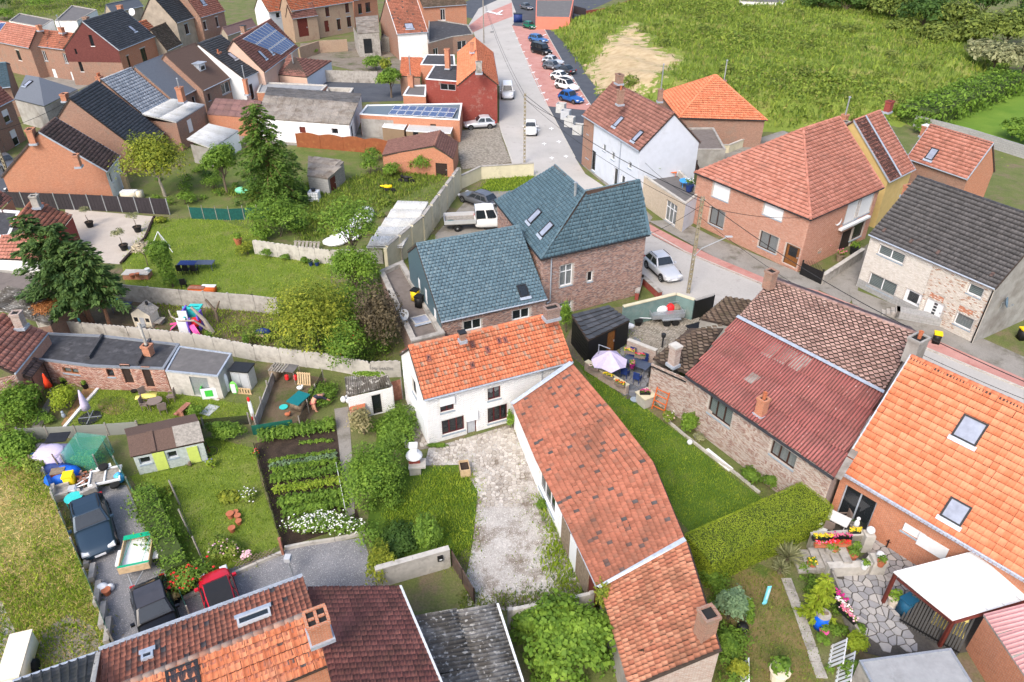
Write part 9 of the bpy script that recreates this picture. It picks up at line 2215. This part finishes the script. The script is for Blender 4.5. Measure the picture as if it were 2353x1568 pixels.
def bike(label,x,y,rz,m):return B('motorbike',label,'motorbike',x,y,[('body',m,[('s',(0,0,.7),(.45,.16,.22)),('s',(-.5,0,.75),(.3,.14,.1)),('s',(.45,0,.8),(.2,.14,.2))]),('engine',DARKM,[('b',(0,0,.42),(.5,.3,.35))]),('handlebar',BLACK,[('t',[(.5,-.35,1.05),(.5,.35,1.05)],.025)]),('wheel',RUBBER,[('t',[(.7,-.07,.3),(.7,.07,.3)],.3)]),('wheel',RUBBER,[('t',[(-.7,-.07,.3),(-.7,.07,.3)],.3)])],rz)
bike('yellow motorbike in the long grass',890,443,-10,YELL);bike('black scooter in front of the garage bushes',934,422,170,BLACK);heap('oil_tank','mint green tank lying under the trees','tank',560,448,[(0,0,.5,.9,.42,.42)],pc('mint paint',120,205,165))
for i,(x,y)in enumerate(((1289,258),(1300,274),(1309,290),(1328,308))):B('builders_bag',['white builders bag nearest the bright blue crossover','second white builders bag from the blue crossover','third white builders bag along the kerb','white builders bag next to the blue grey house'][i],'builders bag',x,y,[('side',GREYP if i==1 else C_WHITE,[('b',(s*.6,0,.65),(.07,1.2,1.3))for s in(-1,1)]+[('b',(0,s*.6,.65),(1.2,.07,1.3))for s in(-1,1)]),('filling',DARKM,[('b',(0,0,.75),(1.13,1.13,.1))])],-20,0,'builders bags')
B('container','dark bin container at the top of the street','container',1190,51,[('body',NAVT,[('b',(0,0,.9),(2.0,1.6,1.8))]),('lid',DARKM,[('b',(0,0,1.85),(2.1,1.7,.1))])]);slats('left pallet leaning on the orange gable','pallet','pallet',87,440,1.1,1.2,5,WOODL,0);slats('wide pallet leaning on the orange gable','pallet','pallet',124,443,1.9,1.2,4,WOODL,0);B('cardboard_box','tall cardboard box by the white annex','box',294,436,[('box',WOODL,[('b',(0,0,.9),(.5,.5,1.8))]),('flap',WOODL,[('b',(0,0,1.82),(.55,.55,.03))])]);B('storage_chest','cream storage chests behind the slat fence','chest',300,456,[('body',CREAMP,[('b',(0,0,.4),(1.6,.8,.8)),('b',(1.0,.1,.4),(.7,.8,.8))]),('lid',PVC,[('b',(0,0,.83),(1.65,.85,.06))])])
# terrace of the orange roof house
h=free_house('pergola','wine red pergola with white sloping canopy roof','pergola',[[(2192,1426,2.1),(2420,1360,2.1),(2300,1250,2.9),(2055,1313,2.4)]],[],(None,PVC,1,1),base=PVC)
for x,y,z in((2060,1315,2.3),(2192,1424,2.0),(2352,1380,2.0)):p=P(x,y,z);g=MB();g.box((p.x,p.y,z/2),(.14,.14,z));g.build('post',WOODR,h['o'])
for a,b in(((2060,1317,2.25),(2192,1428,1.98)),((2062,1330,1.3),(2188,1432,1.1)),((2192,1430,1.98),(2352,1383,1.98))):g=MB();g.tube([P(*a),P(*b)],.09,4);g.build('beam',WOODR,h['o'])
fs=h['f'][0]
for k in range(1,6):g=MB();g.tube([fs[0].lerp(fs[1],k/6)+Vector((0,0,.02)),fs[3].lerp(fs[2],k/6)+Vector((0,0,.02))],.02,4);g.build('seam',GREYP,h['roof'])
B('yellow_board','mustard board leaning on the pergola rail','board',2172,1452,[('board',pc('mustard board',205,190,115),[('p',[(-.6,.3,.2),(.5,-.5,.2),(.5,-.3,1.4),(-.6,.5,1.4)])]),('edge',WOODG,[('t',[(-.6,.5,1.42),(.5,-.3,1.42)],.03)])]);slats('black slatted platform under the pergola','deck','deck',2130,1470,2.6,2.0,20,BLACK,-42,1.9)
flat_house('grey_flat_shed','shed with light grey membrane roof at the bottom',[(2040,1640),(2260,1610),(2185,1490),(1976,1518)],2.2,CONC,F_LIGHT,par_h=.03,par_t=.08,par_mat=STEEL);h=free_house('red_corner_house','red brick corner house with pink ribbed roof at the bottom right','house',[[(2260,1412,2.5),(2400,1620,2.5),(2520,1560,3.0),(2380,1380,3.0)]],[((2264,1414,2.5),(2400,1620,2.5),BR_OR,[((3.0,.6,4.4,1.9),None,'b2')])],('ribsheet',pc('pink sheet',200,150,150),1.0,2.4,'sheet'),base=CONC)
h=free_house('corrugated_porch','scrap of old corrugated roof over a red box','porch',[[(2000,1560,1.8),(2045,1575,1.8),(2020,1523,2.0),(1978,1524,2.0)]],[],('sheet',C_GREY,.5,.8,'sheet'),base=C_GREY)
table('white marble terrace table set with cloth',1912,1208,1.5,.8,PVC,-40);chair('taupe wicker chair in front of the white table',1900,1222,60,TAUP);chair('taupe chair right of the white table',1935,1205,180,TAUP);chair('taupe chair behind the white table',1895,1188,-50,TAUP);B('fountain','white tiered garden fountain','fountain',1873,1222,[('basin',PVC,[('l',[(.3,0),(.5,.35),(.55,.4),(.45,.42),(.1,.36)])]),('statue',PVC,[('l',[(.12,.3),(.1,.7),(.25,.8),(.08,.85)]),('s',(0,0,1.0),.16)])])
for i,(x,y,z,m,f,L)in enumerate(((1888,1240,1.0,DARKM,['yellow'],1.0),(1924,1238,1.0,BLACK,['magenta','pink'],1.4),(1895,1256,1.0,TERRA,['red','pink'],1.1),(1930,1254,1.0,TERRA,['red'],1.1),(1962,1226,1.0,DARKM,['yellow'],.6),(1930,1275,.5,TERRA,None,1.0))):trough(['dark trough beside the fountain','long trough of magenta petunias','orange trough with coral flowers, left','orange trough with red flowers, right','small trough with yellow flowers by the statue','clay trough on the ledge below the flower boxes'][i],x,y,L,0,m,L_MID,f,z,fn=90)
for i,(x,y,r,m,z)in enumerate(((1902,1270,.2,CONC,.6),(1915,1270,.17,TERRA,.6),(1950,1270,.17,TERRA,.6),(1965,1268,.2,CONC,.6),(1955,1286,.25,TERRA,.4),(1862,1306,.22,TERRA,0),(2022,1300,.2,TERRA,.8),(2050,1390,.3,CUSH,0),(1890,1460,.2,PNK,0),(1968,1462,.25,CONC,0),(1785,1562,.42,CREAMP,0),(1985,1306,.18,PVC,.7),(2155,1290,.2,TERRA,0))):pot(['grey pot at the left end of the ledge','clay pot on the ledge, second','clay pot on the ledge, fourth','grey pot at the right end of the ledge','big clay pot on the steps','clay pot at the head of the side steps','clay pot on the planter wall end','pinkish pot beside the pergola post','pink pot next to the blue barrel','pot of trailing plant at the terrace corner','large white octagonal planter on the dry lawn','white pot on the planter wall','clay pot at the end of the bench'][i],x,y,r,m,L_BRI if i%2 else L_MID,['yellow']if i==5 else None,z=z)
for i,(x,y)in enumerate(((1927,1375),(1938,1398),(1947,1418))):trough(['magenta flower box on the terrace wall','pale pink flower box on the terrace wall','salmon flower box on the terrace wall'][i],x,y,.9,-62,BLACK,L_MID,[['magenta'],['white','rose'],['rose','pink']][i],.85,fn=70)
B('statue','white garden figure at the end of the flower boxes','statue',1955,1240,[('statue',PVC,[('s',(0,0,1.2),(.14,.14,.3)),('s',(0,0,1.6),.1)])]);B('statue','white ball ornament on the upper pillar','ornament',1984,1262,[('pillar',CONCL,[('b',(0,0,.6),(.5,.5,1.2))]),('globe',PVC,[('s',(0,0,1.45),.22)])]);B('statue','white ball ornament on the lower pillar','ornament',2008,1312,[('pillar',CONCL,[('b',(0,0,.5),(.7,.6,1.0))]),('globe',PVC,[('s',(0,0,1.22),.2)])])
B('garden_bench','dark red garden bench with beige cushion under the shuttered window','bench',2080,1268,[('seat',WOODR,[('b',(0,-.22+.11*k,.45),(2.0,.09,.04))for k in range(5)]),('backrest',WOODR,[('b',(0,.32,.8),(2.0,.05,.5))]),('cushion',CUSH,[('b',(0,.24,.78),(1.9,.14,.42))]),('leg',BLACK,[('b',(s*.9,0,.3),(.06,.6,.6))for s in(-1,1)])],-32);trough('brown planter at the orange brick wall',2032,1240,1.3,-32,WOODR,L_MID,['white'],0,.4);pot('tall white flowered pot with little roof by the wall',2000,1222,.28,PVC,L_MID,['white']);trough('mossy stone trough beside the sliding door',1968,1208,.9,-30,CONC,L_MID)
w=ORNG['walls']['F'];T=thing('wall_picture','pale painted panel hung on the orange brick wall','picture',w.pt(0,0,0));a=w.uv(2143,1255);g=MB();bar(g,w,a[0]-.7,a[1]-.4,a[0]+.7,a[1]+.4,.03,.08);o=g.build('panel',PVC,None);o.parent=T;o.matrix_parent_inverse=T.matrix_basis.inverted()
B('barrel','blue barrel with odds and ends on its lid','barrel',1882,1440,[('body',pc('blue barrel',15,90,220,.4),[('l',[(.3,0),(.34,.45),(.3,.9)])]),('lid',CONC,[('l',[(.34,.9),(.34,.96)])]),('bottle',WOOD,[('b',(.1,0,1.0),(.2,.12,.08))])]);slats('upper white slatted frame leaning on the terrace wall','trellis','trellis',1905,1510,1.4,.9,6,PVC,62,-.5);slats('lower white slatted frame leaning on the terrace wall','trellis','trellis',1922,1545,1.6,.9,7,PVC,62,-.5);slats('white slatted bench at the ruined barn','bench','bench',1700,1555,1.4,.5,7,PVC,75,-.3)
T=B('thermometer_sign','tall light blue thermometer sign in the dry lawn','sign',1755,1392,[('board',LBL,[('b',(0,0,.85),(.2,.04,1.2)),('s',(0,0,.22),(.14,.04,.14))]),('stake',PVC,[('t',[(0,.03,0),(0,.03,.3)],.02)])],8)
for k in range(9):g=MB();g.box((.02,-.03,.55+k*.09),(.08,.02,.02));g.build('scale_mark',PVC,T)
B('grill','dark kettle grill in the dry lawn shrubs','grill',1703,1455,[('bowl',BLACK,[('s',(0,0,.45),(.28,.28,.22))]),('leg',STEEL,legs(.15,.15,.3))]);B('blue_bin','dark teal bin beside the pergola','bin',2075,1408,[('body',pc('teal plastic',25,80,110),[('b',(0,0,.5),(.6,.5,1.0))]),('lid',pc('teal plastic',25,80,110),[('b',(0,0,1.03),(.66,.56,.08))])],25)
# chalked scribble on the pale panel behind the outhouse
cu=bpy.data.curves.new('chalk_lettering','FONT');cu.body='Mc MATH';cu.size=.34;cu.extrude=.002;to=bpy.data.objects.new('tmp',cu);link(to);me=bpy.data.meshes.new_from_object(to);bpy.data.objects.remove(to);me.materials.clear();me.materials.append(pc('grey chalk',120,120,120))
T=thing('chalk_writing','grey chalk lettering on the wavy wall behind the outhouse','lettering',P(858,868));ct=bpy.data.objects.new('lettering',me);link(ct,T);ct.location=(0,-.12,.75);ct.rotation_euler=(math.pi/2,.04,.03)
